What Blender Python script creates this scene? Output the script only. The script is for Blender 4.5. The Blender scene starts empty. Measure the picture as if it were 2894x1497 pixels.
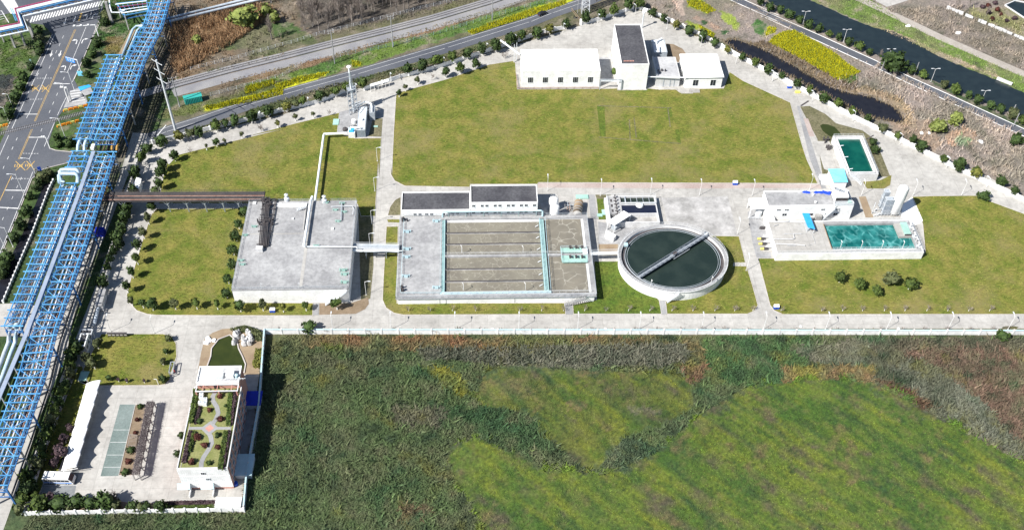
import bpy, bmesh, math, random
import numpy as np
from mathutils import Vector, Matrix

# ------------------------------------------------------------------ scene, camera, light
S = bpy.context.scene
C = S.collection
R = math.radians
rnd = random.Random(7)

# camera: drone 250 m up, looking north and 47 degrees down
FPX = 2920.0; CX, CY = 1447.0, 748.5; HCAM = 250.0
VV = (1365.0, 3500.0); HV = (1290.0, -2350.0)
def _n(v):
    v = Vector(v); v.normalize(); return v
AZ = _n((-(VV[0]-CX), VV[1]-CY, FPX))
AY = Vector((HV[0]-CX, -(HV[1]-CY), -FPX)); AY = _n(AY - AZ*AY.dot(AZ))
AX = AY.cross(AZ)
cam_d = bpy.data.cameras.new('camera'); cam = bpy.data.objects.new('camera', cam_d); C.objects.link(cam)
cam.matrix_world = Matrix(((AX.x, AX.y, AX.z, 0), (AY.x, AY.y, AY.z, 0), (AZ.x, AZ.y, AZ.z, HCAM), (0, 0, 0, 1)))
cam_d.sensor_fit = 'HORIZONTAL'; cam_d.sensor_width = 36.0
cam_d.lens = 36.0*FPX/2894.0
cam_d.clip_start = 1.0; cam_d.clip_end = 9000.0
S.camera = cam

SUN_EL = 46.0
SUN_DIR = (-math.cos(R(33)), -math.sin(R(33)))          # horizontal direction towards the sun
world = bpy.data.worlds.new('World'); S.world = world; world.use_nodes = True
nt = world.node_tree
sky = nt.nodes.new('ShaderNodeTexSky'); sky.sky_type = 'NISHITA'; sky.sun_disc = False
sky.sun_elevation = R(SUN_EL); sky.sun_rotation = math.atan2(SUN_DIR[0], SUN_DIR[1])
sky.air_density = 1.0; sky.dust_density = 0.6; sky.ozone_density = 1.6
bg = nt.nodes['Background']; bg.inputs[1].default_value = 0.066
nt.links.new(sky.outputs[0], bg.inputs[0])
sun_d = bpy.data.lights.new('sun', 'SUN'); sun_d.energy = 5.0; sun_d.angle = R(0.53); sun_d.color = (1.0, 0.965, 0.91)
sun = bpy.data.objects.new('sun', sun_d); C.objects.link(sun)
sd = Vector((SUN_DIR[0]*math.cos(R(SUN_EL)), SUN_DIR[1]*math.cos(R(SUN_EL)), math.sin(R(SUN_EL))))
sun.rotation_euler = sd.to_track_quat('Z', 'Y').to_euler(); sun.location = (0, 0, 300)
S.view_settings.view_transform = 'Standard'; S.view_settings.look = 'None'
S.view_settings.exposure = 0.75; S.view_settings.gamma = 1.0
S.view_settings.use_curve_mapping = False

# ------------------------------------------------------------------ survey: photo reading -> metres on the site plan
TL = {'S':(0,0,1),'A':(0,0,.375),'B':(700,0,.375),'C':(1400,0,.375),'D':(2100,0,.375),'E':(0,450,.375),'F':(600,450,.375),
      'H':(1300,450,.375),'I':(2000,450,.375),'J':(0,900,.448),'K':(700,900,.448),'L':(1400,900,.448),'M':(2094,900,.448),
      'N':(480,1020,.12),'O':(480,1330,.12),'Q':(0,0,.15),'R':(150,360,.15),'T':(150,900,.17258),'U':(930,210,.15),
      'V':(680,550,.132),'W':(1530,540,.13587),'X':(2100,520,.16507),'Y':(2420,500,.18006),'Z':(1740,60,.16503),'G':(1560,0,.11646)}
def P(t, x, y, z=0.0):
    a, b, k = TL[t]
    d = Vector((a+x*k-CX, -(b+y*k-CY), -FPX))
    w = Vector((d.dot(AX), d.dot(AY), d.dot(AZ))); s = (z-HCAM)/w.z
    return Vector((w.x*s, w.y*s, z))
def PL(t, pts, z=0.0):
    return [P(t, p[0], p[1], z) for p in pts]
def MP(*segs, z=0.0):                       # polygon given in several tiles
    out = []
    for t, pts in segs: out += PL(t, pts, z)
    return out

# ------------------------------------------------------------------ materials
MATS = {}
def mat(name, col, rough=.85, col2=None, s1=.15, s2=1.5, var=.25, bump=0., metal=0., spec=.3, stretch=None, sharp=False, attr=False, objvar=0., slab=False):
    if name in MATS: return MATS[name]
    m = bpy.data.materials.new(name); m.use_nodes = True; N = m.node_tree.nodes; L = m.node_tree.links
    b = N['Principled BSDF']; b.inputs['Roughness'].default_value = rough; b.inputs['Metallic'].default_value = metal
    b.inputs['Specular IOR Level'].default_value = spec
    g = N.new('ShaderNodeNewGeometry'); src = g.outputs['Position']
    if stretch:
        mp = N.new('ShaderNodeMapping'); mp.inputs['Rotation'].default_value = (0, 0, stretch[0]); mp.inputs['Scale'].default_value = (stretch[1], stretch[2], 1)
        L.new(src, mp.inputs[0]); src = mp.outputs[0]
    n1 = N.new('ShaderNodeTexNoise'); n1.inputs['Scale'].default_value = s1; n1.inputs['Detail'].default_value = 6; n1.inputs['Roughness'].default_value = .6
    n2 = N.new('ShaderNodeTexNoise'); n2.inputs['Scale'].default_value = s2; n2.inputs['Detail'].default_value = 5; n2.inputs['Roughness'].default_value = .7
    L.new(g.outputs['Position'], n1.inputs['Vector']); L.new(src, n2.inputs['Vector'])
    r = N.new('ShaderNodeValToRGB'); lo, hi = (.44, .56) if sharp else (.36, .64)
    r.color_ramp.elements[0].position = lo; r.color_ramp.elements[1].position = hi
    c2 = col2 or col
    if attr:
        at = N.new('ShaderNodeAttribute'); at.attribute_name = 'Col'; base = at.outputs['Color']
    else:
        r.color_ramp.elements[0].color = (*col, 1); r.color_ramp.elements[1].color = (*c2, 1)
        L.new(n1.outputs['Fac'], r.inputs[0]); base = r.outputs[0]
    mr = N.new('ShaderNodeMapRange'); mr.inputs[1].default_value = .3; mr.inputs[2].default_value = .7
    mr.inputs[3].default_value = 1-var; mr.inputs[4].default_value = 1+var
    L.new(n2.outputs['Fac'], mr.inputs[0])
    mx = N.new('ShaderNodeVectorMath'); mx.operation = 'SCALE'; L.new(base, mx.inputs[0]); L.new(mr.outputs[0], mx.inputs['Scale'])
    out = mx.outputs[0]
    if name == 'lawn':
        n7 = N.new('ShaderNodeTexNoise'); n7.inputs['Scale'].default_value = .045; n7.inputs['Detail'].default_value = 8; n7.inputs['Roughness'].default_value = .7; L.new(g.outputs['Position'], n7.inputs['Vector'])
        m7 = N.new('ShaderNodeMapRange'); m7.inputs[1].default_value = .50; m7.inputs[2].default_value = .64; m7.inputs[4].default_value = .6; L.new(n7.outputs['Fac'], m7.inputs[0])
        x7 = N.new('ShaderNodeMix'); x7.data_type = 'RGBA'; L.new(m7.outputs[0], x7.inputs[0]); L.new(out, x7.inputs[6]); x7.inputs[7].default_value = (.20,.165,.07,1); out = x7.outputs[2]
    if slab:
        bt_ = N.new('ShaderNodeTexBrick'); bt_.offset = 0; bt_.inputs['Scale'].default_value = 1.; bt_.inputs['Brick Width'].default_value = 5.2; bt_.inputs['Row Height'].default_value = 3.4; bt_.inputs['Mortar Size'].default_value = .05; bt_.inputs['Mortar Smooth'].default_value = .6
        bt_.inputs['Color1'].default_value = (1,1,1,1); bt_.inputs['Color2'].default_value = (.93,.93,.93,1); bt_.inputs['Mortar'].default_value = (.66,.65,.64,1); L.new(g.outputs['Position'], bt_.inputs['Vector'])
        mm = N.new('ShaderNodeVectorMath'); mm.operation = 'MULTIPLY'; L.new(out, mm.inputs[0]); L.new(bt_.outputs['Color'], mm.inputs[1]); out = mm.outputs[0]
        n5 = N.new('ShaderNodeTexNoise'); n5.inputs['Scale'].default_value = .22; n5.inputs['Detail'].default_value = 8; n5.inputs['Roughness'].default_value = .75; L.new(g.outputs['Position'], n5.inputs['Vector'])
        m5 = N.new('ShaderNodeMapRange'); m5.inputs[1].default_value = .36; m5.inputs[2].default_value = .5; m5.inputs[3].default_value = .84; m5.inputs[4].default_value = 1.; L.new(n5.outputs['Fac'], m5.inputs[0])
        m6 = N.new('ShaderNodeVectorMath'); m6.operation = 'SCALE'; L.new(out, m6.inputs[0]); L.new(m5.outputs[0], m6.inputs['Scale']); out = m6.outputs[0]
    if objvar:
        oi = N.new('ShaderNodeObjectInfo'); m2 = N.new('ShaderNodeMapRange'); m2.inputs[3].default_value = 1-objvar; m2.inputs[4].default_value = 1+objvar
        L.new(oi.outputs['Random'], m2.inputs[0]); mz = N.new('ShaderNodeVectorMath'); mz.operation = 'SCALE'
        L.new(out, mz.inputs[0]); L.new(m2.outputs[0], mz.inputs['Scale']); out = mz.outputs[0]
    L.new(out, b.inputs['Base Color'])
    if bump:
        bp = N.new('ShaderNodeBump'); bp.inputs['Distance'].default_value = bump; bp.inputs['Strength'].default_value = 1.
        L.new(n2.outputs['Fac'], bp.inputs['Height']); L.new(bp.outputs[0], b.inputs['Normal'])
    MATS[name] = m; return m

def M(k): return MATS[k]
mat('concrete', (.345,.332,.31), .9, (.44,.427,.40), .06, .6, .15, slab=True)
mat('concrete_old', (.235,.235,.24), .9, (.36,.36,.36), .12, .8, .22)
mat('concrete_stained', (.25,.245,.235), .9, (.42,.41,.40), .14, .5, .24)
mat('concrete_wall', (.50,.50,.50), .9, (.6,.6,.6), .3, 1.2, .1)
mat('kerb', (.5,.47,.44), .9, (.42,.38,.36), .4, 2., .15)
mat('asphalt', (.072,.079,.096), .9, (.105,.111,.126), .05, 1.6, .14)
mat('asphalt_path', (.22,.22,.225), .9, (.3,.3,.3), .1, 1.6, .12)
mat('gravel', (.20,.20,.215), .95, (.27,.265,.265), .1, 3., .3, .1)
mat('brick_paving', (.33,.26,.235), .9, (.42,.36,.33), .12, 2., .15)
mat('road_paint', (.72,.72,.7), .7, (.5,.5,.5), .5, 3., .12)
mat('yellow_paint', (.62,.38,.08), .7, (.45,.32,.12), .4, 3., .2)
mat('white', (.84,.84,.83), .7, (.68,.68,.67), .35, 1.3, .08)
mat('white_roof', (.88,.88,.86), .6, (.83,.83,.82), .2, 1., .03)
mat('whitewash', (.75,.74,.7), .9, None, 1, 3, .1)
mat('roof_dark', (.052,.052,.06), .9, (.09,.09,.098), .15, 1.2, .3)
mat('roof_grey', (.35,.35,.36), .9, (.5,.5,.5), .15, 1., .15)
mat('pink_wall', (.45,.22,.18), .85, (.5,.27,.22), .4, 2., .1)
mat('glass', (.02,.025,.035), .15, None, .3, 1., .2, spec=.6)
mat('frame_white', (.65,.67,.68), .5)
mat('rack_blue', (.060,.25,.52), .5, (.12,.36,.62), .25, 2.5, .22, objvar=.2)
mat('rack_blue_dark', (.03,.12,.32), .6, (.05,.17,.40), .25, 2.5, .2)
mat('dark_steel', (.05,.048,.052), .7, (.08,.07,.07), .5, 2., .2)
mat('grey_steel', (.30,.34,.38), .5, (.40,.43,.46), .5, 2., .15)
mat('light_steel', (.55,.58,.6), .5, (.62,.64,.66), .5, 2., .1)
mat('bridge_grey', (.23,.255,.29), .6, (.29,.315,.345), .5, 2., .1)
mat('tray', (.23,.28,.37), .6, (.29,.34,.43), .3, 2., .1)
mat('pipe_pale', (.36,.49,.59), .45, (.44,.56,.64), .5, 2., .1)
mat('pipe_white', (.75,.79,.82), .45, None, .5, 2., .08)
mat('pipe_rust', (.24,.13,.10), .8, (.3,.2,.16), .5, 2., .2)
mat('pipe_magenta', (.30,.05,.12), .6)
mat('pipe_grey', (.33,.38,.44), .5, (.45,.5,.55), .3, 2., .15)
mat('cyan_paint', (.22,.36,.36), .6, (.30,.44,.43), .3, 2., .12)
mat('cyan_pale', (.38,.53,.57), .6, (.46,.60,.64), .3, 2., .08)
mat('mint', (.27,.45,.39), .6, (.34,.52,.46), .3, 2., .1)
mat('blue_roof', (.03,.30,.72), .5, (.05,.36,.78), .4, 2., .08)
mat('cyan_roof', (.18,.60,.85), .5, (.25,.66,.88), .4, 2., .08)
mat('deep_blue', (.01,.03,.40), .6)
mat('tarp_blue', (.02,.07,.55), .6, None, 2., 4., .3)
mat('bin_blue', (.02,.08,.45), .5)
mat('orange', (.75,.26,.02), .6)
mat('safety_yellow', (.7,.6,.15), .6)
mat('ochre', (.42,.24,.06), .6)
mat('teal_box', (.03,.30,.27), .6, (.04,.36,.31), .4, 2., .1)
mat('sign_blue', (.04,.24,.70), .5)
mat('red_paint', (.5,.04,.03), .6)
mat('rubber', (.02,.02,.02), .8)
mat('black_paint', (.02,.02,.025), .35)
mat('bark', (.10,.075,.06), .9, (.16,.13,.11), 1, 4, .2)
mat('bark_pale', (.34,.31,.28), .9, (.2,.17,.155), 1, 4, .2)
mat('twig', (.20,.165,.145), .9, (.27,.23,.20), .3, 4, .2, objvar=.15)
mat('vine', (.085,.07,.075), .9, (.15,.125,.125), .5, 4, .3)
mat('straw', (.26,.20,.13), .9, (.16,.13,.08), .5, 3, .3)
mat('dirt_pale', (.30,.27,.235), .95, (.36,.33,.295), .2, 1.5, .2)
mat('rock', (.4,.39,.38), .9, (.6,.6,.6), .6, 3, .3)
mat('skin', (.45,.28,.2), .6)
mat('cloth_dark', (.02,.02,.03), .9)
mat('cloth_red', (.4,.06,.05), .9)
mat('soil', (.17,.125,.08), .95, (.235,.18,.125), .3, 2, .2)
mat('sand', (.29,.225,.15), .95, (.225,.165,.11), .25, 2, .15)
mat('green_lot', (.115,.155,.145), .9, (.19,.23,.22), .07, 1.6, .2)
mat('grey_lot', (.17,.18,.19), .9, (.22,.23,.235), .12, 1.6, .18)
mat('lawn', (.085,.118,.013), .95, (.180,.163,.038), .16, .7, .50, .12, stretch=(.6, 1., 2.6))
mat('lawn_lush', (.060,.105,.012), .95, (.10,.125,.018), .2, .9, .5, .2)
mat('verge', (.10,.098,.048), .95, (.155,.14,.085), .15, 1.2, .4, .1)
mat('roof_lawn', (.15,.17,.05), .95, (.22,.22,.09), .3, 2.4, .25)
mat('foliage_attr', (.1,.1,.1), .9, None, .2, 1.2, .35, attr=True)
mat('ground_attr', (.1,.1,.1), .95, None, .2, 1.1, .5, .3, attr=True)
def leaf(name, a, b): return mat(name, a, .75, b, .9, 2.5, .35, objvar=.18)
leaf('leaf_dark', (.018,.035,.010), (.05,.085,.018))
leaf('leaf_mid', (.03,.055,.010), (.085,.12,.022))
leaf('leaf_yellow', (.07,.08,.012), (.15,.15,.03))
leaf('leaf_olive', (.04,.055,.02), (.10,.11,.045))
leaf('leaf_red', (.045,.012,.010), (.10,.03,.02))
leaf('leaf_lime', (.10,.13,.03), (.2,.23,.06))
leaf('leaf_purple', (.035,.022,.028), (.08,.05,.055))

def water(name, c1, c2, s, foam=None, fs=.25, rough=.12, fw=.03, fmax=.8, bump=.02):
    m = bpy.data.materials.new(name); m.use_nodes = True; N = m.node_tree.nodes; L = m.node_tree.links
    b = N['Principled BSDF']; b.inputs['Roughness'].default_value = rough
    g = N.new('ShaderNodeNewGeometry'); n1 = N.new('ShaderNodeTexNoise'); n1.inputs['Scale'].default_value = s; n1.inputs['Detail'].default_value = 4
    L.new(g.outputs['Position'], n1.inputs['Vector'])
    r = N.new('ShaderNodeValToRGB'); r.color_ramp.elements[0].position = .38; r.color_ramp.elements[1].position = .64
    r.color_ramp.elements[0].color = (*c1, 1); r.color_ramp.elements[1].color = (*c2, 1); L.new(n1.outputs['Fac'], r.inputs[0]); out = r.outputs[0]
    if foam:
        w = N.new('ShaderNodeTexNoise'); w.inputs['Scale'].default_value = fs*1.3; w.inputs['Detail'].default_value = 3
        L.new(g.outputs['Position'], w.inputs['Vector'])
        sc = N.new('ShaderNodeVectorMath'); sc.operation = 'SCALE'; sc.inputs['Scale'].default_value = 2.6/max(fs*4, .2)
        L.new(w.outputs['Color'], sc.inputs[0]); ad = N.new('ShaderNodeVectorMath'); L.new(g.outputs['Position'], ad.inputs[0]); L.new(sc.outputs[0], ad.inputs[1])
        v = N.new('ShaderNodeTexVoronoi'); v.feature = 'DISTANCE_TO_EDGE'; v.inputs['Scale'].default_value = fs; L.new(ad.outputs[0], v.inputs['Vector'])
        mr = N.new('ShaderNodeMapRange'); mr.inputs[1].default_value = 0; mr.inputs[2].default_value = fw; mr.inputs[3].default_value = fmax; mr.inputs[4].default_value = 0
        L.new(v.outputs['Distance'], mr.inputs[0])
        n3 = N.new('ShaderNodeTexNoise'); n3.inputs['Scale'].default_value = fs*.9; L.new(g.outputs['Position'], n3.inputs['Vector'])
        m3 = N.new('ShaderNodeMapRange'); m3.inputs[1].default_value = .4; m3.inputs[2].default_value = .6; L.new(n3.outputs['Fac'], m3.inputs[0])
        mu = N.new('ShaderNodeMath'); mu.operation = 'MULTIPLY'; L.new(mr.outputs[0], mu.inputs[0]); L.new(m3.outputs[0], mu.inputs[1])
        mi = N.new('ShaderNodeMix'); mi.data_type = 'RGBA'; L.new(mu.outputs[0], mi.inputs[0]); L.new(out, mi.inputs[6]); mi.inputs[7].default_value = (*foam, 1); out = mi.outputs[2]
    L.new(out, b.inputs['Base Color'])
    n4 = N.new('ShaderNodeTexNoise'); n4.inputs['Scale'].default_value = 2.5; n4.inputs['Detail'].default_value = 4; L.new(g.outputs['Position'], n4.inputs['Vector'])
    bp = N.new('ShaderNodeBump'); bp.inputs['Distance'].default_value = bump; L.new(n4.outputs['Fac'], bp.inputs['Height']); L.new(bp.outputs[0], b.inputs['Normal'])
    MATS[name] = m
water('water_canal', (.011,.018,.021), (.016,.025,.028), .3, rough=.3)
water('water_ditch', (.010,.010,.014), (.016,.016,.02), .3, rough=.2)
water('water_pond', (.026,.036,.006), (.036,.046,.008), .3, rough=.3)
water('water_murky', (.165,.15,.12), (.21,.19,.15), .18, (.42,.40,.34), .26, .6, .05, .75)
water('water_lane', (.165,.15,.12), (.20,.185,.145), .18, (.38,.36,.30), .5, .6, .06, .65)
water('cell_navy', (.006,.010,.028), (.010,.014,.034), .3, rough=.5)
water('water_clar', (.014,.024,.020), (.022,.034,.028), .2, rough=.25)
water('water_teal', (.0,.075,.072), (.03,.20,.19), .28, (.16,.42,.41), .34, .3, .12, .6)
water('water_green', (.0,.055,.042), (.004,.085,.06), .25, rough=.2)

# ------------------------------------------------------------------ mesh helpers
BASE = {}
def base(o): return BASE.get(o.name, Vector((0, 0, 0))) if o else Vector((0, 0, 0))
def link(o, parent=None):
    C.objects.link(o)
    if parent: o.parent = parent
    return o
def tag(o, label=None, cat=None, group=None, kind=None):
    if label: o['label'] = label
    if cat: o['category'] = cat
    if group: o['group'] = group
    if kind: o['kind'] = kind
    return o
class MB:
    def __init__(s): s.v = []; s.f = []
    def add(s, vs, fs):
        o = len(s.v); s.v += [tuple(a) for a in vs]; s.f += [tuple(i+o for i in f) for f in fs]; return s
    def box(s, x0, x1, y0, y1, z0, z1):
        return s.add([(x0,y0,z0),(x1,y0,z0),(x1,y1,z0),(x0,y1,z0),(x0,y0,z1),(x1,y0,z1),(x1,y1,z1),(x0,y1,z1)],
                     [(0,3,2,1),(4,5,6,7),(0,1,5,4),(1,2,6,5),(2,3,7,6),(3,0,4,7)])
    def ring(s, x0, x1, y0, y1, z0, z1, t):
        s.box(x0,x1,y0,y0+t,z0,z1); s.box(x0,x1,y1-t,y1,z0,z1); s.box(x0,x0+t,y0+t,y1-t,z0,z1); return s.box(x1-t,x1,y0+t,y1-t,z0,z1)
    def sheet(s, pts, z=None):
        return s.add([(p[0], p[1], (p[2] if len(p) > 2 else 0) if z is None else z) for p in pts], [tuple(range(len(pts)))])
    def prism(s, pts, z0, z1):
        n = len(pts)
        ar = sum(pts[i][0]*pts[(i+1)%n][1]-pts[(i+1)%n][0]*pts[i][1] for i in range(n))
        if ar < 0: pts = pts[::-1]
        return s.add([(p[0],p[1],z0) for p in pts]+[(p[0],p[1],z1) for p in pts],
                     [tuple(range(n))[::-1], tuple(range(n, 2*n))]+[(i,(i+1)%n,(i+1)%n+n,i+n) for i in range(n)])
    def cyl(s, cx, cy, z0, z1, r, n=16, r2=None, k=1.):
        r2 = r if r2 is None else r2; a = [2*math.pi*i/n for i in range(n)]
        return s.add([(cx+r*math.cos(t), cy+r*k*math.sin(t), z0) for t in a]+[(cx+r2*math.cos(t), cy+r2*k*math.sin(t), z1) for t in a],
                     [tuple(range(n))[::-1], tuple(range(n,2*n))]+[(i,(i+1)%n,(i+1)%n+n,i+n) for i in range(n)])
    def lathe(s, cx, cy, prof, n=20, k=1.):
        vs = []; fs = []; m = len(prof)
        for i in range(n):
            t = 2*math.pi*i/n
            for r, z in prof: vs.append((cx+r*math.cos(t), cy+r*k*math.sin(t), z))
        for i in range(n):
            j = (i+1)%n
            for q in range(m-1): fs.append((i*m+q, j*m+q, j*m+q+1, i*m+q+1))
        return s.add(vs, fs)
    def tube(s, path, r, n=8, r1=None):
        path = [Vector(p) for p in path]; m = len(path); vs = []; fs = []
        for i, p in enumerate(path):
            d = (path[min(i+1,m-1)]-path[max(i-1,0)]).normalized()
            up = Vector((0,0,1)) if abs(d.z) < .95 else Vector((1,0,0))
            a = d.cross(up).normalized(); b = a.cross(d); rr = r if r1 is None else r+(r1-r)*i/(m-1)
            if 0 < i < m-1:
                c = (path[i+1]-p).normalized().dot((p-path[i-1]).normalized()); rr = rr/max(.6, math.sqrt((1+c)/2)) if False else rr
            for k in range(n):
                t = 2*math.pi*k/n; vs.append(p+a*rr*math.cos(t)+b*rr*math.sin(t))
        for i in range(m-1):
            for k in range(n):
                k2 = (k+1)%n; fs.append((i*n+k, i*n+k2, (i+1)*n+k2, (i+1)*n+k))
        fs += [tuple(range(n)), tuple(range((m-1)*n, m*n))[::-1]]
        return s.add(vs, fs)
    def beam(s, p, q, w, h=None):
        h = h or w; p = Vector(p); q = Vector(q); d = (q-p).normalized()
        up = Vector((0,0,1)) if abs(d.z) < .98 else Vector((0,1,0))
        a = d.cross(up).normalized()*(w/2); b = a.cross(d).normalized()*(h/2)
        return s.add([p-a-b,p+a-b,p+a+b,p-a+b,q-a-b,q+a-b,q+a+b,q-a+b],[(0,1,2,3),(7,6,5,4),(0,4,5,1),(1,5,6,2),(2,6,7,3),(3,7,4,0)])
    def ribbon(s, path, w, z, z1=None):
        path = [Vector((p[0], p[1], 0)) for p in path]; m = len(path); L_ = []; R_ = []
        for i, p in enumerate(path):
            d1 = (path[min(i+1,m-1)]-p) if i < m-1 else (p-path[i-1]); d0 = (p-path[i-1]) if i > 0 else d1
            d = (d0.normalized()+d1.normalized()).normalized(); a = Vector((-d.y, d.x, 0))*(w/2)
            L_.append(p+a); R_.append(p-a)
        for i in range(m-1):
            if z1 is None: s.add([(R_[i].x,R_[i].y,z),(R_[i+1].x,R_[i+1].y,z),(L_[i+1].x,L_[i+1].y,z),(L_[i].x,L_[i].y,z)],[(0,1,2,3)])
            else:
                s.add([(q.x,q.y,zz) for zz in (z,z1) for q in (R_[i],R_[i+1],L_[i+1],L_[i])],[(4,5,6,7),(0,1,5,4),(2,3,7,6),(1,2,6,5),(3,0,4,7)])
        return s
    def rail(s, path, z, h=1.1, closed=False, step=1.8, t=.05):
        pts = [Vector((p[0],p[1],z)) for p in path]
        if closed: pts.append(pts[0])
        for a, b in zip(pts[:-1], pts[1:]):
            for hh in (h, h*.55): s.beam(a+Vector((0,0,hh)), b+Vector((0,0,hh)), t)
            n = max(1, int((b-a).length/step))
            for i in range(n+1):
                p = a.lerp(b, i/n); s.beam(p, p+Vector((0,0,h)), t)
        return s
    def mesh(s, name, m, sh=Vector((0,0,0)), smooth=False):
        me = bpy.data.meshes.new(name); me.from_pydata([(a-sh.x,b-sh.y,c-sh.z) for a,b,c in s.v], [], s.f)
        me.materials.append(M(m) if isinstance(m, str) else m)
        if smooth: me.polygons.foreach_set('use_smooth', [True]*len(me.polygons))
        me.update(); return me
    def obj(s, name, m, parent=None, smooth=False, label=None, cat=None, group=None, kind=None):
        if parent is None and kind != 'structure' and s.v:
            xs = [a[0] for a in s.v]; ys = [a[1] for a in s.v]; sh = Vector(((min(xs)+max(xs))/2, (min(ys)+max(ys))/2, min(a[2] for a in s.v)))
        else: sh = base(parent)
        o = bpy.data.objects.new(name, s.mesh(name, m, sh, smooth)); link(o, parent)
        if parent is None: o.location = sh; BASE[o.name] = sh.copy()
        else: BASE[o.name] = base(parent)
        return tag(o, label, cat, group, kind)
def thing(name, label, cat, loc, group=None, rotz=0):
    o = bpy.data.objects.new(name, None); link(o); loc = Vector((loc[0], loc[1], loc[2] if len(loc) > 2 else 0))
    o.location = loc; o.rotation_euler = (0,0,rotz); o.empty_display_size = .5; BASE[o.name] = loc.copy()
    return tag(o, label, cat, group)
_unit = {}
def bar(name, m, p, q, w, h, parent, label=None):                  # piece sharing one unit mesh per material
    if m not in _unit: _unit[m] = MB().box(-.5,.5,-.5,.5,-.5,.5).mesh('unit_'+m, m)
    p = Vector(p); q = Vector(q); d = q-p; L_ = d.length; d = d/L_
    up = Vector((0,0,1)) if abs(d.z) < .98 else Vector((0,1,0))
    a = d.cross(up).normalized(); b = a.cross(d).normalized()*-1
    if b.dot(Vector((0,0,1))) < 0: b = -b
    a = b.cross(d)
    o = bpy.data.objects.new(name, _unit[m]); c = (p+q)/2-base(parent)
    o.matrix_local = Matrix(((d.x*L_, a.x*w, b.x*h, c.x),(d.y*L_, a.y*w, b.y*h, c.y),(d.z*L_, a.z*w, b.z*h, c.z),(0,0,0,1)))
    link(o, parent)
    if label: o['label'] = label
    return o
def inst(name, me, parent, loc=(0,0,0), rz=0, sc=None):
    o = bpy.data.objects.new(name, me); o.location = loc; o.rotation_euler = (0,0,rz)
    if sc: o.scale = sc
    return link(o, parent)
ORD = 'first second third fourth fifth sixth seventh eighth ninth tenth eleventh twelfth thirteenth fourteenth fifteenth sixteenth seventeenth eighteenth nineteenth twentieth'.split()
def ordw(i):
    if i < 20: return ORD[i]
    t = (i+1)//10; u = (i+1)%10; tens = {2:'twent',3:'thirt',4:'fort',5:'fift',6:'sixt'}[t]
    return tens+'ieth' if u == 0 else tens+'y-'+ORD[u-1]
def ordl(i, n):
    return 'last' if (i == n-1 and n > 1) else ordw(i)
def fillet(pts, rad, seg=6):                                      # pts of 2-D vectors, rad {index: radius}
    out = []; n = len(pts)
    for i, p in enumerate(pts):
        r = rad.get(i, 0)
        if not r: out.append(Vector((p[0], p[1]))); continue
        p = Vector((p[0],p[1])); a = Vector(pts[i-1][:2])-p; b = Vector(pts[(i+1)%n][:2])-p
        a.normalize(); b.normalize(); r0 = r
        A = p+a*r0; B = p+b*r0
        for k in range(seg+1):
            t = k/seg; out.append(A*(1-t)**2+p*2*t*(1-t)+B*t*t)
    return out
# numpy noise and colour fields
def vnoise(x, y, seed=0):
    xi = np.floor(x).astype(np.int64); yi = np.floor(y).astype(np.int64); fx = x-xi; fy = y-yi
    fx = fx*fx*(3-2*fx); fy = fy*fy*(3-2*fy)
    def h(a, b):
        n = (a*374761393+b*668265263+seed*974634777) & 0x7fffffff
        n = ((n ^ (n >> 13))*1274126177) & 0x7fffffff
        return ((n ^ (n >> 16)) & 0xffff)/65535.
    return (h(xi,yi)*(1-fx)+h(xi+1,yi)*fx)*(1-fy)+(h(xi,yi+1)*(1-fx)+h(xi+1,yi+1)*fx)*fy
def fbm(x, y, seed=0, o=4):
    s = 0; a = .5; t = 0
    for i in range(o):
        x, y = x*.8-y*.6+13.7, x*.6+y*.8+5.1; s = s+a*vnoise(x*2**i, y*2**i, seed+i); t += a; a *= .6
    return s/t
def inpoly(x, y, poly):
    r = np.zeros(x.shape, bool); n = len(poly); j = n-1
    for i in range(n):
        xi, yi = poly[i][0], poly[i][1]; xj, yj = poly[j][0], poly[j][1]
        if yi != yj:
            c = ((yi > y) != (yj > y)) & (x < (xj-xi)*(y-yi)/(yj-yi)+xi); r ^= c
        j = i
    return r
def col_attr(me, cols):
    a = me.color_attributes.new('Col', 'FLOAT_COLOR', 'POINT')
    a.data.foreach_set('color', np.concatenate([cols, np.ones((len(cols),1))], 1).astype(np.float32).ravel())
# ------------------------------------------------------------------ ground colours (what grows or lies there)
GREEN=(.055,.095,.022); DKG=(.030,.058,.018); BRN=(.15,.105,.065); GBR=(.115,.10,.075); OLV=(.10,.10,.05); YG=(.11,.15,.025); RED=(.16,.085,.045)
STRAW=(.24,.17,.095); SOIL=(.19,.14,.10); BLG=(.032,.068,.026); GRY=(.20,.19,.175); WEED=(.058,.068,.036)
PATCH = []     # polygon, colour a, colour b, ragged edge in metres
def patch(segs, a, b, w=1.5): PATCH.append((MP(*segs), np.array(a), np.array(b), w))
# west of the works
patch([('S',[(-400,-200),(1100,-200),(500,300),(60,1600),(-400,1600)])], GREEN, DKG, 1)
patch([('A',[(-200,250),(250,250),(260,420),(-200,900)])], (.085,.12,.025), GREEN, 1)
patch([('A',[(-100,560),(110,560),(60,780),(-100,900)])], (.02,.02,.03), (.04,.05,.04), .6)
patch([('A',[(760,-100),(1250,-100),(1000,420),(700,420)])], DKG, (.04,.09,.02), 1)
patch([('A',[(810,270),(950,270),(900,410),(790,400)])], (.13,.115,.03), (.15,.12,.05), .8)
patch([('A',[(1150,80),(1330,80),(1250,640),(1100,1200),(850,1200),(1050,500)])], (.075,.065,.05), (.045,.05,.03), 1)
patch([('E',[(400,180),(560,200),(150,1090),(30,1090)])], DKG, (.05,.08,.025), .3)
patch([('E',[(850,0),(1000,0),(700,800),(520,1333),(380,1333)])], (.12,.115,.10), (.05,.07,.03), .5)
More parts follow.
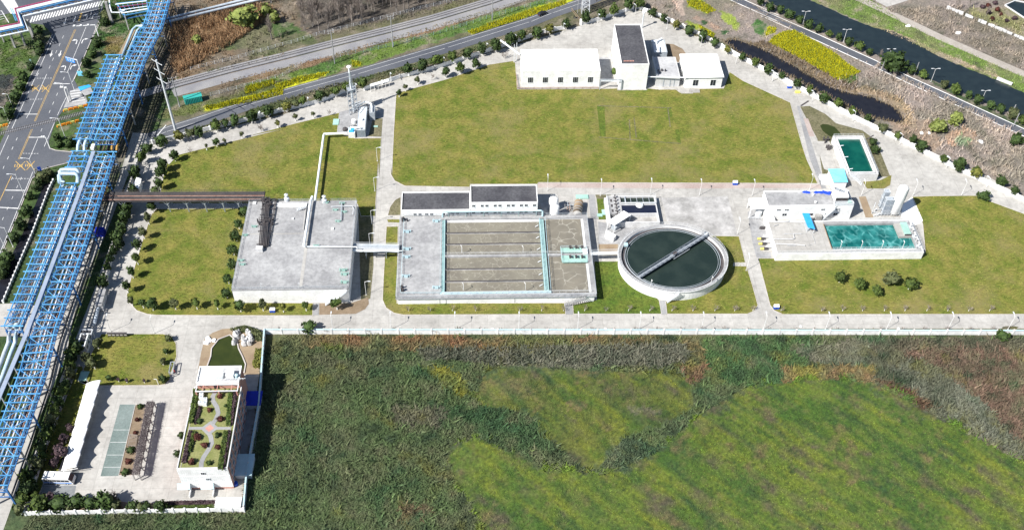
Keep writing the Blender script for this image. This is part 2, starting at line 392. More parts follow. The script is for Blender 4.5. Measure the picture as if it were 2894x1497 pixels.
# strip of woodland, reeds and fields between the rack and the railway
patch([('A',[(1240,-100),(2400,-100),(2300,420),(1330,600),(1250,560)])], GBR, BRN, 2)
patch([('A',[(1290,180),(1700,60),(2000,60),(1760,330),(1500,480),(1330,560),(1290,500)])], STRAW, BRN, 1.5)
patch([('A',[(1550,400),(2133,330),(2133,180),(2000,170),(1700,330)])], (.13,.12,.075), (.08,.10,.04), 1)
patch([('B',[(170,180),(300,165),(420,230),(410,270),(200,290)])], (.045,.08,.025), (.06,.10,.03), .5)
patch([('B',[(380,-100),(2000,-150),(1300,90),(520,270),(420,250)])], (.11,.095,.08), (.075,.065,.055), 1.5)
patch([('B',[(0,330),(420,240),(540,330),(0,470)])], (.12,.11,.07), (.07,.09,.035), 1)
patch([('A',[(1330,620),(2133,450),(2133,560),(1600,690),(1330,740)])], (.15,.115,.08), (.12,.09,.06), 1)
patch([('B',[(0,570),(900,330),(1700,130),(1700,170),(700,430),(0,640)])], (.19,.125,.075), (.13,.115,.06), 1)
patch([('B',[(0,640),(600,470),(700,430),(1500,210),(2300,-30),(2400,50),(1500,290),(800,520),(620,560),(0,750)])], (.065,.125,.03), (.10,.15,.03), .8)
patch([('A',[(1230,830),(1560,760),(2133,600),(2133,690),(1540,840),(1230,900)])], (.09,.12,.03), (.12,.11,.06), .8)
patch([('A',[(1540,800),(1900,720),(2400,580),(2400,640),(1900,770),(1560,835)])], (.42,.42,.02), (.16,.20,.03), .5)
patch([('B',[(200,640),(400,570),(620,540),(560,580),(400,620),(230,680)])], (.40,.40,.02), (.15,.20,.03), .5)
patch([('B',[(1650,235),(2133,70),(2500,-40),(2500,-10),(2133,125),(1700,265)])], (.40,.42,.02), (.15,.20,.03), .5)
patch([('B',[(780,450),(860,470),(860,500),(790,510)])], (.40,.40,.02), (.15,.20,.03), .4)
patch([('A',[(1180,1020),(2133,800),(2133,860),(1180,1090)])], (.11,.10,.055), (.07,.09,.035), .6)
patch([('B',[(0,810),(1000,530),(2133,190),(2133,270),(1000,590),(0,880)])], (.09,.09,.05), (.06,.085,.03), .6)
# north-east: allotments, ditch, brush, canal banks
patch([('C',[(760,-150),(3300,-150),(3600,1100),(2400,900),(1700,350),(1100,90)])], (.20,.17,.145), (.14,.13,.095), 2)
patch([('S',[(2110,-100),(3200,-100),(3200,640),(2894,640),(2500,340),(2050,120)])], (.22,.185,.165), (.15,.135,.11), 2)
patch([('C',[(1000,20),(1700,320),(2133,560),(2133,600),(1600,330),(1100,95)])], (.13,.12,.07), (.09,.10,.05), .5)
patch([('C',[(1320,-20),(1410,-20),(1420,90),(1430,140),(1380,100)])], (.36,.28,.23), (.3,.24,.2), .4)
patch([('C',[(1440,10),(1530,-20),(1670,80),(1600,110),(1450,50)])], (.26,.30,.05), (.14,.17,.04), .4)
patch([('C',[(1430,150),(1540,190),(1660,260),(1640,290),(1500,250)])], (.24,.28,.04), (.08,.12,.025), .5)
patch([('C',[(1480,140),(1520,120),(1710,210),(1660,235),(1600,190)])], (.26,.19,.145), (.24,.17,.13), .1)
patch([('C',[(1540,160),(1580,150),(1610,175),(1570,190)])], BLG, (.03,.09,.03), .1)
patch([('C',[(1690,235),(1740,225),(1765,245),(1720,265)])], BLG, (.03,.09,.03), .1)
patch([('C',[(1700,80),(1790,90),(1840,180),(1800,230),(1730,170)])], (.22,.27,.05), (.10,.14,.03), .8)
patch([('D',[(60,190),(110,140),(190,190),(170,290),(90,250)])], (.05,.12,.03), (.03,.085,.02), .4)
patch([('D',[(160,280),(190,190),(255,210),(240,250)])], (.42,.42,.02), (.2,.24,.03), .4)
patch([('D',[(120,-60),(200,-40),(2300,1100),(2300,1030),(600,200),(170,0)])], (.035,.06,.025), (.05,.08,.03), .4)
patch([('D',[(500,-40),(900,-60),(1200,160),(1500,300),(2117,570),(2300,640),(2300,780),(2117,700),(1500,440),(900,170),(520,10)])], (.10,.15,.035), (.14,.145,.07), .8)
patch([('D',[(560,20),(800,150),(1150,240),(1500,400),(1900,560),(2000,620),(1500,440),(900,200)])], (.26,.21,.15), (.14,.15,.06), .6)
patch([('D',[(1060,60),(2117,60),(2300,500),(2117,540),(1500,260)])], (.17,.145,.125), (.13,.115,.09), 1)
patch([('D',[(1700,60),(2300,60),(2300,330),(2117,280),(1700,110)])], (.17,.16,.085), (.13,.135,.06), .4)
patch([('D',[(1100,900),(1400,900),(1500,1080),(1400,1180),(1150,1010)])], (.25,.19,.145), (.2,.155,.12), .8)
patch([('D',[(1560,990),(1650,960),(1760,1010),(1700,1100),(1560,1110),(1530,1050)])], (.30,.215,.16), (.25,.18,.13), .5)
patch([('D',[(1590,1060),(1650,1020),(1730,1050),(1690,1100),(1610,1110)])], (.17,.20,.14), (.13,.19,.09), .2)
patch([('D',[(700,600),(860,570),(880,590),(790,640)])], (.05,.09,.025), GREEN, .5)
patch([('D',[(900,640),(1200,760),(1350,980),(1200,940),(1230,860),(960,720),(780,690)])], (.27,.21,.14), (.2,.155,.11), .8)
# verges inside the works
patch([('C',[(1050,90),(1120,90),(2133,590),(2133,650),(1460,330),(1060,110)])], (.12,.115,.06), (.09,.10,.04), .2)
# south field
patch([('S',[(-200,1480),(60,1440),(150,1290),(690,1455),(748,945),(3300,945),(3300,2000),(-400,2000)])], (.058,.086,.034), (.064,.076,.038), .1)
patch([('K',[(100,110),(1786,110)]),('L',[(300,190)]),('K',[(700,200),(200,170)])], RED, (.09,.10,.045), 1)
patch([('L',[(0,120),(1500,120),(1400,330),(1150,330),(1180,180),(300,180),(0,190)])], (.14,.085,.045), (.08,.09,.035), 1)
patch([('L',[(-500,200),(300,190),(1190,170),(1230,260),(1050,310),(500,300),(0,290),(-450,250)])], (.075,.08,.058), (.10,.10,.075), .8)
patch([('L',[(1180,300),(1330,290),(1300,380),(1230,420),(1190,350)])], (.18,.10,.055), (.10,.06,.04), .6)
patch([('L',[(1300,120),(1786,120),(1786,420),(1500,400),(1350,330)])], BLG, (.05,.09,.03), 1.5)
patch([('M',[(-100,110),(420,110),(400,420),(40,430)])], BLG, (.05,.085,.03), 1.5)
patch([('M',[(300,190),(700,130),(900,110),(1100,250),(500,300)])], (.075,.085,.055), (.10,.095,.07), 1)
patch([('M',[(250,300),(850,280),(850,390),(500,380),(250,400)])], (.13,.085,.045), (.13,.12,.03), 1)
patch([('M',[(820,110),(2200,110),(2200,1250),(1786,930),(1150,570),(830,390)])], (.075,.065,.045), (.055,.06,.04), 1.5)
patch([('M',[(1000,190),(1786,180),(2200,300),(2200,1000),(1700,700),(1300,430)])], (.11,.07,.052), (.075,.055,.04), 2)
patch([('M',[(880,300),(1200,280),(1786,780),(1786,900),(1150,560)])], (.10,.105,.08), (.065,.07,.05), 1.5)
patch([('M',[(840,390),(900,390),(1250,560),(1150,570)])], (.085,.045,.03), (.06,.04,.025), .6)
MOWN1 = MP(('K',[(1240,820),(1420,760),(1786,880)]),('L',[(300,960),(700,980),(1020,840),(1300,600),(1560,440)]),('M',[(40,430),(500,385),(830,400),(1150,575),(1786,925),(2300,1250),(2300,1800),(-300,1800)]),('L',[(-200,1500)]),('K',[(1500,1333),(1300,1000)]))
MOWN2 = MP(('K',[(1430,500),(1500,330),(1700,290)]),('L',[(400,320),(1150,350),(1250,430),(1250,560),(1060,680),(820,740),(720,860),(640,960),(480,900),(400,800),(300,680),(180,590),(-50,560)]))
PATCH.append((MOWN1, np.array((.044,.092,.014)), np.array((.088,.128,.018)), 2.8))
PATCH.append((MOWN2, np.array((.052,.082,.016)), np.array((.09,.10,.022)), 2.8))
patch([('K',[(1460,370),(1786,340)]),('L',[(200,420),(250,500),(0,530)]),('K',[(1500,530)])], (.16,.115,.06), (.09,.105,.03), 1.5)
patch([('L',[(500,480),(600,530),(560,580),(450,590)])], (.15,.10,.06), (.10,.11,.03), 1)
patch([('L',[(830,550),(1050,560),(1050,600),(880,610)])], (.12,.105,.075), (.09,.10,.04), .8)
patch([('L',[(-350,580),(180,560),(280,700),(420,860),(300,880),(0,800),(-300,660)])], (.030,.062,.024), (.045,.07,.03), 2.8)
patch([('L',[(700,850),(830,760),(990,780),(1040,830),(880,960),(740,900)])], (.030,.062,.03), (.07,.085,.05), 2)
patch([('L',[(1000,680),(1200,560),(1450,410),(1520,440),(1300,600),(1100,740)])], (.065,.08,.04), (.045,.07,.028), 2.)
patch([('K',[(1080,300),(1250,300),(1420,470),(1330,500)])], (.16,.15,.02), (.08,.10,.03), 1)
patch([('K',[(460,170),(600,180),(640,250),(560,270)])], (.14,.13,.025), (.06,.09,.03), 1)
patch([('K',[(930,1170),(1100,1160),(1060,1270),(940,1290)])], (.085,.062,.035), (.085,.09,.03), 2.2)
patch([('K',[(920,560),(1250,580),(1200,700),(950,660)])], (.07,.065,.05), (.09,.09,.055), 1.5)
_sd = (P('M',1500,900)-P('M',700,400)).normalized(); SDX, SDY = _sd.x, _sd.y
_rs = np.random.RandomState(3)
def in_mown(x, y): return inpoly(x, y, MOWN1) | inpoly(x, y, MOWN2)
def groundcol(x, y):
    wx = (fbm(x*.12, y*.12, 11)-.5)*2; wy = (fbm(x*.12, y*.12, 23)-.5)*2
    w2 = (fbm(x*.6, y*.6, 31)-.5)*2; w3 = (fbm(x*.6, y*.6, 37)-.5)*2
    j1 = (fbm(x*1.7, y*1.7, 61, 2)-.5)*2.6; j2 = (fbm(x*1.7, y*1.7, 67, 2)-.5)*2.6
    n = np.clip((fbm(x*.09, y*.09, 5, 6)-.5)*3.2+.5, 0, 1)[..., None]
    col = np.array(OLV)*(1-n)+np.array(GBR)*n
    for poly, a, b, w in PATCH:
        xs = [p[0] for p in poly]; ys = [p[1] for p in poly]; mg = 3*w+1
        sel = (x > min(xs)-mg) & (x < max(xs)+mg) & (y > min(ys)-mg) & (y < max(ys)+mg)
        if not sel.any(): continue
        X_ = x[sel]+(wx[sel]*2.2+w2[sel]*.8)*w+(j1[sel])*min(w,1.6)*.9; Y_ = y[sel]+(wy[sel]*2.2+w3[sel]*.8)*w+(j2[sel])*min(w,1.6)*.9
        m = inpoly(X_, Y_, poly)
        c = a*(1-n[sel])+b*n[sel]; t = col[sel]; t[m] = c[m]; col[sel] = t
    # mowing streaks and stains in the south field
    u = x*SDX+y*SDY; v = -x*SDY+y*SDX
    s = fbm(u*.05, v*.42, 51, 4); s2 = fbm(u*.11, v*.25, 71, 4); s3 = fbm(x*.25, y*.25, 91, 4)
    m = in_mown(x, y)
    def blend(mask, k, c):
        k = (np.clip(k, 0, 1)*mask)[..., None]; return col*(1-k)+np.array(c)*k
    col = blend(m, (s-.50)*3.2, (.135,.150,.018)); col = blend(m, (.48-s)*3.6, (.026,.056,.020))
    col = blend(m, (s2-.58)*5, (.075,.062,.042)); col = blend(m, (.42-s2)*4, (.045,.088,.013))
    col = blend(m, (s3-.62)*5, (.12,.095,.045)); s5 = fbm(u*.5, v*1.1, 171, 3); col = blend(m, (s5-.5)*2.5, (.09,.105,.03)); col = blend(m, (.5-s5)*2.5, (.022,.042,.014))
    sf = (y < 208) & ~m
    col = blend(sf, (s3-.52)*3, (.082,.085,.048)); col = blend(sf, (.46-s3)*3.5, (.020,.033,.018))
    s4 = fbm(x*.16, y*.16, 131, 4); col = blend(sf, (s4-.64)*3, (.095,.09,.02)); col = blend(sf, (.40-s4)*3, (.022,.06,.026))
    up = (y > 208)
    col = blend(up, (s3-.54)*3, (.24,.20,.16)); col = blend(up, (.38-s3)*4, (.05,.055,.035))
    return np.clip(col, .005, .9)

# ------------------------------------------------------------------ terrain: one sheet out to the horizon
def axis(a, b, st, far):
    v = list(np.arange(a, b+st, st)); g = st
    lo = []; hi = []; q = a; h = v[-1]
    while q > -far: g *= 1.6; q -= g; h += g; lo.append(q); hi.append(h)
    return np.array(lo[::-1]+v+hi)
gx = axis(-232, 246, .9, 3500); gy = axis(126, 412, .9, 3500); nx, ny = len(gx), len(gy)
XX, YY = np.meshgrid(gx, gy); cols = groundcol(XX.ravel(), YY.ravel())
ZZ = np.where(((YY < 206)), (fbm(XX*.1, YY*.1, 3)-.5)*.7, 0.)
ZZ = np.where((YY < 206) & (XX > -61.5), ZZ-.05, 0.)
CANAL = MP(('D',[(60,-80),(160,-10),(240,40),(380,125),(640,240),(900,365),(1250,530),(1650,700),(1990,840),(2300,970),(2400,900),(2117,700),(1900,600),(1500,440),(1330,345),(1140,240),(1000,215),(800,140),(640,60),(500,0),(380,-100)]))
DITCH = MP(('C',[(1730,310),(1800,300)]),('D',[(0,318),(110,355),(200,396),(330,465),(440,535),(540,590),(620,640),(740,685),(850,710),(960,730),(1100,790),(1180,850),(1215,900),(1190,930),(1130,920),(950,885),(750,785),(560,680),(300,550),(100,455),(0,412)]),('C',[(1930,470),(1800,380)]))
POND = MP(('J',[(1305,310),(1330,240),(1335,190),(1380,132),(1450,105),(1495,140),(1505,190),(1530,240),(1550,290),(1540,345),(1400,380)]))
def ragged(poly, amp=.5, st=.8, sd=3):
    out = []; n = len(poly); r_ = random.Random(sd)
    for i in range(n):
        a = poly[i]; c = poly[(i+1)%n]; k = max(1, int((c-a).length/st))
        for j in range(k):
            p = a.lerp(c, j/k); q = np.array([p.x*.9]), np.array([p.y*.9]); out.append(Vector((p.x+(float(fbm(q[0],q[1],sd)[0])-.5)*amp*4, p.y+(float(fbm(q[0],q[1],sd+9)[0])-.5)*amp*4, p.z)))
    return out
CANAL = ragged(CANAL, .45, 1.2); DITCH = ragged(DITCH, .4, .8)
POND2 = MP(('D',[(580,950),(600,937),(640,940),(690,960),(725,995),(745,1030),(700,1050),(640,1020),(600,990)]))
me = bpy.data.meshes.new('ground')
vv = np.stack([XX.ravel(), YY.ravel(), ZZ.ravel()], 1)
idx = (np.arange(ny-1)[:,None]*nx+np.arange(nx-1)[None,:]).ravel(); fc = np.stack([idx, idx+1, idx+nx+1, idx+nx], 1)
def npmesh(me, vv, fc):
    me.vertices.add(len(vv)); me.vertices.foreach_set('co', vv.astype(np.float32).ravel())
    k = fc.shape[1]; me.loops.add(len(fc)*k); me.loops.foreach_set('vertex_index', fc.astype(np.int32).ravel())
    me.polygons.add(len(fc)); me.polygons.foreach_set('loop_start', np.arange(0, len(fc)*k, k, dtype=np.int32))
    me.update(calc_edges=True)
npmesh(me, vv, fc); col_attr(me, cols); me.materials.append(M('ground_attr'))
g = link(bpy.data.objects.new('ground', me)); tag(g, kind='structure')

def struct(name, m, pts, z, label=None):
    b = MB().sheet(pts, z); o = b.obj(name, m, kind='structure')
    return o
def kerb(parent, pts, z0, z1, w=.18, closed=True):
    p = list(pts)+[pts[0]] if closed else pts
    return MB().ribbon(p, w, z0, z1).obj('kerb', 'kerb', parent)
struct('canal', 'water_canal', CANAL, .05); struct('ditch_water', 'water_ditch', DITCH, .05)

# ------------------------------------------------------------------ highway with its markings
hw = MP(('A',[(-800,-500),(1300,-500),(1100,-100),(790,-30),(772,80),(748,160),(640,420),(590,540),(560,600),(650,790),(480,830),(425,900),(370,1060),(372,1118),(420,1135),(545,1148),(530,1225),(480,1240),(380,1262),(290,1290)]),('E',[(290,110),(240,150),(130,430),(10,720),(-400,1500),(-900,1500),(-300,600)]),('A',[(-120,1333),(60,960),(240,560),(396,262),(330,190),(200,175),(150,80),(-100,150),(-800,330)]))
HW = struct('highway', 'asphalt', hw, .06)
def line(t, p, q, w=.16, m='road_paint', name='lane_line', z=.066):
    return bar(name, m, P(t, *p, z), P(t, *q, z), w, .008, HW)
def dashes(t, pts, w=.15, L_=22):
    for (x, y) in pts: line(t, (x-L_*.22, y+L_*.5), (x+L_*.22, y-L_*.5), w, name='lane_dash')
line('A', (412,262), (90,970), .18); line('A', (65,1020), (-20,1210), .18)
line('A', (648,205), (508,545)); line('A', (352,560), (212,870)); line('A', (285,1045), (220,1200)); line('A', (762,150), (545,620)); line('A', (498,735), (432,870)); line('A', (410,925), (333,1105)); line('E', (247,95), (0,705), .18)
for d in (0, 9):
    line('A', (571-d,225), (267-d,915), .13, 'yellow_paint', 'centre_line'); line('A', (245-d,975), (146-d,1200), .13, 'yellow_paint', 'centre_line')
line('E', (85,125), (-10,330), .2, 'yellow_paint', 'centre_line'); line('Q', (1535,250), (1485,400), .7, 'yellow_paint', 'centre_line')
dashes('A', [(475,280),(449,338),(424,392),(399,448),(374,507),(205,880),(126,1048),(94,1117),(60,1190),(27,1262),(481,592),(455,650),(430,712),(401,778),(374,842),(312,980),(285,562)])
dashes('E', [(130,207),(93,290),(57,370),(22,447),(90,145),(157,146)])
for a, b in (((402,633),(526,632)),((145,861),(284,861)),((215,1035),(347,1036))): line('A', a, b, .35, name='stop_line')
for a, b in (((40,233),(192,235)),((-10,362),(136,370))): line('E', a, b, .4, name='stop_line')
for t, a, b in (('A',(278,591),(398,590)),('A',(205,750),(325,748)),('A',(172,1156),(297,1158)),('E',(92,145),(225,146))):
    for k in range(6): line(t, (a[0]+(b[0]-a[0])*k/6, a[1]+(b[1]-a[1])*k/6), (a[0]+(b[0]-a[0])*(k+.6)/6, a[1]+(b[1]-a[1])*(k+.6)/6), .2, name='cross_dash')
line('Q', (1535,248), (1965,150), .2, name='stop_line'); line('Q', (1735,200), (1690,350)); line('Q', (1915,170), (1860,320))
for k in range(26):
    x = 572+k*53.2; y = 427-k*12.6; line('Q', (x, y), (x+48, y-112+k*.6), .62, name='crossing_bar')
for k in range(17):
    y = -10+k*16.5; line('Q', (12+.72*y, y), (275+.55*y, y+4), .55, name='crossing_bar')
line('Q', (0,210), (40,210), .3); line('Q', (30,210), (165,430), .3)
for y in (270,315,360): line('Q', (0,y+15), (80,y-10), .25, name='crossing_bar')
def arrow(t, pts, head, m='road_paint', z=.068):
    pts = [P(t,*p,z) for p in pts]; b = MB()
    b.ribbon(pts, .32, z); p = pts[-1]; d = (pts[-1]-pts[-2]).normalized(); a = Vector((-d.y, d.x, 0))
    b.add([p+a*.65, p-a*.65, p+d*1.7*head], [(0,1,2)]) ; b.obj('lane_arrow', m, HW)
for t, p in (('Q',[(1250,335),(1222,420)]),('Q',[(1432,295),(1402,370)]),('Q',[(985,955),(965,1020)]),('Q',[(1152,955),(1130,1020)]),):
    arrow(t, p, 1.2)
for p in ([(978,1040),(962,1010)],[(1142,1040),(1128,1010)]): pass
for x, y in ((1625,370),(1430,835),(1215,1330)):
    arrow('Q', [(x,y),(x+22,y-65),(x+8,y-88),(x-12,y-82)], .8); arrow('Q', [(x+108,y-15),(x+128,y-70),(x+150,y-90),(x+172,y-94)], .8)
for t, x0, y0, x1, y1 in (('A',240,642,297,692),('A',315,640,370,695),('A',118,1216,190,1284),('A',200,1214,262,1280)):
    line(t, (x0,y0), (x1,y1), .22, 'yellow_paint', 'keep_clear_mark'); line(t, (x0,y1), (x1,y0), .22, 'yellow_paint', 'keep_clear_mark')
    ym = (y0+y1)/2; w_ = x1-x0
    for k in range(4):           # block characters painted across each cross
        xa = x0-8+k*w_/4; line(t, (xa,ym-8), (xa+9,ym-8), .2, 'yellow_paint', 'keep_clear_mark', .070); line(t, (xa+3,ym-10), (xa-1,ym+9), .2, 'yellow_paint', 'keep_clear_mark', .072); line(t, (xa-2,ym+6), (xa+8,ym+5), .2, 'yellow_paint', 'keep_clear_mark', .070)
kerb(HW, MP(('A',[(396,262),(240,560),(60,960)])), .05, .2, .25, False); kerb(HW, MP(('A',[(748,160),(640,420),(560,600)])), .05, .2, .25, False)
kerb(HW, MP(('A',[(372,1118),(420,1135),(545,1148)])), .05, .2, .25, False); kerb(HW, MP(('A',[(530,1225),(380,1262),(290,1290)])), .05, .2, .25, False); kerb(HW, MP(('E',[(290,110),(240,150),(130,430),(10,720)])), .05, .2, .25, False)

# ------------------------------------------------------------------ railway
RL = MP(('A',[(-300,1075),(0,1010),(240,950),(500,885),(700,832),(1000,735),(1300,644),(1720,530),(2133,428)]),('B',[(330,412),(640,332),(1020,238),(1400,140),(1842,8),(2300,-150)]))
def densify(path, st):
    out = [path[0]]
    for a, b in zip(path[:-1], path[1:]):
        n = max(1, round((b-a).length/st))
        for i in range(1, n+1): out.append(a.lerp(b, i/n))
    return out
rail = MB().ribbon(RL[5:], 4.2, 0, .45).obj('railway', 'gravel', kind='structure')
sl = MB(); D = densify(RL, .62)
for i in range(1, len(D)-1):
    d = (D[i+1]-D[i-1]).normalized(); a = Vector((-d.y, d.x, 0)); z = .5 if D[i].x > -120 else .09
    sl.beam(D[i]+a*1.15+Vector((0,0,z)), D[i]-a*1.15+Vector((0,0,z)), .24, .1)
sl.obj('sleeper', 'gravel', rail, kind='stuff')
for s in (-.72, .72):
    b = MB(); pr = None
    for i, p in enumerate(D):
        d = (D[min(i+1,len(D)-1)]-D[max(i-1,0)]).normalized(); q = p+Vector((-d.y, d.x, 0))*s+Vector((0,0,.62 if p.x > -120 else .17))
        if i % 4 == 0:
            if pr is not None: b.beam(pr, q, .13, .14)
            pr = q
    b.obj('rail', 'dark_steel', rail)
RB = [p+Vector((1.2,-5.0,0)) for p in RL[6:]]
MB().ribbon(RB, 5.2, .012).obj('ballast_track', 'gravel', kind='structure')

# ------------------------------------------------------------------ country road below the railway
CR = MP(('S',[(425,392),(470,373),(560,345),(700,297),(860,251),(1007,211),(1262,136),(1500,62),(1560,38),(1660,4),(1760,-40)]))
o = MB().ribbon(CR, 6.6, .05).obj('country_road', 'asphalt', kind='structure')
for a, b in zip(CR[:-1], CR[1:]):
    bar('centre_line', 'road_paint', a.lerp(b,.02)+Vector((0,0,.058)), b.lerp(a,.02)+Vector((0,0,.058)), .12, .01, o)
MB().ribbon([p+Vector((0,2.9,0)) for p in CR], .14, .056).obj('edge_line', 'road_paint', o)
bar('stop_line', 'road_paint', P('A',1185,1020,.06), P('A',1252,942,.06), .35, .01, o)
# canal road
KR = MP(('C',[(1700,-60),(1800,-8),(2133,140)]),('D',[(140,100),(560,285),(985,478),(1240,600),(1560,745),(2117,1000),(2300,1085)]))
o = MB().ribbon(KR, 4.6, .05).obj('canal_road', 'asphalt', kind='structure')
for s in (-2.35, 2.35): MB().ribbon([p+Vector((s*.35, s*.95, 0)) for p in KR], .3, .04, .12).obj('kerb', 'white', o)
o = MB().ribbon(MP(('D',[(760,-60),(1000,50),(1250,170),(1500,290),(1830,435),(2300,640)])), 4.4, .05).obj('dirt_road', 'dirt_pale', kind='structure')
struct('far_yard', 'concrete', MP(('D',[(980,-80),(1400,-60),(1230,10),(1085,55),(1000,10)])), .055)
struct('service_road', 'concrete', MP(('A',[(1000,1000),(1180,1010),(1150,1200)]),('E',[(960,130),(800,560),(620,930),(520,1333)]),('J',[(430,200),(250,620),(110,1080),(20,1333),(-100,1333),(60,900),(200,480),(330,60)]),('E',[(430,1200),(640,700),(760,480),(900,130)])), .03)
struct('side_road', 'concrete', MP(('E',[(-200,1100),(90,1085),(240,1090),(420,1200),(330,1333),(-200,1333)])), .035)

# ------------------------------------------------------------------ works: pavement and lawns
PLANT = MP(('S',[(72,1358),(135,1165)]),('E',[(705,1000),(790,750),(900,480),(940,230),(1060,-20)]),('A',[(1120,1090),(1500,1010),(2133,865)]),('B',[(730,695),(1200,585),(1760,415),(1900,375)]),('C',[(350,285),(640,195),(870,115),(1040,70),(1120,92),(1300,178),(1480,255),(1640,335),(1840,425),(2133,595)]),('D',[(0,440),(500,705),(1180,1035),(1680,1262),(1850,1333)]),('S',[(2894,560),(3150,690),(3150,946),(748,940),(694,1350),(690,1445),(74,1452)]))
struct('pavement', 'concrete', PLANT, .05)
LAWNS = []
def lawn(name, pts, m='lawn', rad=None, z=.10, kb=True):
    q = fillet(pts, rad or {}) if rad else pts
    o = struct(name, m, q, z); LAWNS.append((q, m))
    if kb: kerb(o, q, .05, .17)
    return o
L1 = MP(('B',[(1118,720),(1100,1000),(1087,1333)]),('F',[(1347,60),(1345,115),(1375,165),(1450,203),(1940,212)]),('H',[(78,190),(585,190),(590,177)]),('I',[(-100,181),(828,184),(745,0)]),('D',[(440,1080),(355,775),(0,612)]),('C',[(1765,545),(1720,668),(1495,675),(1490,700),(1390,700),(1360,678),(1215,676),(1145,668),(940,668),(785,672),(165,676),(150,475)]),('B',[(2000,462),(1820,490),(1500,600),(1250,668),(1140,700)]))
lawn('north_lawn', L1)
L2 = MP(('B',[(1008,1042),(990,1333)]),('F',[(1250,0),(1228,400),(1228,430),(1120,430),(1095,340),(285,335)]),('E',[(1198,335),(1225,150),(1260,30)]),('A',[(1275,1240),(1340,1170),(1700,1080),(2133,975)]),('B',[(0,1030),(350,935),(690,853),(675,1000),(810,1045)]))
lawn('north_west_lawn', L2)
L3 = MP(('E',[(1180,375),(1890,372)]),('F',[(290,430),(178,1080),(760,1085),(755,1178),(0,1178)]),('E',[(1180,1175),(1110,1168),(1030,1140),(975,1080),(955,1030),(970,960),(1080,600),(1140,420)]))
lawn('west_lawn', L3)
struct('bare_soil', 'soil', MP(('F',[(808,1085),(1040,1085),(1175,1040),(1180,1090),(1150,1130),(1080,1165),(805,1172)])), .09)
struct('soil_strip', 'verge', MP(('F',[(1165,380),(1210,480),(1215,800),(1190,1050),(1120,1075),(1100,380)])), .085)
lawn('tank_lawn_west', MP(('F',[(1312,508),(1400,508),(1390,1085),(2133,1085)]),('H',[(850,1085),(790,1095),(795,1168)]),('F',[(1440,1173),(1370,1160),(1310,1120),(1283,1060),(1290,900)])))
lawn('corner_lawn', MP(('F',[(1325,475),(1318,455),(1420,455),(1420,478)])), kb=False)
lawn('corner_lawn', MP(('F',[(1420,285),(1420,425),(1322,425),(1340,360),(1375,310)])), 'verge')
lawn('clarifier_lawn', MP(('H',[(1010,770),(1190,770),(1500,1062),(1520,1166),(855,1166),(850,1100),(1030,1060)])), 'lawn_lush')
lawn('clarifier_lawn', MP(('H',[(1550,1075),(1560,1166)]),('I',[(300,1166),(350,1145),(378,1100),(340,960),(300,830),(285,780),(235,582),(20,578)]),('H',[(1900,700),(1700,1000)])), 'lawn')
lawn('east_lawn', MP(('I',[(1540,284),(1700,278),(2050,275)]),('S',[(2800,570),(2900,607),(3150,720),(3150,888),(2200,888)]),('I',[(560,1165),(500,1140),(470,1100),(380,748),(1600,748),(1640,700),(1620,490)])))
V_ = MP(('S',[(762,930),(3150,928),(3150,941),(760,939)])); lawn('south_verge', V_, 'verge', kb=False)
lawn('compound_lawn', MP(('J',[(640,97),(1030,97),(1085,115),(1112,160),(1115,240),(1085,330),(1072,385),(1040,415),(1000,422),(560,424),(490,392),(540,290)])))
lawn('west_verge', MP(('J',[(495,300),(520,300),(560,424),(470,700),(370,962),(300,975),(240,1130),(160,1230),(140,1230),(300,800)])), 'lawn')
GRL = struct('green_lot', 'green_lot', MP(('J',[(757,541),(852,541),(752,990),(634,993)])), .06)
GL = struct('grey_lot', 'grey_lot', MP(('J',[(272,1002),(290,962),(500,958),(465,1132),(243,1136)])), .06)
for k, y in enumerate((700,778,858,935)):
    dx = (541-y)*.26
    bar('lot_line', 'road_paint', P('J',757+dx,y,.068), P('J',852+dx*.86,y,.068), .1, .01, GRL)
bar('lot_line', 'road_paint', P('J',262,1048,.068), P('J',485,1050,.068), .1, .01, GL)
pb = struct('planting_bed', 'soil', MP(('J',[(855,543),(925,540),(835,988),(750,988)])), .09); kerb(pb, MP(('J',[(855,543),(925,540),(835,988),(750,988)])), .05, .2)
struct('sandy_bank', 'sand', MP(('J',[(1252,305),(1270,210),(1290,130),(1340,90),(1400,66),(1500,58),(1640,85),(1655,150),(1635,350),(1540,352),(1500,380),(1240,380)])), .055)
pd = struct('pond', 'water_pond', POND, .07); kerb(pd, POND[:-1], .06, .35, .35, False)
struct('oil_pond', 'water_pond', POND2, .12)
struct('hedge_bed', 'soil', MP(('J',[(250,1140),(460,1140),(640,1132),(850,1165),(1350,1150),(1350,1205),(170,1222)])), .06)
# the strip beside the north-south path, brick pavements and other grounds
struct('brick_pavement', 'brick_paving', MP(('H',[(588,181),(2133,184)]),('I',[(850,192),(858,222),(400,218),(0,222)]),('H',[(588,216)])), .075)
struct('brick_pavement', 'brick_paving', MP(('D',[(450,895),(490,895),(540,1030),(500,1030)])), .075)
pv = MP(('D',[(360,780),(405,800),(595,1333)]),('I',[(890,220),(850,222),(745,0)])); struct('grey_path', 'asphalt_path', MP(('D',[(405,800),(425,800),(590,1310)]),('I',[(895,222),(858,222),(830,150),(770,0)])), .08)
struct('yard_apron', 'concrete_stained', MP(('H',[(1518,292),(2000,280)]),('I',[(150,275),(225,578),(40,578)]),('H',[(1900,575),(1600,500),(1560,470)])), .07)
struct('grey_path', 'asphalt_path', MP(('H',[(965,268),(1012,268),(1040,455),(985,455)])), .08)
lawn('small_lawn', MP(('H',[(1030,300),(1105,300),(1125,455),(1045,455)])), 'lawn_lush', kb=False)
struct('soil_patch', 'verge', MP(('H',[(1020,268),(1140,268),(1105,300),(1030,300)])), .075)
struct('sand_patch', 'sand', MP(('H',[(1045,640),(1190,640),(1185,722),(1050,722)])), .08)
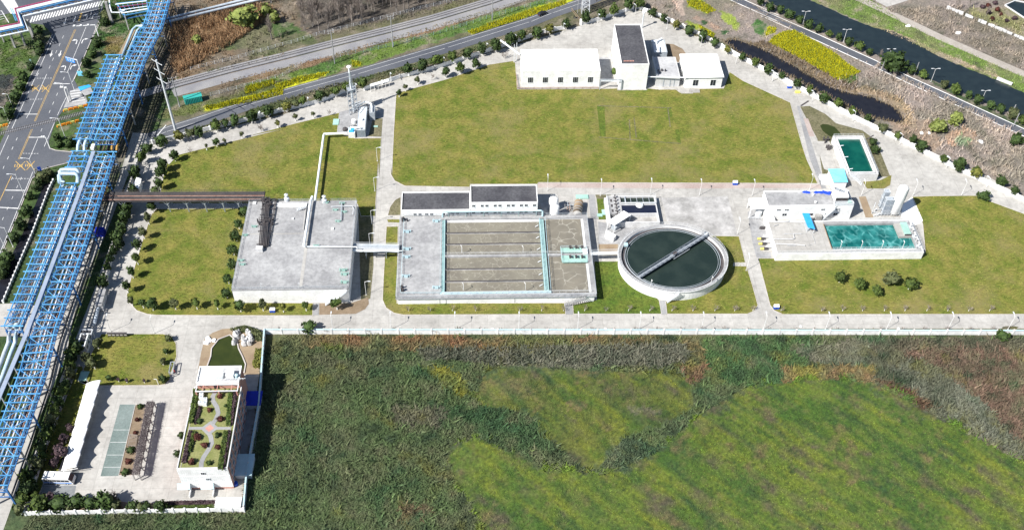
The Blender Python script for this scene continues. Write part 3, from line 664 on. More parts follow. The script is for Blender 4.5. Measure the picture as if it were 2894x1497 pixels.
struct('plant_yard', 'concrete_old', MP(('I',[(300,400),(400,330),(450,455),(480,745),(370,745),(340,640)])), .075)
struct('soil_patch', 'sand', MP(('I',[(1138,285),(1190,280),(1250,440),(1190,440)])), .08)
struct('north_apron', 'concrete_old', MP(('C',[(785,433),(855,433),(880,600),(800,612)])), .075)
struct('soil_patch', 'soil', MP(('C',[(1275,330),(1340,335),(1410,370),(1435,405),(1395,470),(1300,470)])), .075)
struct('pool_verge', 'verge', MP(('D',[(430,805),(500,800),(620,860),(700,930),(900,985),(1000,1060),(1110,1333),(600,1333),(560,1050)])), .06)
lawn('pool_lawn', MP(('I',[(1170,172),(1300,160),(1385,120),(1375,195),(1330,222),(1200,222)])), 'lawn', kb=False)
struct('concrete_slab', 'concrete', MP(('D',[(545,1065),(650,1065),(770,1333),(610,1275)])), .07)
struct('equipment_pad', 'concrete_old', MP(('U',[(190,720),(350,680),(720,600),(720,1170),(520,1170),(150,1100)])), .12)
struct('soil_patch', 'verge', MP(('U',[(830,830),(1010,840),(985,1180),(740,1175)])), .11)
struct('stack_bund', 'white_roof', MP(('Y',[(880,310),(1045,690),(1000,730),(930,760),(700,640),(720,450)])), .12)
for t, a in (('F',[(765,1085),(805,1085),(800,1175),(755,1175)]),('H',[(790,1095),(845,1095),(850,1170),(797,1170)]),('H',[(1502,1065),(1550,1062),(1558,1168),(1515,1168)])):
    struct('grey_path', 'asphalt_path', MP((t,a)), .13)
for t, a in (('I',[(195,778),(290,778),(290,808),(190,806)]),('F',[(1315,482),(1420,482),(1420,506),(1315,508)]),('F',[(1310,425),(1425,425),(1425,452),(1310,452)])):
    struct('stepping_path', 'concrete', MP((t,a)), .13)

for q_ in ([(765,800),(822,800),(832,1030),(790,1032)],[(1290,810),(1325,808),(1335,885),(1300,880)],[(1355,980),(1385,978),(1398,1080),(1366,1070)]):
    struct('lawn_patch', 'lawn_lush', MP(('C',q_)), .112)

for a_, c_ in (((770,800),(1330,815)),((1010,900),(1015,1050)),((1045,890),(1062,1040)),((780,1035),(1400,1085)),((1300,820),(1318,960))):
    MB().ribbon([P('C',*a_),P('C',*c_)],.45,.113).obj('mowing_line','verge',kind='structure')
# ------------------------------------------------------------------ buildings
def RC(t, xl, yf, xr, yb, z):
    a = P(t, xl, yf, z); b = P(t, xr, yb, z); return a.x, b.x, a.y, b.y
_win = {}
def window(parent, c, w, h, face='S', n=2, name='window'):
    """frame mesh with glazing bars and a pane behind; c = centre on the wall face"""
    k = (round(w,2), round(h,2), n)
    if k not in _win:
        b = MB(); t = .07
        b.box(-w/2,w/2,-.07,0,-h/2,-h/2+t); b.box(-w/2,w/2,-.07,0,h/2-t,h/2); b.box(-w/2,-w/2+t,-.07,0,-h/2+t,h/2-t); b.box(w/2-t,w/2,-.07,0,-h/2+t,h/2-t)
        for i in range(1, n): x = -w/2+w*i/n; b.box(x-.03,x+.03,-.06,0,-h/2+t,h/2-t)
        b.box(-w/2-.08,w/2+.08,-.14,0,-h/2-.1,-h/2-.002)
        _win[k] = (b.mesh('window_frame_mesh','frame_white'), MB().box(-w/2+t,w/2-t,-.035,-.005,-h/2+t,h/2-t).mesh('pane_mesh','glass'))
    f, p = _win[k]; rz = {'S':0,'E':math.pi/2,'W':-math.pi/2,'N':math.pi}[face]
    o = inst(name, f, parent, Vector(c)-base(parent), rz); inst('pane', p, o); return o
def building(name, label, x0, x1, y0, y1, h, wall='white', roof='roof_dark', par=.5, cat='building', pt=.25, group=None, plinth=True):
    t = thing(name, label, cat, ((x0+x1)/2, (y0+y1)/2, 0), group)
    MB().box(x0+.03,x1-.03,y0+.03,y1-.03,0,h-par).obj('wall', wall, t)
    MB().ring(x0,x1,y0,y1,h-par-.15,h,pt).obj('parapet', wall, t)
    MB().box(x0+pt,x1-pt,y0+pt,y1-pt,h-par,h-par+.06).obj('roof', roof, t)
    if plinth: MB().ring(x0-.5,x1+.5,y0-.5,y1+.5,0,.18,.52).obj('plinth', 'concrete', t)
    return t

# --- closed reaction tank on the left (concrete roof full of pipes)
BX0,BX1,BY0,BY1,BH = -75.1,-38.7,220.1,260.5,6.4
b1 = thing('covered_tank', 'large square tank with flat grey concrete roof, black pipes on top and white front wall', 'tank building', (-57,240,0))
MB().box(BX0,BX1,BY0,BY1,0,BH-.3).obj('wall','white',b1)
MB().box(BX0-.15,BX1+.15,BY0-.15,BY1+.15,BH-.298,BH).obj('roof','concrete_old',b1)
MB().box(-54.2,-53.2,BY0+1,246,BH+.003,BH+.03).obj('expansion_joint','concrete',b1)
MB().box(BX0+2,-54.3,244.6,245,BH+.003,BH+.02).obj('expansion_joint','concrete',b1)
MB().rail([(BX0+.1,BY0+.1),(BX1-.1,BY0+.1),(BX1-.1,BY1-.1),(BX0+.1,BY1-.1)],BH,1.1,True,2.,.06).obj('railing','grey_steel',b1)
# stair on the front wall
def stair(parent, p, q, w, name='stair', m='light_steel', n=None):
    p = Vector(p); q = Vector(q); n = n or max(4, int(abs(q.z-p.z)/.25)); d = q-p; dh = Vector((d.x,d.y,0)).normalized(); a = Vector((-dh.y,dh.x,0))
    b = MB()
    for i in range(n):
        c = p+d*((i+.5)/n); b.beam(c-a*w/2, c+a*w/2, .28, .05)
    for s in (-1,1): b.beam(p+a*s*w/2, q+a*s*w/2, .06, .25)
    o = b.obj(name, m, parent); r = MB()
    for s in (-1,1):
        for hh in (.55,1.05): r.beam(p+a*s*w/2+Vector((0,0,hh)), q+a*s*w/2+Vector((0,0,hh)), .06)
        for i in range(6):
            c = p+d*(i/5)+a*s*w/2; r.beam(c, c+Vector((0,0,1.05)), .05)
    r.obj('handrail', m, o); return o
s1 = stair(b1, (-46.4,219.0,.1), (-43.6,219.0,2.9), 1.2); MB().box(-43.7,-42.2,218.4,219.9,2.8,2.95).obj('landing','light_steel',b1); stair(b1,(-42.3,219.0,2.95),(-39.2,219.0,6.3),1.2)
# small mint valve boxes and hatches on the roof edge
def valve(parent, p, s=1., m='mint'):
    b = MB(); x,y,z = p
    b.box(x-.5*s,x+.5*s,y-.35*s,y+.35*s,z,z+.5*s); b.cyl(x-.9*s,y,z,z+.9*s,.18*s,8); b.cyl(x+.9*s,y+.2*s,z,z+.7*s,.15*s,8)
    b.tube([(x-.9*s,y,z+.8*s),(x,y,z+.8*s),(x+.9*s,y+.2*s,z+.6*s)],.07*s,6); b.beam((x-1*s,y-.5*s,z+.05),(x-1*s,y-.5*s,z+1*s),.05)
    b.beam((x-1*s,y-.5*s,z+1*s),(x+1*s,y-.5*s,z+1*s),.05); b.beam((x+1*s,y-.5*s,z+.05),(x+1*s,y-.5*s,z+1*s),.05)
    return b.obj('valve_set', m, parent)
for x,y in ((930,385),(950,470),(995,400),(860,330),(980,335),(1000,870),(990,840),(1000,930),(250,575),(220,765),(230,795),(320,510),(785,655)):
    q = P('F',x,y,BH); valve(b1, (q.x,q.y,BH+.02), .9 if y<800 else 1.2)
for t,x,y,w in (('V',1970,735,.5),('V',300,185,.6),('V',820,230,.9),('V',1120,520,.4)):
    q = P(t,x,y,BH); MB().box(q.x-w,q.x+w,q.y-w,q.y+w,BH,BH+.35).obj('hatch','concrete_wall',b1)
for k,x in enumerate((370,655)):
    q = P('F',x,975,BH); b = MB().beam((q.x,q.y,BH),(q.x,q.y,BH+2.6),.1); b.beam((q.x,q.y,BH+2.6),(q.x+.6,q.y-.3,BH+2.65),.1); b.obj('roof_lamp','light_steel',b1)
for x,y in ((995,15),(1800,50)):
    q = P('V',x,y+110,BH); MB().lathe(q.x,q.y,[(.9,BH),(.9,BH+1.2),(.35,BH+1.6),(.35,BH+2.6),(.7,BH+2.7),(.0,BH+3.1)],12).obj('roof_vent','light_steel',b1)
# dark process pipes on the roof
pp = []
for i in range(6):
    q0 = P('V',395+i*32,1090,BH+.9); q1 = P('V',480+i*28,110,BH+.9)
    o = MB().tube([q0+Vector((0,0,-.6)),q0,q1,q1+Vector((0,.8,.6))],.19,8).obj('roof_pipe','dark_steel',b1)
for i in range(2):
    q0 = P('V',560+i*26,1100,BH+.7); q1 = P('V',745+i*22,110,BH+.7); MB().tube([q0,q1],.13,8).obj('roof_pipe','dark_steel',b1)
for y in (1080,800,560,450,330,160):
    f = (1090-y)/980; a = P('V',350+110*f,y,BH); c = P('V',640+140*f,y,BH); b = MB().beam(a+Vector((0,0,.55)),c+Vector((0,0,.55)),.16,.16)
    for q in (a,c,a.lerp(c,.6)): b.beam(q,q+Vector((0,0,1.7 if y in (560,160) else .6)),.14)
    if y in (560,160): b.beam(a+Vector((0,0,1.6)),c+Vector((0,0,1.6)),.14)
    b.obj('pipe_support','dark_steel',b1)
for dx,dy in ((-120,570),(-90,620),(30,600),(140,560),(190,620),(60,180),(-10,220),(100,250),(20,130),(70,100),(160,200)):
    q = P('V',490+dx,dy,BH+.9); b = MB().cyl(q.x,q.y,q.z-.5,q.z+.5,.3,8); b.tube([q,q+Vector((rnd.uniform(.6,1.8),rnd.uniform(-.5,.5),.2))],.12,6); b.cyl(q.x,q.y,q.z+.5,q.z+1,.1,6,.3); b.obj('roof_valve','dark_steel',b1)
q = P('V',410,1200,BH); MB().box(q.x-1.1,q.x+1.1,q.y-.7,q.y+.9,BH,BH+1.4).obj('equipment_box','concrete_wall',b1)
for a,c in (((1345,750),(1400,300)),):
    p0 = P('V',*a,BH+.25); p1 = P('V',*c,BH+.25); MB().tube([p0,p1],.3,8).obj('roof_pipe','concrete_stained',b1)
q = [P('V',x,y,BH+.6) for x,y in ((1930,255),(2390,245),(2420,300),(2400,420))]; MB().tube(q,.12,6).obj('roof_pipe','light_steel',b1)
q = [P('V',x,y,BH+.6) for x,y in ((2165,180),(2150,540))]; MB().tube(q,.18,6).obj('roof_pipe','grey_steel',b1)
a = P('V',840,235,BH); c = P('V',1420,235,BH); MB().box(a.x,c.x,a.y-.8,a.y+.6,BH+.003,BH+.5).obj('roof_upstand','white',b1)
stair(b1, P('V',1200,330,BH+.1), P('V',1400,250,BH+1.6), 1.)

# the white gas duct: from the scrubber over the lawn and the roof
duct = MB(); d0 = [P('U',330,1110,2.2),P('U',-5,1115,2.2)]
d1 = P('B',576,1010,2.2); d2 = P('F',772,318,2.6)
duct.tube([P('U',330,1110,2.2),d1+Vector((1,0,0)),d1,d1+Vector((-.1,-1,0)),Vector((d2.x,BY1+1.2,2.2)),Vector((d2.x,BY1+.7,2.8)),Vector((d2.x,BY1+.7,BH+1.3)),Vector((P('F',738,340,BH+1.3).x,BY1-1.5,BH+1.4)),P('F',690,655,BH+1.4)],.42,12)
o = duct.obj('gas_duct','pipe_white',label='long white duct crossing the lawn and running over the grey roof of the covered tank',cat='pipe')
for f in (.15,.3,.45,.6,.75,.9):
    q = d1.lerp(Vector((d2.x,BY1+1,2.2)), f); bar('support','grey_steel',(q.x,q.y,.1),(q.x,q.y,1.8),.15,.15,o)
for f in (.1,.35,.6,.85):
    q = P('F',738,340,BH+1.3).lerp(P('F',690,655,BH+1.4), f); bar('support','grey_steel',(q.x,q.y,BH),(q.x,q.y,BH+1.),.15,.15,o)
o = MB().tube([P('F',690,657,BH+.8),P('F',1088,660,BH+.8),P('F',1095,690,BH+.3),P('F',1430,690,4.6)],.16,8).obj('drain_pipe','pipe_white',label='thin white pipe across the concrete roof towards the footbridge',cat='pipe')
# footbridge between the tanks
y = 239.9
br = thing('footbridge','grey steel footbridge over the path between the covered tank and the aeration tank','footbridge',(-31,y,3))
for yy,nm in ((y+.9,'girder'),(y-.9,'girder')): bar(nm,'light_steel',(BX1,yy,5.0),(-23.5,yy,4.4),.25,.45,br)
MB().beam((BX1,y,5.0),(-23.5,y,4.4),1.7,.12).obj('walkway','grey_steel',br)
MB().beam((BX1,y-1.9,5.0),(-23.5,y-1.9,4.5),.7,.5).obj('cable_tray','pipe_white',br)
r_ = MB()
for s in (-.9,.9):
    for hh in (.6,1.1): r_.beam((BX1,y+s,5+hh),(-23.5,y+s,4.4+hh),.06)
r_.obj('railing','light_steel',br)
for x in (-34.6,-28): bar('post','grey_steel',(x,y-.9,0),(x,y-.9,4.6),.2,.2,br); bar('post','grey_steel',(x,y+.9,0),(x,y+.9,4.6),.2,.2,br)

# --- aeration tank
TX0,TX1,TY0,TY1,TH = -23.6,39.9,218.3,255.0,3.5
t2 = thing('aeration_tank','long open concrete aeration tank with murky brown lanes of foaming water','tank',(8,236,0))
MB().ring(TX0+.3,TX1-.3,TY0+.3,TY1-.3,0,TH-.2,.5).obj('wall','white',t2)
MB().ring(TX0-.3,TX1+.3,TY0-.3,TY1+.3,TH-.197,TH,1.5).obj('rim_walkway','concrete_old',t2)
MB().ring(TX0-.3,TX1+.3,TY0-.3,TY1+.3,TH-.5,TH-.2,.12).obj('rim_edge','grey_steel',t2)
MB().box(TX0+.8,TX1-.8,TY0+.8,TY1-.8,0,2.72).obj('basin_floor','concrete_wall',t2)
lx0 = P('F',1752,700,3.5).x; lx1 = P('H',618,720,3.5).x; rx0 = P('H',662,720,3.5).x; rx1 = P('H',955,720,3.5).x
ys = [P('H',300,v,3.5).y for v in (460,548,632,722,820,912,988)][::-1]
deck = MB().box(TX0+1.2,lx0,TY0+1.2,TY1-1.2,2.72,TH-.01).obj('deck','concrete_old',t2)
for i in range(6):
    a, c = ys[i], ys[i+1]; MB().box(lx0+.2,lx1-.1,a+.2,c-.2,2.72,2.82).obj('water','water_lane',t2)
for i in range(1,6):
    w = .85 if i == 3 else .45
    MB().box(lx0,lx1,ys[i]-w/2,ys[i]+w/2,2.72,TH-.005 if i==3 else TH-.15).obj('lane_wall','concrete_stained' if i!=3 else 'concrete_old',t2)
    if i != 3: MB().box(lx0,lx1,ys[i]-.22,ys[i]+.22,TH-.147,TH-.08).obj('pipe_rail','dark_steel',t2)
my = ys[3]
for a, c in ((TY0+1.6,my-.5),(my+.5,TY1-1.2)): MB().box(rx0+.3,TX1-2,a,c,2.72,2.83).obj('water','water_murky',t2)
MB().box(rx0,TX1-1.2,my-.45,my+.45,2.72,TH-.004).obj('divider_walkway','concrete_old',t2)
MB().box(lx0-1.0,lx0+.05,ys[0]-.4,ys[6]+.3,TH,TH+.12).obj('weir_cover','cyan_paint',t2)
MB().box(lx1-.1,rx0-.5,ys[0]-.4,ys[6]+.3,2.72,TH+.1).obj('channel_cover','cyan_paint',t2); MB().box(rx0-.5,rx0+.1,ys[0]-.4,ys[6]+.3,2.72,TH-.3).obj('channel','dark_steel',t2)
MB().box(lx0-1.4,rx0+.1,TY0+1.25,ys[0]-.42,2.72,TH+.05).obj('front_walkway','cyan_pale',t2)
for x in (lx0-1.4,lx0,lx1,rx0):
    MB().rail([(x,ys[0]-.4),(x,ys[6]+.2)],TH+.1,1.1,False,2.,.06).obj('railing','cyan_pale',t2)
MB().rail([(TX0-.2,TY0-.2),(TX1+.2,TY0-.2),(TX1+.2,TY1+.2),(TX0-.2,TY1+.2)],TH,1.1,True,2.,.06).obj('railing','grey_steel',t2)
MB().rail([(lx0,TY0+1.3),(TX1-1.3,TY0+1.3)],TH,1.1,False,2.,.06).obj('railing','light_steel',t2)
MB().rail([(lx0,my+.4),(TX1-1.3,my+.4)],TH,1.1,False,2.,.05).obj('railing','light_steel',t2)
a = P('H',768,775,TH+.3); c = P('H',950,662,TH+.3); 
for yy0,yy1 in ((a.y,my-.6),(my+.6,c.y)): MB().box(a.x,c.x,yy0,yy1,TH,TH+.12).obj('grating','mint',t2)
MB().rail([(a.x,a.y),(c.x,a.y),(c.x,c.y),(a.x,c.y)],TH+.12,1.,True,2.,.06).obj('railing','cyan_pale',t2)
for x in (830,875,920):
    for v in (670,742):
        q = P('H',x,v,TH+.2); b = MB().cyl(q.x,q.y,TH+.12,TH+.9,.3,8); b.cyl(q.x,q.y,TH+.9,TH+1.2,.45,8); b.tube([(q.x,q.y,TH+.5),(q.x+.9,q.y-.4,TH+.5)],.12,6); b.obj('mixer_motor','dark_steel',t2)
q = P('H',940,690,TH+.2); MB().box(q.x-.7,q.x+.9,q.y-1.5,q.y+.8,TH+.12,TH+.6).obj('control_box','pipe_white',t2)
MB().rail([(lx0-1.6,TY0+1.4),(TX0+1.2,TY0+1.4),(TX0+1.2,TY1-1.3)],TH,1.1,False,2.,.06).obj('railing','cyan_pale',t2)
for t,x,y in (('F',1470,680),('F',1465,740),('F',1460,885),('F',1470,550),('F',1690,470),('F',1690,970)):
    q = P(t,x,y,TH); valve(t2,(q.x,q.y,TH),1.2,'cyan_pale')
for t,x,y in (('F',1455,460),('F',1430,985)):
    q = P(t,x,y,TH); b = MB()
    for k in range(5): b.cyl(q.x+rnd.uniform(-1,1),q.y+rnd.uniform(-1,1),TH,TH+rnd.uniform(.8,1.8),.28,8)
    b.obj('pump_set','dark_steel',t2)
for t,x,y in (('F',1880,705),('H',15,705),('H',475,708),('F',1893,985),('H',25,985),('H',492,985)):
    q = P(t,x,y,TH); b = MB().beam((q.x,q.y,TH),(q.x,q.y,TH+3),.1); b.beam((q.x,q.y,TH+3),(q.x-.4,q.y+.7,TH+3),.12); b.obj('tank_lamp','white',t2)
for x in (lx1-.5,lx0+.8):
    for i in range(6):
        if x > 0: b = MB().tube([(x-1.,(ys[i]+ys[i+1])/2,3.),(x,(ys[i]+ys[i+1])/2,TH+.3)],.12,6); b.obj('air_pipe','light_steel',t2)
stair(t2,(29.8,217.2,.1),(36.5,217.2,3.4),1.2,'stair','concrete_old')
for x in (-10,-8,14): MB().box(x-.05,x+.05,218.5,218.62,0,3.1).obj('downpipe','concrete_old',t2)

# --- blower house behind
HY = P('H',300,325,9.0).y
r2 = building('blower_house','white two-storey blower building with dark flat roof and two rows of windows',.3,23.2,HY,HY+8.9,9.0)
for i,(x) in enumerate((103,167,203,265,301,365,401,463,500,562)):
    for v,z in ((367,7.2),(424,4.4)):
        q = P('H',x,v,z) if v==367 else P('H',x,v,4.4)
        window(r2,(q.x,HY+.03,7.45 if v==367 else 4.45),1.1,1.15)
r1 = building('switch_room','white single-storey wing with dark flat roof beside the blower building','0' and -23.4,.2,HY,HY+9.2,5.8)
for x in (1528,1565,1615,1652,1742,1813,1850,1922):
    q = P('F',x,421,3.6); window(r1,(q.x,HY+.03,3.75),1.1,1.2)
q0 = P('F',1735,385,5.6); y0 = HY-1.1
cy = MB().tube([(q0.x,y0,2.8),(q0.x,y0,5.6),(q0.x+.4,y0,6.),(24.4,y0,6.),(24.9,y0,5.6),(24.9,y0-.3,3.6)],.32,10).obj('air_main','cyan_pale',label='pale blue air main running along the front of the blower building',cat='pipe')
for k in range(6): x = q0.x+2+k*6.; bar('support','cyan_paint',(x,y0,3.4),(x,y0,5.7),.14,.14,cy)
# --- gas and liquid tanks beside it
def vtank(name,label,t,x,y,z,r,cat='tank',m='white',k=.9,ribs=True):
    q = P(t,x,y,z); o = thing(name,label,cat,(q.x,q.y,0)); 
    MB().lathe(q.x,q.y,[(r,.3),(r,z-.5),(r*.8,z-.1),(r*.35,z+.15),(0,z+.2)],20,k).obj('shell',m,o,smooth=True)
    MB().cyl(q.x,q.y,0,.3,r*1.15,16,k=k).obj('plinth','concrete_old',o)
    b = MB(); 
    for i in range(12):
        a = i*math.pi/6; b.beam((q.x+r*.8*math.cos(a),q.y+r*k*.8*math.sin(a),z-.1),(q.x+r*.8*math.cos(a),q.y+r*k*.8*math.sin(a),z+.7),.05)
    b.lathe(q.x,q.y,[(r*.8,z+.65),(r*.82,z+.7)],12,k); b.obj('top_railing','light_steel',o)
    if ribs: MB().lathe(q.x,q.y,[(r+.01,.3),(r+.05,.3),(r+.05,1.),(r+.01,1.)],20,k).obj('base_band','grey_steel',o)
    return o
vtank('storage_tank','white vertical storage tank nearer the aeration tank, beside the blower building','H',716,350,5.5,1.65)
vtank('storage_tank','white vertical storage tank farther from the aeration tank, beside the blower building','H',708,292,5.5,1.65)
q = P('W',780,230,1.9); q1 = P('W',745,470,1.9)
ht = thing('pressure_filter','rusty horizontal pressure vessel lying behind the aeration tank','tank',(q.x,q.y,0))
d = (q1-q).normalized(); pts = [q-d*.8,q,q1,q1+d*.9]; b = MB()
b.tube([q,q1],1.55,16); o = b.obj('shell','sand',ht,smooth=True)
MB().tube([q1,q1+d*.5,q1+d*.9],1.5,16,.6).obj('end_cap','concrete',ht,smooth=True)
for f in (.25,.6,.8):
    c = q.lerp(q1,f); MB().tube([c-d*.07,c+d*.07],1.62,16).obj('band','grey_steel',ht)
for f in (.15,.85): c = q.lerp(q1,f); MB().box(c.x-1.2,c.x+1.2,c.y-.2,c.y+.2,0,.9).obj('saddle','concrete_old',ht)
pw = thing('pipe_manifold','rust coloured pipework between the white tanks and the pressure vessel','pipework',P('W',560,330))
for k in range(9):
    a = P('W',rnd.uniform(480,640),rnd.uniform(180,400),rnd.uniform(.6,1.8)); L_ = rnd.uniform(1.,3.); v = rnd.choice([(1,0),(0,1)])
    MB().tube([Vector((a.x,a.y,.1)),a,a+Vector((v[0]*L_,v[1]*L_,0)),Vector((a.x+v[0]*L_,a.y+v[1]*L_,.1))],.13,6).obj('pipe',rnd.choice(['pipe_rust','grey_steel','concrete_old']),pw)
struct('tank_pad','concrete_stained',[Vector((25.,255.6)),Vector((38.5,255.6)),Vector((38.2,265.5)),Vector((25.,265.5))],.085)
q = P('W',870,120,.2); MB().box(q.x-2.6,q.x+1.8,q.y-1.,q.y+.9,.09,.5).obj('hatch_cover','mint',label='mint green cover plate on the ground behind the pressure vessel',cat='cover')
for t,x,y,w,l,s in (('W',1330,440,1.2,1.3,'larger mint green manhole cover plate on the small lawn'),('W',1215,500,.9,.7,'smaller mint green manhole cover plate on the small lawn'),('U',130,900,1.1,1.7,'mint green cover plate at the lawn corner by the scrubber'),('U',875,985,.9,.4,'pale cover plate on the soil beside the scrubber cabinet')):
    q = P(t,x,y,.2); MB().box(q.x-w,q.x+w,q.y-l,q.y+l,.09,.35).obj('cover_plate','mint',label=s,cat='cover')
MB().box(38.6,38.9,256,266,.05,1.2).obj('low_wall','concrete_wall',label='low concrete wall between the pressure vessel and the grey path',cat='wall')

# --- clarifier
cx, cyy, ca, cb, cz = 66.8,233.7,18.25,15.6,4.5; K = cb/ca
cl = thing('clarifier','round concrete clarifier with dark still water and a diagonal grey bridge','clarifier',(cx,cyy,0))
MB().lathe(cx,cyy,[(ca-.5,0),(ca-.5,cz-.3),(ca,cz-.3),(ca,cz),(ca-1.2,cz),(ca-1.2,3.2)],96,K).obj('wall','white',cl)
MB().lathe(cx,cyy,[(ca-1.2,cz+.004),(ca-.1,cz+.004)],96,K).obj('rim_walkway','concrete_old',cl)
MB().lathe(cx,cyy,[(ca-1.2,3.6),(ca-2.4,3.6)],96,K).obj('effluent_channel','dark_steel',cl)
MB().lathe(cx,cyy,[(ca-2.4,3.4),(ca-2.4,4.05),(ca-2.55,4.05),(ca-2.55,3.4)],96,K).obj('weir_ring','grey_steel',cl)
MB().lathe(cx,cyy,[(ca-3.1,3.5),(ca-3.1,3.95),(ca-3.2,3.95),(ca-3.2,3.5)],96,K).obj('scum_baffle','grey_steel',cl)
MB().lathe(cx,cyy,[(0,3.85),(ca-2.5,3.85)],96,K).obj('water','water_clar',cl)
b = MB()
for i in range(80):
    a = 2*math.pi*i/80; p = Vector((cx+(ca-.15)*math.cos(a),cyy+(ca-.15)*K*math.sin(a),cz)); a2 = 2*math.pi*(i+1)/80; p2 = Vector((cx+(ca-.15)*math.cos(a2),cyy+(ca-.15)*K*math.sin(a2),cz))
    b.beam(p,p+Vector((0,0,1.1)),.05); b.beam(p+Vector((0,0,1.1)),p2+Vector((0,0,1.1)),.05); b.beam(p+Vector((0,0,.6)),p2+Vector((0,0,.6)),.04)
b.obj('railing','light_steel',cl)
p = P('H',1348,888,5.0); q = P('H',1862,566,5.0); d = (q-p).normalized(); a = Vector((-d.y,d.x,0))
bo = MB().beam(p,q,1.15,.3).obj('bridge','bridge_grey',cl)
for s in (-.6,.6):
    b = MB()
    for hh in (.6,1.15): b.beam(p+a*s+Vector((0,0,hh)),q+a*s+Vector((0,0,hh)),.09)
    n = 16
    for i in range(n+1):
        c = p.lerp(q,i/n)+a*s; b.beam(c,c+Vector((0,0,1.15)),.09)
        if i < n: b.beam(c,p.lerp(q,(i+1)/n)+a*s+Vector((0,0,1.15)),.07)
    b.obj('bridge_truss','bridge_grey',bo)
c = p.lerp(q,.52); MB().cyl(c.x,c.y,3.5,5.9,.7,12).obj('drive_unit','dark_steel',cl)
for s in (-.12,.12): b = MB().tube([c+a*s*8+Vector((0,0,-.4))-d*1.5,c+a*s*8+Vector((0,0,-.4))+d*6],.1,6); b.obj('scum_pipe','grey_steel',cl)
for t,x,y,w in (('H',1250,650,.6),('H',1850,570,.6)): c = P(t,x,y,cz); MB().box(c.x-w,c.x+w,c.y-w,c.y+w,cz,cz+.8).obj('control_box','cyan_pale' if x<1300 else 'light_steel',cl)
for x,y in ((1437,950),(1893,925)): c = P('H',x,y,cz); b = MB().beam((c.x,c.y,cz),(c.x,c.y,cz+2.8),.11); b.beam((c.x,c.y,cz+2.8),(c.x+.1,c.y-.7,cz+2.8),.15); b.obj('tank_lamp','white',cl)
stair(cl,P('H',1560,1072,.2),P('H',1650,1010,4.4),1.2,'stair','light_steel')
MB().beam((39.9,my-.3,4.0),(cx-ca+.3,my-.3,4.3),1.3,.15).obj('footbridge','light_steel',label='short steel footbridge from the aeration tank to the clarifier',cat='footbridge')
b = MB()
for s in (-.65,.65):
    for h in (.6,1.1): b.beam((39.9,my-.3+s,4+h),(cx-ca+.3,my-.3+s,4.3+h),.06)
b.obj('footbridge_railing','light_steel',bpy.data.objects['footbridge.001'] if 'footbridge.001' in bpy.data.objects else None)
# --- white shed on posts next to the clarifier
sh = thing('sampling_shed','white open shed with sloping rectangular roof beside the clarifier','shed',P('W',1600,800))
rp = [P('W',1370,630,4.2),P('W',1520,710,4.2),P('W',1865,495,4.2),P('W',1715,405,4.2)]
MB().prism(rp,4.05,4.2).obj('roof','white_roof',sh)
for p in rp: pass
for i,p in enumerate(rp): c = sum(rp,Vector((0,0,0)))/4; g_ = p.lerp(c,.05); bar('post','white',(g_.x,g_.y,.1),(g_.x,g_.y,4.05),.22,.22,sh)
q = P('W',1440,910,1.8); bp_ = [P('W',1340,800,2.),P('W',1545,910,2.),P('W',1490,1040,1.),P('W',1330,930,1.)]
MB().prism([P('W',1345,800,1.9),P('W',1560,915,1.9),P('W',1660,980,1.9),P('W',1550,905,1.9)][:2]+[P('W',1500,985,1.9),P('W',1330,885,1.9)],.1,1.9).obj('equipment_cabinet','white',sh)
c = sum(rp,Vector((0,0,0)))/4; MB().prism([c.lerp(p,.6) for p in rp],.1,1.4).obj('pump_skid','grey_steel',sh)
struct('shed_apron','concrete_old',MP(('H',[(1100,480),(1300,460),(1500,500),(1390,540),(1240,640),(1045,640),(1040,470)])),.078)
# --- sludge basin building
x0,x1,y0,y1 = RC('H',1132,478,1468,272,2.4)
sb = thing('settling_basin','open settling basin with dark water cells and a navy cell behind the clarifier','basin',((x0+x1)/2,(y0+y1)/2,0))
ym = P('H',1300,340,2.4).y; yn = P('H',1300,408,2.4).y; xa = P('H',1215,340,2.4).x
MB().ring(x0,x1,y0,y1,0,2.4,.35).obj('wall','concrete_wall',sb)
MB().box(x0+.35,xa,yn,y1-.35,0,2.3).obj('valve_deck','concrete_old',sb)
MB().box(xa,x1-.35,yn-.15,yn+.15,0,2.4).obj('divider','concrete_wall',sb); MB().box(xa,x1-.35,ym-.15,ym+.15,0,2.4).obj('divider','concrete_wall',sb)
MB().box(xa,x1-.35,yn+.15,ym-.15,0,2.1).obj('dark_cell','cell_navy',sb)  # evenly navy block filling the middle cell
MB().box(xa,x1-.35,ym+.15,y1-.35,0,1.6).obj('water','water_clar',sb)
MB().box(x0+.35,x1-.35,y0+.35,yn-.15,0,.5).obj('lower_floor','concrete_stained',sb)
for k in range(1,5): x = xa+1.5+(x1-xa-1.5)*k/5; bar('lane_wall','grey_steel',(x,ym+.15,1.9),(x,y1-.35,1.9),.15,.1,sb)
bar('lane_wall','grey_steel',(xa+1.7,ym+.15,2.),(xa+1.7,y1-.35,2.),.35,.6,sb)
for k in range(6):
    q = P('H',1165+k*4,290+k*25,2.4); b = MB().cyl(q.x,q.y,2.3,3.6,.1,6); b.cyl(q.x,q.y,3.5,3.6,.35,8); b.tube([(q.x-.6,q.y,2.6),(q.x+.6,q.y,2.6)],.15,6); b.obj('gate_valve','dark_steel',sb)
for k in range(3): q = P('H',1140+k*6,310+k*38,2.4); MB().box(q.x-.4,q.x+.3,q.y-.7,q.y+.7,2.305,2.32).obj('channel_opening','dark_steel',sb)
MB().box(x0-.8,x0-.1,y0+1,y1-.5,.05,2.).obj('inlet_channel','concrete_wall',sb)
MB().rail([(xa,ym),(x1,ym),(x1,y1),(x0,y1),(x0,y0)],2.4,1.,False,2.,.05).obj('railing','light_steel',sb)
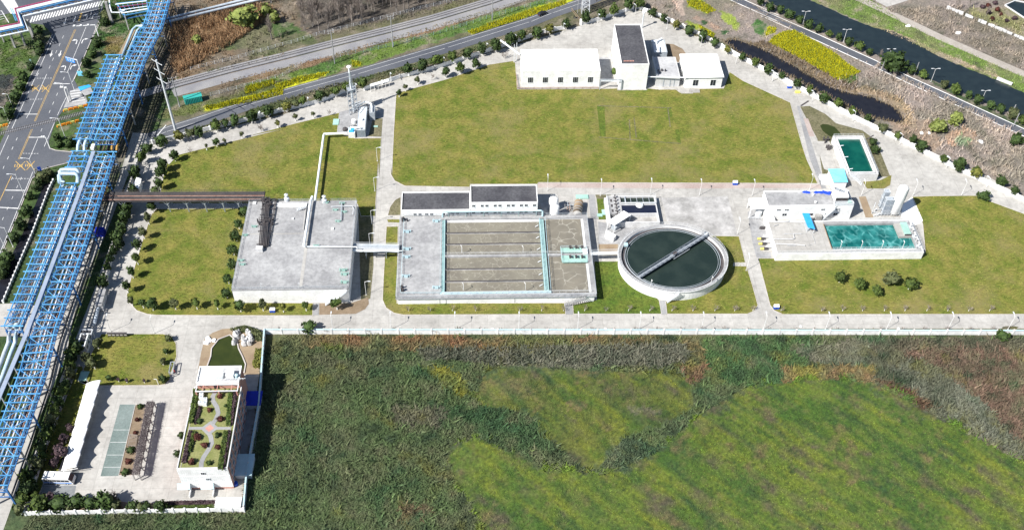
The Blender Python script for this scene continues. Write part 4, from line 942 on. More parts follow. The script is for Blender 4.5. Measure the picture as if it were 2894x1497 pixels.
q = P('H',1355,338,3.); MB().lathe(q.x,q.y,[(1.4,2.4),(1.2,2.9),(.3,3.2),(0,3.2)],12).obj('drive_dome','light_steel',sb)
MB().box(xa,x1-.3,ym+.4,ym+.9,2.405,2.6).obj('gantry','light_steel',sb)

# --- pump house on the right, tank with teal basin
x0,x1,y0,y1 = 102.6,132.6,255.,262.6
ph = building('pump_house','white pump house with pale concrete flat roof and blue tarpaulin at its back edge',x0,x1,y0,y1,7.,'white','concrete_old',.35)
for x,v,w,h in ((540,384,1.5,.8),(600,384,1.5,.8),(990,384,1.5,.8),(875,384,1.5,.8),(585,430,1.6,1.3),(785,430,1.6,1.3),(905,430,1.6,1.3),(972,430,1.6,1.3)):
    q = P('I',x,v,4.); z = 5.3 if v==384 else 3.
    window(ph,(P('I',x,v,z).x,y0+.03,z-.3),w,h)
stair(ph,P('X',1330,600,.4)+Vector((0,-.6,0)),P('X',1560,385,6.9)+Vector((0,-.8,0)),1.1)
q = P('X',1280,540,2.); MB().box(q.x-1.1,q.x+1.,y0-1.6,y0-.1,0,3.).obj('stair_base','concrete_stained',ph)
MB().ring(x1-7.,x1-.2,y0-.1,y0+1.,7.,8.,.08).obj('roof_railing','light_steel',ph)
for k,(x,y) in enumerate(((1195,190),(1240,320))): q = P('X',x,y,6.8); MB().lathe(q.x,q.y,[(.3,6.7),(.3,7.3),(.5,7.35),(0,7.6)],10).obj('roof_vent','white',ph)
for xs,w in (((1040,1130),0),((1240,1490),1)):
    n = 5 if w == 0 else 16; tp = thing('tarpaulin',('smaller' if w == 0 else 'larger')+' heap of crumpled blue tarpaulin on the pump house roof','tarpaulin',P('X',(xs[0]+xs[1])/2,140,6.72))
    for k in range(n):
        q = P('X',xs[0]+(xs[1]-xs[0])*(k+.5)/n,140+rnd.uniform(-6,6+w*25*(k/n)),6.8); b = MB(); m_ = 6
        b.lathe(q.x,q.y,[(.75,6.72),(.55,6.95+rnd.uniform(0,.25)),(.1,7.1)],7,rnd.uniform(.5,.9)); b.obj('fold','tarp_blue',tp)
# cooling tower
q = P('X',1715,200,8.5); ct = thing('cooling_tower','white cooling tower with two round fans standing on the pump house roof','cooling tower',(q.x,q.y,7))
a0 = P('X',1600,215,9.9); a1 = P('X',1815,205,9.9); a2 = P('X',1790,60,9.9)
MB().box(a0.x,a1.x,a0.y,a2.y-.3,7.,9.9).obj('casing','white',ct)
for k in range(7): bar('louvre','dark_steel',(a0.x+.1,a0.y-.06,7.5+k*.27),(a1.x-.1,a0.y-.06,7.5+k*.27),.12,.2,ct)
for k in range(2):
    c = Vector((a0.x+1.0+k*1.15, a2.y-1.1-k*.9, 9.9)); f = MB().lathe(c.x,c.y,[(1.05,9.9),(1.05,10.5),(.95,10.5),(.95,9.95)],20,.85).obj('fan_ring','light_steel',ct)
    bl = MB()
    for j in range(6): t = j*math.pi/3; bl.beam(c+Vector((0,0,.35)),c+Vector((.9*math.cos(t),.76*math.sin(t),.4)),.22,.03)
    bl.obj('fan_blade','grey_steel',f); MB().cyl(c.x,c.y,9.903,10.0,.93,16,k=.85).obj('fan_well','dark_steel',f)
MB().box(a1.x+.1,a1.x+1.2,a0.y-.9,a0.y+.4,7.,7.9).obj('pump_unit','mint',ct)
# entrance canopy building
ax0 = P('X',100,240,4.6); ax1 = P('X',430,415,4.6)
can = thing('loading_canopy','white flat canopy on posts against the left end of the pump house','canopy',(ax0.x+3,ax1.y+3,0))
cp = [P('X',130,430,4.6),P('X',430,415,4.6),P('X',375,240,4.6),P('X',100,245,4.6)]
MB().prism(cp,4.35,4.6).obj('roof','white_roof',can)
for p in cp: c = sum(cp,Vector((0,0,0)))/4; g_ = p.lerp(c,.06); bar('post','white',(g_.x,g_.y,0),(g_.x,g_.y,4.35),.25,.25,can)
c = sum(cp,Vector((0,0,0)))/4; t_ = MB().lathe(c.x+.5,c.y-1.4,[(1.1,.1),(1.1,2.2),(.4,2.6),(0,2.7)],14); t_.obj('dosing_tank','light_steel',can)
MB().rail([(c.x-3.6,c.y-3.2),(c.x+3.4,c.y-3.2)],.1,1.1,False,1.,.07).obj('railing','light_steel',can)
q = P('X',430,500,2.3); MB().box(q.x-1.6,q.x+1.6,254.9-2.6,254.9,0,2.6).obj('annex_room','white',can)
# raised deck + teal basin
EX0,EX1,EY0,EY1,EH = 102.2,152.2,235.6,251.2,3.4
t6 = thing('equalisation_tank','raised concrete tank with a bright teal aerated basin and bare deck','tank',(128,243,0))
px0 = P('I',880,580,EH).x+.9; px0 = P('I',905,580,EH).x; px1 = P('I',1560,580,EH).x-1.0; py0 = P('I',1200,676,EH).y; py1 = P('I',1200,484,EH).y
MB().ring(EX0,EX1,EY0,EY1,0,EH-.02,.4).obj('wall','white',t6)
MB().box(EX0+.4,px0,EY0+.4,EY1-.4,0,EH-.1).obj('deck','concrete',t6)
MB().box(px1,EX1-.4,EY0+.4,EY1-.4,0,EH-.05).obj('side_walkway','concrete_old',t6)
MB().box(px0,px1,EY0+.4,py0,0,EH-.04).obj('front_walkway','concrete_old',t6); MB().box(px0,px1,py1,EY1-.4,0,EH-.04).obj('back_walkway','concrete_old',t6)
MB().box(px0,px1,py0,py1,0,2.5).obj('water','water_teal',t6)
MB().box(px0-.02,px1,py0-.15,py0,EH-.04,EH+.1).obj('coping','white',t6); MB().box(px0-.15,px0,py0,py1,EH-.1,EH+.12).obj('coping','sand',t6)
MB().rail([(EX0+.2,EY0+.15),(EX1-.2,EY0+.15),(EX1-.2,EY1-.15),(px0,EY1-.15)],EH,1.1,False,1.6,.06).obj('railing','light_steel',t6)
MB().rail([(px0,py0),(px1,py0)],EH,1.,False,1.6,.05).obj('railing','light_steel',t6); MB().rail([(px1,py0),(px1,py1)],EH,1.,False,1.6,.05).obj('railing','light_steel',t6)
for x in (997,1152,1308,1465): q = P('I',x,672,EH); b = MB().beam((q.x,q.y,EH),(q.x,q.y,EH+3),.11); b.beam((q.x,q.y,EH+3),(q.x-.1,q.y+.8,EH+3.1),.16); b.obj('tank_lamp','white',t6)
a = P('Y',655,740,EH); c = P('Y',850,930,EH); MB().box(P('Y',740,930,EH+.6).x-1.1,px1,c.y,py1,2.5,EH-.03).obj('screen_platform','concrete',t6)
MB().box(P('Y',770,900,EH+.6).x,px1-.2,c.y+.4,py1-.2,EH,EH+.7).obj('screen_box','mint',t6); MB().box(P('Y',770,900,EH+.6).x-.1,px1-.1,c.y+.25,c.y+.38,EH,EH+.72).obj('screen_mouth','dark_steel',t6)
for k in range(5):
    y = EY0+2+k*2.3; b = MB().box(EX1-1.7,EX1-.7,y,y+1.3,EH-.04,EH+.3); b.cyl(EX1-1.2,y+.6,EH+.3,EH+1.1,.3,8); b.obj('actuator','concrete_stained' if k%2 else 'light_steel',t6)
for pts,z,r in (([(700,850),(860,850),(880,930),(850,940),(520,940)],.3,.14),([(850,850),(1000,850)],.3,.14),([(530,1020),(880,1030),(1060,1050)],.3,.16),([(750,1050),(900,1052)],.3,.12),([(420,640),(560,650),(780,640),(790,625),(900,622)],.3,.18),([(520,720),(600,690)],.3,.1),([(1110,1050),(1240,1010),(1185,870)],.2,.05)):
    q = [P('X',x,y,EH+z) for x,y in pts]; MB().tube(q,r,7).obj('deck_pipe','concrete_wall',t6)
bs = thing('deck_canopy','blue sloping canopy over the deck between the pump house and the teal basin','canopy',P('X',1130,700,EH))
bp_ = [P('X',1110,745,5.6),P('X',1232,772,5.6),P('X',1135,492,5.9),P('X',1015,488,5.9)]
MB().prism(bp_,5.55,5.7).obj('roof','blue_roof',bs)
for p in bp_: c = sum(bp_,Vector((0,0,0)))/4; g_ = p.lerp(c,.08); bar('post','light_steel',(g_.x,g_.y,EH-.1),(g_.x,g_.y,5.55),.14,.14,bs)
MB().beam((bp_[0].lerp(bp_[1],.5).x,bp_[0].y+1,EH),(bp_[0].lerp(bp_[1],.5).x,bp_[2].y-1,EH),1.3,.9).obj('pump_bench','grey_steel',bs)
for k,(x,y) in enumerate(((380,930),(400,1015),(430,1100))):
    q = P('X',x,y,1.); s_ = thing('feed_pump',['farthest','middle','nearest'][k]+' of three grey pumps with yellow motors beside the teal basin deck','pump',(q.x,q.y,0))
    MB().box(q.x-2.2,q.x+1.4,q.y-.8,q.y+.8,.05,.4).obj('plinth','concrete',s_)
    MB().tube([(q.x-2.6,q.y,.9),(q.x-1.5,q.y,.9)],.42,10).obj('motor','safety_yellow',s_); MB().tube([(q.x-1.4,q.y,.9),(q.x-.2,q.y,.9)],.5,10).obj('pump_body','dark_steel',s_)
    for h_ in (1.4,1.9): MB().tube([(q.x-.8,q.y+.3*h_,.9),(q.x-.8,q.y+.3*h_,h_),(q.x+1.6,q.y+.3*h_-.4,h_),(q.x+1.8,q.y+.3*h_-.4,h_),(q.x+1.8,q.y+.3*h_-.4,3.4)],.16,7).obj('pipe','concrete_wall',s_)
q = P('X',330,750,.5); MB().lathe(q.x,q.y,[(1.1,.1),(1.,1.),(.3,1.2),(0,1.2)],10,.4).obj('buried_valve','dark_steel',label='dark valve chamber cover beside the deck wall',cat='cover')
# tall tank and vaporisers
tq = P('Y',585,575,0.2); tt = thing('oxygen_tank','tall white cylindrical gas tank beside the teal basin','tank',(tq.x,tq.y,0)); r = 1.75
MB().lathe(tq.x,tq.y,[(r*.6,.5),(r,1.),(r,12.2),(r*.93,12.7),(r*.6,13.2),(0,13.4)],28,.9).obj('shell','white_roof',tt,smooth=True)
for a in range(4): t = a*math.pi/2+.7; bar('leg','white',(tq.x+1.3*math.cos(t),tq.y+1.1*math.sin(t),.1),(tq.x+1.3*math.cos(t),tq.y+1.1*math.sin(t),1.2),.2,.2,tt)
MB().tube([(tq.x+1.75,tq.y-.5,.6),(tq.x+1.85,tq.y-.4,12.4)],.1,6).obj('fill_pipe','grey_steel',tt)
for k,(x,y,h,lab) in enumerate(((440,575,7.4,'taller grey finned vaporiser with a square top, next to the tall white tank'),(385,480,8.2,'narrow grey finned vaporiser farther from the tall white tank'))):
    q = P('Y',x,y,.1); v = thing('vaporiser',lab,'vaporiser',(q.x,q.y,0)); w = 1.35 if k == 0 else .9
    MB().box(q.x-w*.8,q.x+w*.8,q.y-.7,q.y+.7,.5,h).obj('core','grey_steel',v)
    for j in range(7): x_ = q.x-w+2*w*j/6; bar('fin','pipe_grey',(x_,q.y-.85,.4),(x_,q.y-.85,h+.1),.12,.3,v)
    for z in (h*.33,h*.66,h): MB().ring(q.x-w-.1,q.x+w+.1,q.y-1.0,q.y+.9,z-.06,z+.06,.12).obj('frame','light_steel',v)
    for sx in (-w,w):
        for sy in (-.8,.7): bar('leg','grey_steel',(q.x+sx,q.y+sy,.05),(q.x+sx,q.y+sy,h),.1,.1,v)
b = MB()
for k in range(10): q = P('Y',250+k*18+rnd.uniform(-10,10),480+rnd.uniform(0,130),.6); b.tube([(q.x,q.y,.1),q,(q.x+rnd.uniform(.6,1.8),q.y+rnd.uniform(-.7,.7),rnd.uniform(.5,1.6))],.09,6)
q0 = P('Y',240,575,.1); b.tube([q0,q0+Vector((0,0,5.2))],.12,6)
b.obj('gas_pipework','light_steel',label='tangle of silver gas pipework left of the grey vaporisers',cat='pipework')
fe = MB().rail([P('Y',290,620),P('Y',720,620)],.1,1.8,False,1.,.06); fe.obj('safety_fence','light_steel',label='low silver fence in front of the tall white gas tank',cat='fence')

# --- green pool to the north-east
x0,x1,y0,y1 = RC('D',790,1310,885,1020,3.5); x0 = P('D',790,1310,3.5).x; x1 = P('D',1022,1306,3.5).x
gp = thing('emergency_pool','white walled rectangular pool with dark green water and walkway around','pool',((x0+x1)/2,(y0+y1)/2,0))
MB().ring(x0,x1,y0,y1,0,3.4,.3).obj('wall','concrete_wall',gp)
MB().ring(x0+.3,x1-.3,y0+.3,y1-.3,2.6,2.75,1.0).obj('walkway','concrete_stained',gp)
MB().ring(x0+1.0,x1-1.0,y0+.8,y1-1.1,0,3.5,.22).obj('inner_wall','white',gp)
MB().box(x0+1.15,x1-1.15,y0+.95,y1-1.25,0,2.6).obj('water','water_green',gp)
MB().rail([(x0+.1,y0+.1),(x1-.1,y0+.1),(x1-.1,y1-.1),(x0+.1,y1-.1)],3.4,1.,True,1.8,.05).obj('railing','light_steel',gp)
for x,y in ((745,1105),(780,1190),(815,1280)): q = P('D',x,y,3.6); MB().tube([(q.x-1.2,q.y,3.9),(q.x+.5,q.y+.1,4.1)],.12,6).obj('aerator_arm','pipe_white',gp)
stair(gp,P('I',1160,190,.1),P('I',1075,110,3.4),1.1)
for k,(x,y) in enumerate(((630,1055),(648,1110))):
    q = P('D',x,y,1.); b = MB()
    for j in range(5): b.cyl(q.x+rnd.uniform(-.9,.9),q.y+rnd.uniform(-.9,.9),.1,rnd.uniform(1,2.2),.3,8)
    b.tube([(q.x-1,q.y,1.2),(q.x+1.4,q.y+.3,1.4)],.16,6); b.obj('transfer_pump','dark_steel',label=('farther' if k==0 else 'nearer')+' dark pump cluster left of the green pool',cat='pump')
cs = thing('chemical_shed','small white shed with a sky-blue sheet roof below the green pool','shed',P('I',985,130))
cp = [P('I',950,172,3.6),P('I',1058,172,3.6),P('I',1028,70,3.6),P('I',908,72,3.6)]
MB().prism([p.lerp(sum(cp,Vector((0,0,0)))/4,.08) for p in cp],0,3.3).obj('wall','white',cs)
for k in range(2):
    a, c = (cp[0],cp[3]); q_ = [cp[0].lerp(cp[1],k*.5),cp[0].lerp(cp[1],k*.5+.5),cp[3].lerp(cp[2],k*.5+.5),cp[3].lerp(cp[2],k*.5)]
    MB().prism(q_,3.4+k*.05,3.55+k*.05).obj('roof_sheet','cyan_roof',cs)
q = P('I',895,150,1.); MB().box(q.x-2.,q.x+1.2,q.y-2,q.y+2.5,.05,1.2).obj('chemical_tank_bund','white',label='low white bund left of the sky-blue roofed shed',cat='bund')

# --- northern buildings
x0,x1,y0,y1 = 21.2,52.0,331.6,346.2
n1 = building('warehouse','long white warehouse with five dark windows at the far edge of the lawn',x0,x1,y0,y1,8.,'white','white_roof',.25)
for x in (264,376,490,603,716): q = P('C',x,604,3.6); window(n1,(q.x,y0+.03,3.7),2.1,2.7,'S',3)
b = MB().rail([(x0-2,y0+8),(x0-1.6,y0-1.2),(x1-.5,y0-1.2)],.1,1.,False,3.,.12); b.obj('low_pipe_rail','pipe_rust',label='rusty low pipe running around the foot of the long warehouse',cat='pipe')
q = P('C',40,305,8.5); q1 = P('C',180,405,8.); st = MB().tube([P('C',185,412,8.2),P('C',38,305,11.)],.35,8); o = st.obj('inclined_pipe','pipe_white',label='slanting white pipe rising from the left corner of the long warehouse',cat='pipe')
a = P('C',140,470,.1); bar('leg','light_steel',a,Vector((a.x,a.y,8.6)),.25,.25,o); a = P('C',158,455,.1); bar('leg','light_steel',a,Vector((a.x,a.y,8.4)),.25,.25,o)
x0,x1,y0,y1 = 59.6,70.5,329.9,357.2
n2 = building('sludge_building','tall white building with a long dark roof between the warehouse and the small hall',x0,x1,y0,y1,12.3)
for k in range(4):
    for z in (3.5,8.):
        window(n2,(x0+.03,y0+4+k*6,z),1.5,1.8,'W',2)
q = P('C',1010,462,12.); b = MB()
for k in range(7): b.box(q.x-2.2+k*.6,q.x-1.8+k*.6,q.y-.2,q.y+.3,11.9,12.15)
b.obj('red_debris','pink_wall',label='strip of red and white material lying on the dark roof edge',cat='debris')
x0,x1,y0,y1 = RC('C',1215,583,1372,430,4.8); x1 = P('C',1395,583,4.8).x
n3 = building('filter_block','low grey flat-roofed block between the tall building and the small hall',x0,x1,y0,y1,4.8,'concrete_wall','roof_grey',.2)
for x in (1265,1315,1345): q = P('C',x,620,2.); MB().box(q.x-.12,q.x+.12,y0-.1,y0+.02,.3,3.6).obj('downpipe','grey_steel',n3)
q = P('C',1255,535,4.8); b = MB()
for k in range(6): b.cyl(q.x+rnd.uniform(-1.6,1.6),q.y+rnd.uniform(-1.2,1.2),4.6,5.6,.25,7)
b.obj('roof_pump','dark_steel',n3); MB().rail([(x0+.2,y0+.2),(x0+.2,y1-.3)],4.8,1.,False,2.,.06).obj('railing','light_steel',n3)
struct('entrance_slab','concrete',MP(('C',[(1205,640),(1230,680),(1370,675),(1400,708),(1490,708),(1490,655),(1400,650)])),.14)
x0,x1,y0,y1 = RC('C',1195,395,1275,300,3.8)
n4 = building('dewatering_unit','grey ribbed equipment unit with ducts on top behind the low flat-roofed block',x0,x1,y0,y1,3.8,'grey_steel','light_steel',.1,cat='equipment')
for pts in ([(660,525),(740,525),(740,440)],[(610,340),(700,345),(790,300)],[(700,350),(700,370)]): MB().tube([P('Z',x,y,4.4) for x,y in pts],.4,8).obj('duct','pipe_white',n4)
for k in range(6): x = x0+(x1-x0)*(k+.5)/6; bar('roof_rib','grey_steel',(x,y0+.3,3.78),(x,y1-.3,3.78),.1,.08,n4)
x0,x1,y0,y1 = 85.5,101.2,330.3,346.
n5 = thing('small_hall','small white hall with rounded hipped roof at the right end of the northern buildings','building',((x0+x1)/2,(y0+y1)/2,0))
MB().box(x0+.5,x1-.5,y0+.5,y1-.5,0,5.3).obj('wall','white',n5)
b = MB(); 
for (i0,z0,i1,z1) in ((0,5.3,.15,5.7),(.15,5.7,1.3,6.3),(1.3,6.3,3.5,6.75)):
    A = [(x0+i0,y0+i0,z0),(x1-i0,y0+i0,z0),(x1-i0,y1-i0,z0),(x0+i0,y1-i0,z0)]; B_ = [(x0+i1,y0+i1,z1),(x1-i1,y0+i1,z1),(x1-i1,y1-i1,z1),(x0+i1,y1-i1,z1)]
    b.add(A+B_,[(0,1,5,4),(1,2,6,5),(2,3,7,6),(3,0,4,7)])
b.add([(x0+3.5,y0+3.5,6.75),(x1-3.5,y0+3.5,6.75),(x1-3.5,y1-3.5,6.75),(x0+3.5,y1-3.5,6.75)],[(0,1,2,3)]); b.obj('roof','white_roof',n5,smooth=True)
for x in (1508,1640): q = P('C',x,620,2.6); window(n5,(q.x,y0+.53,2.5),2.2,2.9,'S',2)
for k in range(3): window(n5,(x0+.53,y0+3+k*4,2.6),1.2,2.2,'W',2)
for k in range(4): MB().box(89.5-2.,89.5+2.3,328.6-.35*k,328.6-.35*(k-1)-.02,0,.7-.17*k).obj('step','concrete',n5)
o = MB().tube([P('C',945,590,5.),P('C',1148,593,5.),P('C',1150,580,5.4),P('C',1440,586,5.4)],.22,8).obj('pipe_line','pipe_white',label='thin white overhead pipe in front of the tall building and the small hall',cat='pipe')
pf = thing('pipe_gantry','grey pipe gantry between the warehouse and the tall white building','gantry',P('C',870,650))
a = P('C',785,678,.1); c = P('C',945,680,.1); c2 = P('C',990,660,.1)
for p in (a,c): bar('post','grey_steel',p,p+Vector((0,0,5)),.25,.25,pf)
bar('brace','grey_steel',c2,c+Vector((0,0,5)),.18,.18,pf); bar('beam','grey_steel',a+Vector((0,0,5)),c+Vector((0,0,5)),.3,.3,pf); bar('beam','pipe_white',a+Vector((0,0,4.3)),c+Vector((0,0,4.3)),.25,.25,pf)
q = P('C',893,545,.1); MB().lathe(q.x,q.y,[(1.,.1),(.9,1.2),(.2,1.5),(0,1.5)],8,1.8).obj('green_netting','leaf_mid',label='heap of green netting beside the tall white building',cat='netting')
q = P('C',1105,210,.1); b = MB().tube([q,q+Vector((0,0,7.4))],.28,10); o = b.obj('vent_stack','light_steel',label='thin grey vent stack behind the right corner of the dark roof',cat='chimney'); MB().lathe(q.x,q.y,[(.7,7.4),(.7,8),(0,8.2)],10).obj('cap','white',o)

# --- scrubber plant on the north-west side
x0,x1,y0,y1 = RC('U',520,1048,712,610,3.6); x1 = P('U',680,1050,3.6).x
sc = building('scrubber_cabinet','long grey ribbed cabinet with a small dormer beside the lattice stack','',x1,y0,y1,3.6) if False else building('scrubber_cabinet','long grey ribbed cabinet with a small dormer beside the lattice stack',x0,x1,y0,y1,3.6,'grey_steel','light_steel',.08,cat='cabinet',plinth=False)
for k in range(9): x = x0+(x1-x0)*(k+.5)/9; bar('rib','pipe_grey',(x,y0-.03,.2),(x,y0-.03,3.4),.08,.1,sc)
for k in range(6): x = x0+(x1-x0)*(k+.5)/6; bar('roof_rib','pipe_grey',(x,y0+.4,3.6),(x,y1-.4,3.6),.06,.07,sc)
q = P('U',610,865,3.6); MB().lathe(q.x,q.y,[(.8,3.6),(.6,4.3),(.1,4.5)],10,.9).obj('dormer','white',sc)
MB().tube([P('U',590,1000,4.4)+Vector((0,0,-.8)),P('U',590,1000,4.5),P('U',410,1000,4.5),P('U',395,1050,3.9)],.32,10).obj('duct','pipe_white',sc)
x0,x1,y0,y1 = RC('U',755,725,870,580,3.8)
f2 = building('fan_box','small tall grey cabinet behind the long ribbed cabinet',x0,x1,y0,y1,3.8,'grey_steel','concrete_wall',.3,cat='cabinet',plinth=False)
MB().tube([P('U',805,700,4.3),P('U',800,560,4.6),P('U',690,520,4.8)],.35,10).obj('duct','pipe_white',f2)
x0,x1,y0,y1 = RC('U',355,1105,495,1000,2.6)
f3 = building('blower_box','small white box with bright blue roof where the long white duct begins',x0,x1,y0,y1,2.6,'white','blue_roof',.02,cat='cabinet',plinth=False)
q = P('U',465,890,1.); MB().lathe(q.x,q.y,[(.8,.1),(.8,1.8),(0,2.1)],12).obj('dosing_drum','white_roof',label='round white drum beside the long ribbed cabinet',cat='tank')
q = P('U',300,1040,.5); MB().lathe(q.x,q.y,[(.9,.1),(.9,1.),(.2,1.3),(0,1.3)],10).obj('pump_drum','dark_steel',label='dark round pump left of the blue roofed box',cat='pump')
b = MB()
for k in range(9): q = P('U',rnd.uniform(370,520),rnd.uniform(940,985),1.); b.cyl(q.x,q.y,.1,rnd.uniform(.8,1.7),.22,7)
b.obj('valve_cluster','concrete_old',label='cluster of small grey valves behind the blue roofed box',cat='valves')
# lattice tower with stack
tw = thing('stack_tower','grey lattice tower carrying a slim white stack beside the scrubber cabinet','tower',P('U',455,740))
pb_ = [P('U',395,770,.1),P('U',545,720,.1),P('U',540,640,.1),P('U',385,690,.1)]; H1 = 11.; Hs = 20.5
for p in pb_: bar('leg','grey_steel',p,p+Vector((0,0,H1)),.2,.2,tw)
for lv in range(5):
    z = H1*(lv+1)/5; z0 = H1*lv/5
    for i in range(4):
        a = pb_[i]+Vector((0,0,z)); c = pb_[(i+1)%4]+Vector((0,0,z)); bar('ring_beam','grey_steel',a,c,.12,.12,tw)
        bar('brace','grey_steel',pb_[i]+Vector((0,0,z0)),c,.08,.08,tw); bar('brace','grey_steel',pb_[(i+1)%4]+Vector((0,0,z0)),a,.08,.08,tw)
MB().prism([(p.x,p.y) for p in pb_],H1-.1,H1).obj('platform','grey_steel',tw); MB().rail([(p.x,p.y) for p in pb_],H1,1.1,True,1.,.06).obj('railing','light_steel',tw)
c = sum(pb_,Vector((0,0,0)))/4
MB().tube([(c.x,c.y,.1),(c.x,c.y,Hs)],.42,12,.34).obj('stack','pipe_white',tw); MB().lathe(c.x,c.y,[(.36,Hs),(.8,Hs+.3),(.8,Hs+.6),(0,Hs+.9)],12).obj('stack_cap','white_roof',tw)
for k in range(3):
    t = k*2.09; e = Vector((c.x+.9*math.cos(t),c.y+.9*math.sin(t),H1)); bar('upper_leg','grey_steel',e,Vector((c.x+.4*math.cos(t),c.y+.4*math.sin(t),Hs-2)),.1,.1,tw)
for k in range(6): z = H1+1+k*1.2; MB().lathe(c.x,c.y,[(.9-k*.07,z),(.95-k*.07,z+.1)],8).obj('upper_ring','grey_steel',tw)
b = MB()
for k in range(12): b.tube([P('U',rnd.uniform(400,530),rnd.uniform(560,700),rnd.uniform(1,6)),P('U',rnd.uniform(540,690),rnd.uniform(500,620),rnd.uniform(2,6))],.14,6)
b.obj('scrubber_pipework','grey_steel',label='tangle of grey pipes between the lattice tower and the ribbed cabinet',cat='pipework')
# bicycle shelter along the wall
q = [P('B',925,652,2.6),P('B',1065,612,2.6),P('B',1060,596,2.6),P('B',918,636,2.6)]
o = thing('bicycle_shelter','white roofed bicycle shelter against the north wall near the lattice tower','shelter',q[0].lerp(q[1],.5)); MB().prism(q,2.5,2.6).obj('roof','white_roof',o)
for i in range(6): p = q[0].lerp(q[1],i/5); bar('post','white',(p.x,p.y,.05),(p.x,p.y,2.5),.12,.12,o)
# ------------------------------------------------------------------ office building with roof garden
OX0,OX1,OY0,OY1,OH = -79.1,-65.6,152.5,179.6,10.
of = thing('office_building','three-storey office with a garden on its roof, pink side walls and white front','office building',((OX0+OX1)/2,(OY0+OY1)/2,0))
MB().box(OX0+.03,OX1-.03,OY0+.03,OY1,0,OH-.02).obj('wall','pink_wall',of)
MB().box(OX0,OX1,OY0-.04,OY0+.03,.9,OH).obj('front_wall','white',of)
for k in range(24): x = OX0+(OX1-OX0)*(k+.5)/24; bar('front_rib','white',(x,OY0-.05,1.),(x,OY0-.05,OH),.05,.06,of)
for z in (3.4,6.6): MB().box(OX0-.02,OX1+.02,OY0-.1,OY0-.042,z,z+.18).obj('band','white',of)
for t,x,y in (('O',790,90),('O',835,222)): q = P(t,x,y,7.6 if y < 100 else 4.9); window(of,(P(t,x,y,7.4).x+.1,OY0-.045,7.9 if y<100 else 5.),1.4,1.25,'S',3)
for fl in range(3):
    for k in range(9): window(of,(OX1-.03,OY0+2.2+k*2.9,2.1+fl*3.2),1.6,1.7,'E',2)
MB().ring(OX0,OX1,OY0+.03,OY1,OH-.02,OH+.35,.3).obj('parapet','concrete_wall',of)
MB().box(OX0+.3,OX1-.3,OY0+.33,OY1-.02,OH-.02,OH+.05).obj('roof_lawn','roof_lawn',of)
RZ = OH+.09
def RP(t,x,y,z=RZ): return P(t,x,y,z)
MB().ribbon([RP('J',x,y) for x,y in ((1358,462),(1342,490),(1345,520),(1368,555),(1377,595),(1360,635),(1325,685),(1310,705),(1330,745),(1336,785),(1315,825),(1285,870),(1270,905),(1268,945))],1.25,RZ).obj('garden_path','asphalt_path',of)
MB().ribbon([RP('J',1190,690),RP('J',1320,690),RP('J',1452,690)],.9,RZ+.006).obj('garden_path','asphalt_path',of)
c = RP('J',1322,690); 
for s_,m_,zz in ((2.5,'asphalt_path',.012),(1.25,'pink_wall',.02)): MB().sheet([(c.x-s_,c.y),(c.x,c.y-s_),(c.x+s_,c.y),(c.x,c.y+s_)],RZ+zz).obj('path_centre',m_,of)
MB().ring(OX0+.9,OX1-1.,OY0+.4,OY1-1.2,OH+.03,OH+.12,.12).obj('garden_kerb','kerb',of)
# taller stair block at the back
bx0 = P('N',620,500,12.9).x; bx1 = P('N',1620,500,12.9).x; by0 = P('N',1100,500,12.9).y; by1 = P('N',1100,120,12.9).y
bk = MB().box(bx0,bx1,by0,by1,0,12.6).obj('stair_block','pink_wall',of)
MB().ring(bx0-.05,bx1+.05,by0-.05,by1+.05,12.4,13.,.3).obj('block_parapet','white',bk)
MB().box(bx0+.25,bx1-.25,by0+.25,by1-.25,12.6,12.66).obj('block_roof','roof_grey',bk)
for k in range(8): y = by0+.5+(by1-by0-1)*k/7; MB().box(bx0+.5,bx0+7.,y,y+.25,12.66,12.8).obj('roof_panel','light_steel',bk)
q = P('N',1420,310,13.5); MB().box(q.x-1.1,q.x+1.1,q.y-1.,q.y+1.1,12.66,14.2).obj('water_tank','white',bk)
q = P('N',1180,340,13.2); MB().box(q.x-.9,q.x+.9,q.y-.8,q.y+.9,12.66,13.6).obj('fan_unit','light_steel',bk)
q = P('N',1570,350,13.2); MB().lathe(q.x,q.y,[(.5,12.66),(.5,13.8),(0,14.)],10).obj('tank','cyan_pale',bk)
b = MB()
for k in range(8): x = bx0+8+k*.7; b.tube([(x,by0+1,12.7),(x,by0+1,13.1),(x+.8,by0+1.2,13.1)],.08,5)
b.obj('roof_pipe','light_steel',bk)
MB().ring(bx0,bx1,by0-2.6,by0-.05,12.,12.25,.3).obj('pergola_frame','concrete_wall',bk)
for x in (bx0+.2,bx0+6.5,bx1-.4): bar('frame_post','pink_wall',(x,by0-2.5,OH),(x,by0-2.5,12.),.35,.35,of)
for k in range(3): bar('frame_beam','pink_wall',(bx0+2+k*4,by0-2.5,12.1),(bx0+2+k*4,by0,12.1),.2,.2,of)
MB().box(bx0+4.6,bx0+6.,by0-.12,by0-.02,OH+.05,12.).obj('roof_door','glass',bk)
MB().box(bx0+4.6,bx0+5.4,by0-1.6,by0-.6,RZ+.03,RZ+.04).obj('red_mat','red_paint',of)
for k,(x,y) in enumerate(((1270,470),(1293,505),(1263,525),(1290,530),(1268,490))):
    q = P('J',x,y,OH+1.2); a_ = thing('air_conditioner','white air conditioning unit on the office roof, '+['farthest of the group','right middle one','nearest left one','nearest right one','left middle one'][k],'air conditioner',(q.x,q.y,OH+.06),'air conditioning units on the roof garden')
    MB().box(q.x-.55,q.x+.55,q.y-.45,q.y+.45,OH+.06,OH+1.3).obj('casing','white',a_); MB().cyl(q.x,q.y,OH+1.3,OH+1.38,.35,10).obj('fan','grey_steel',a_)
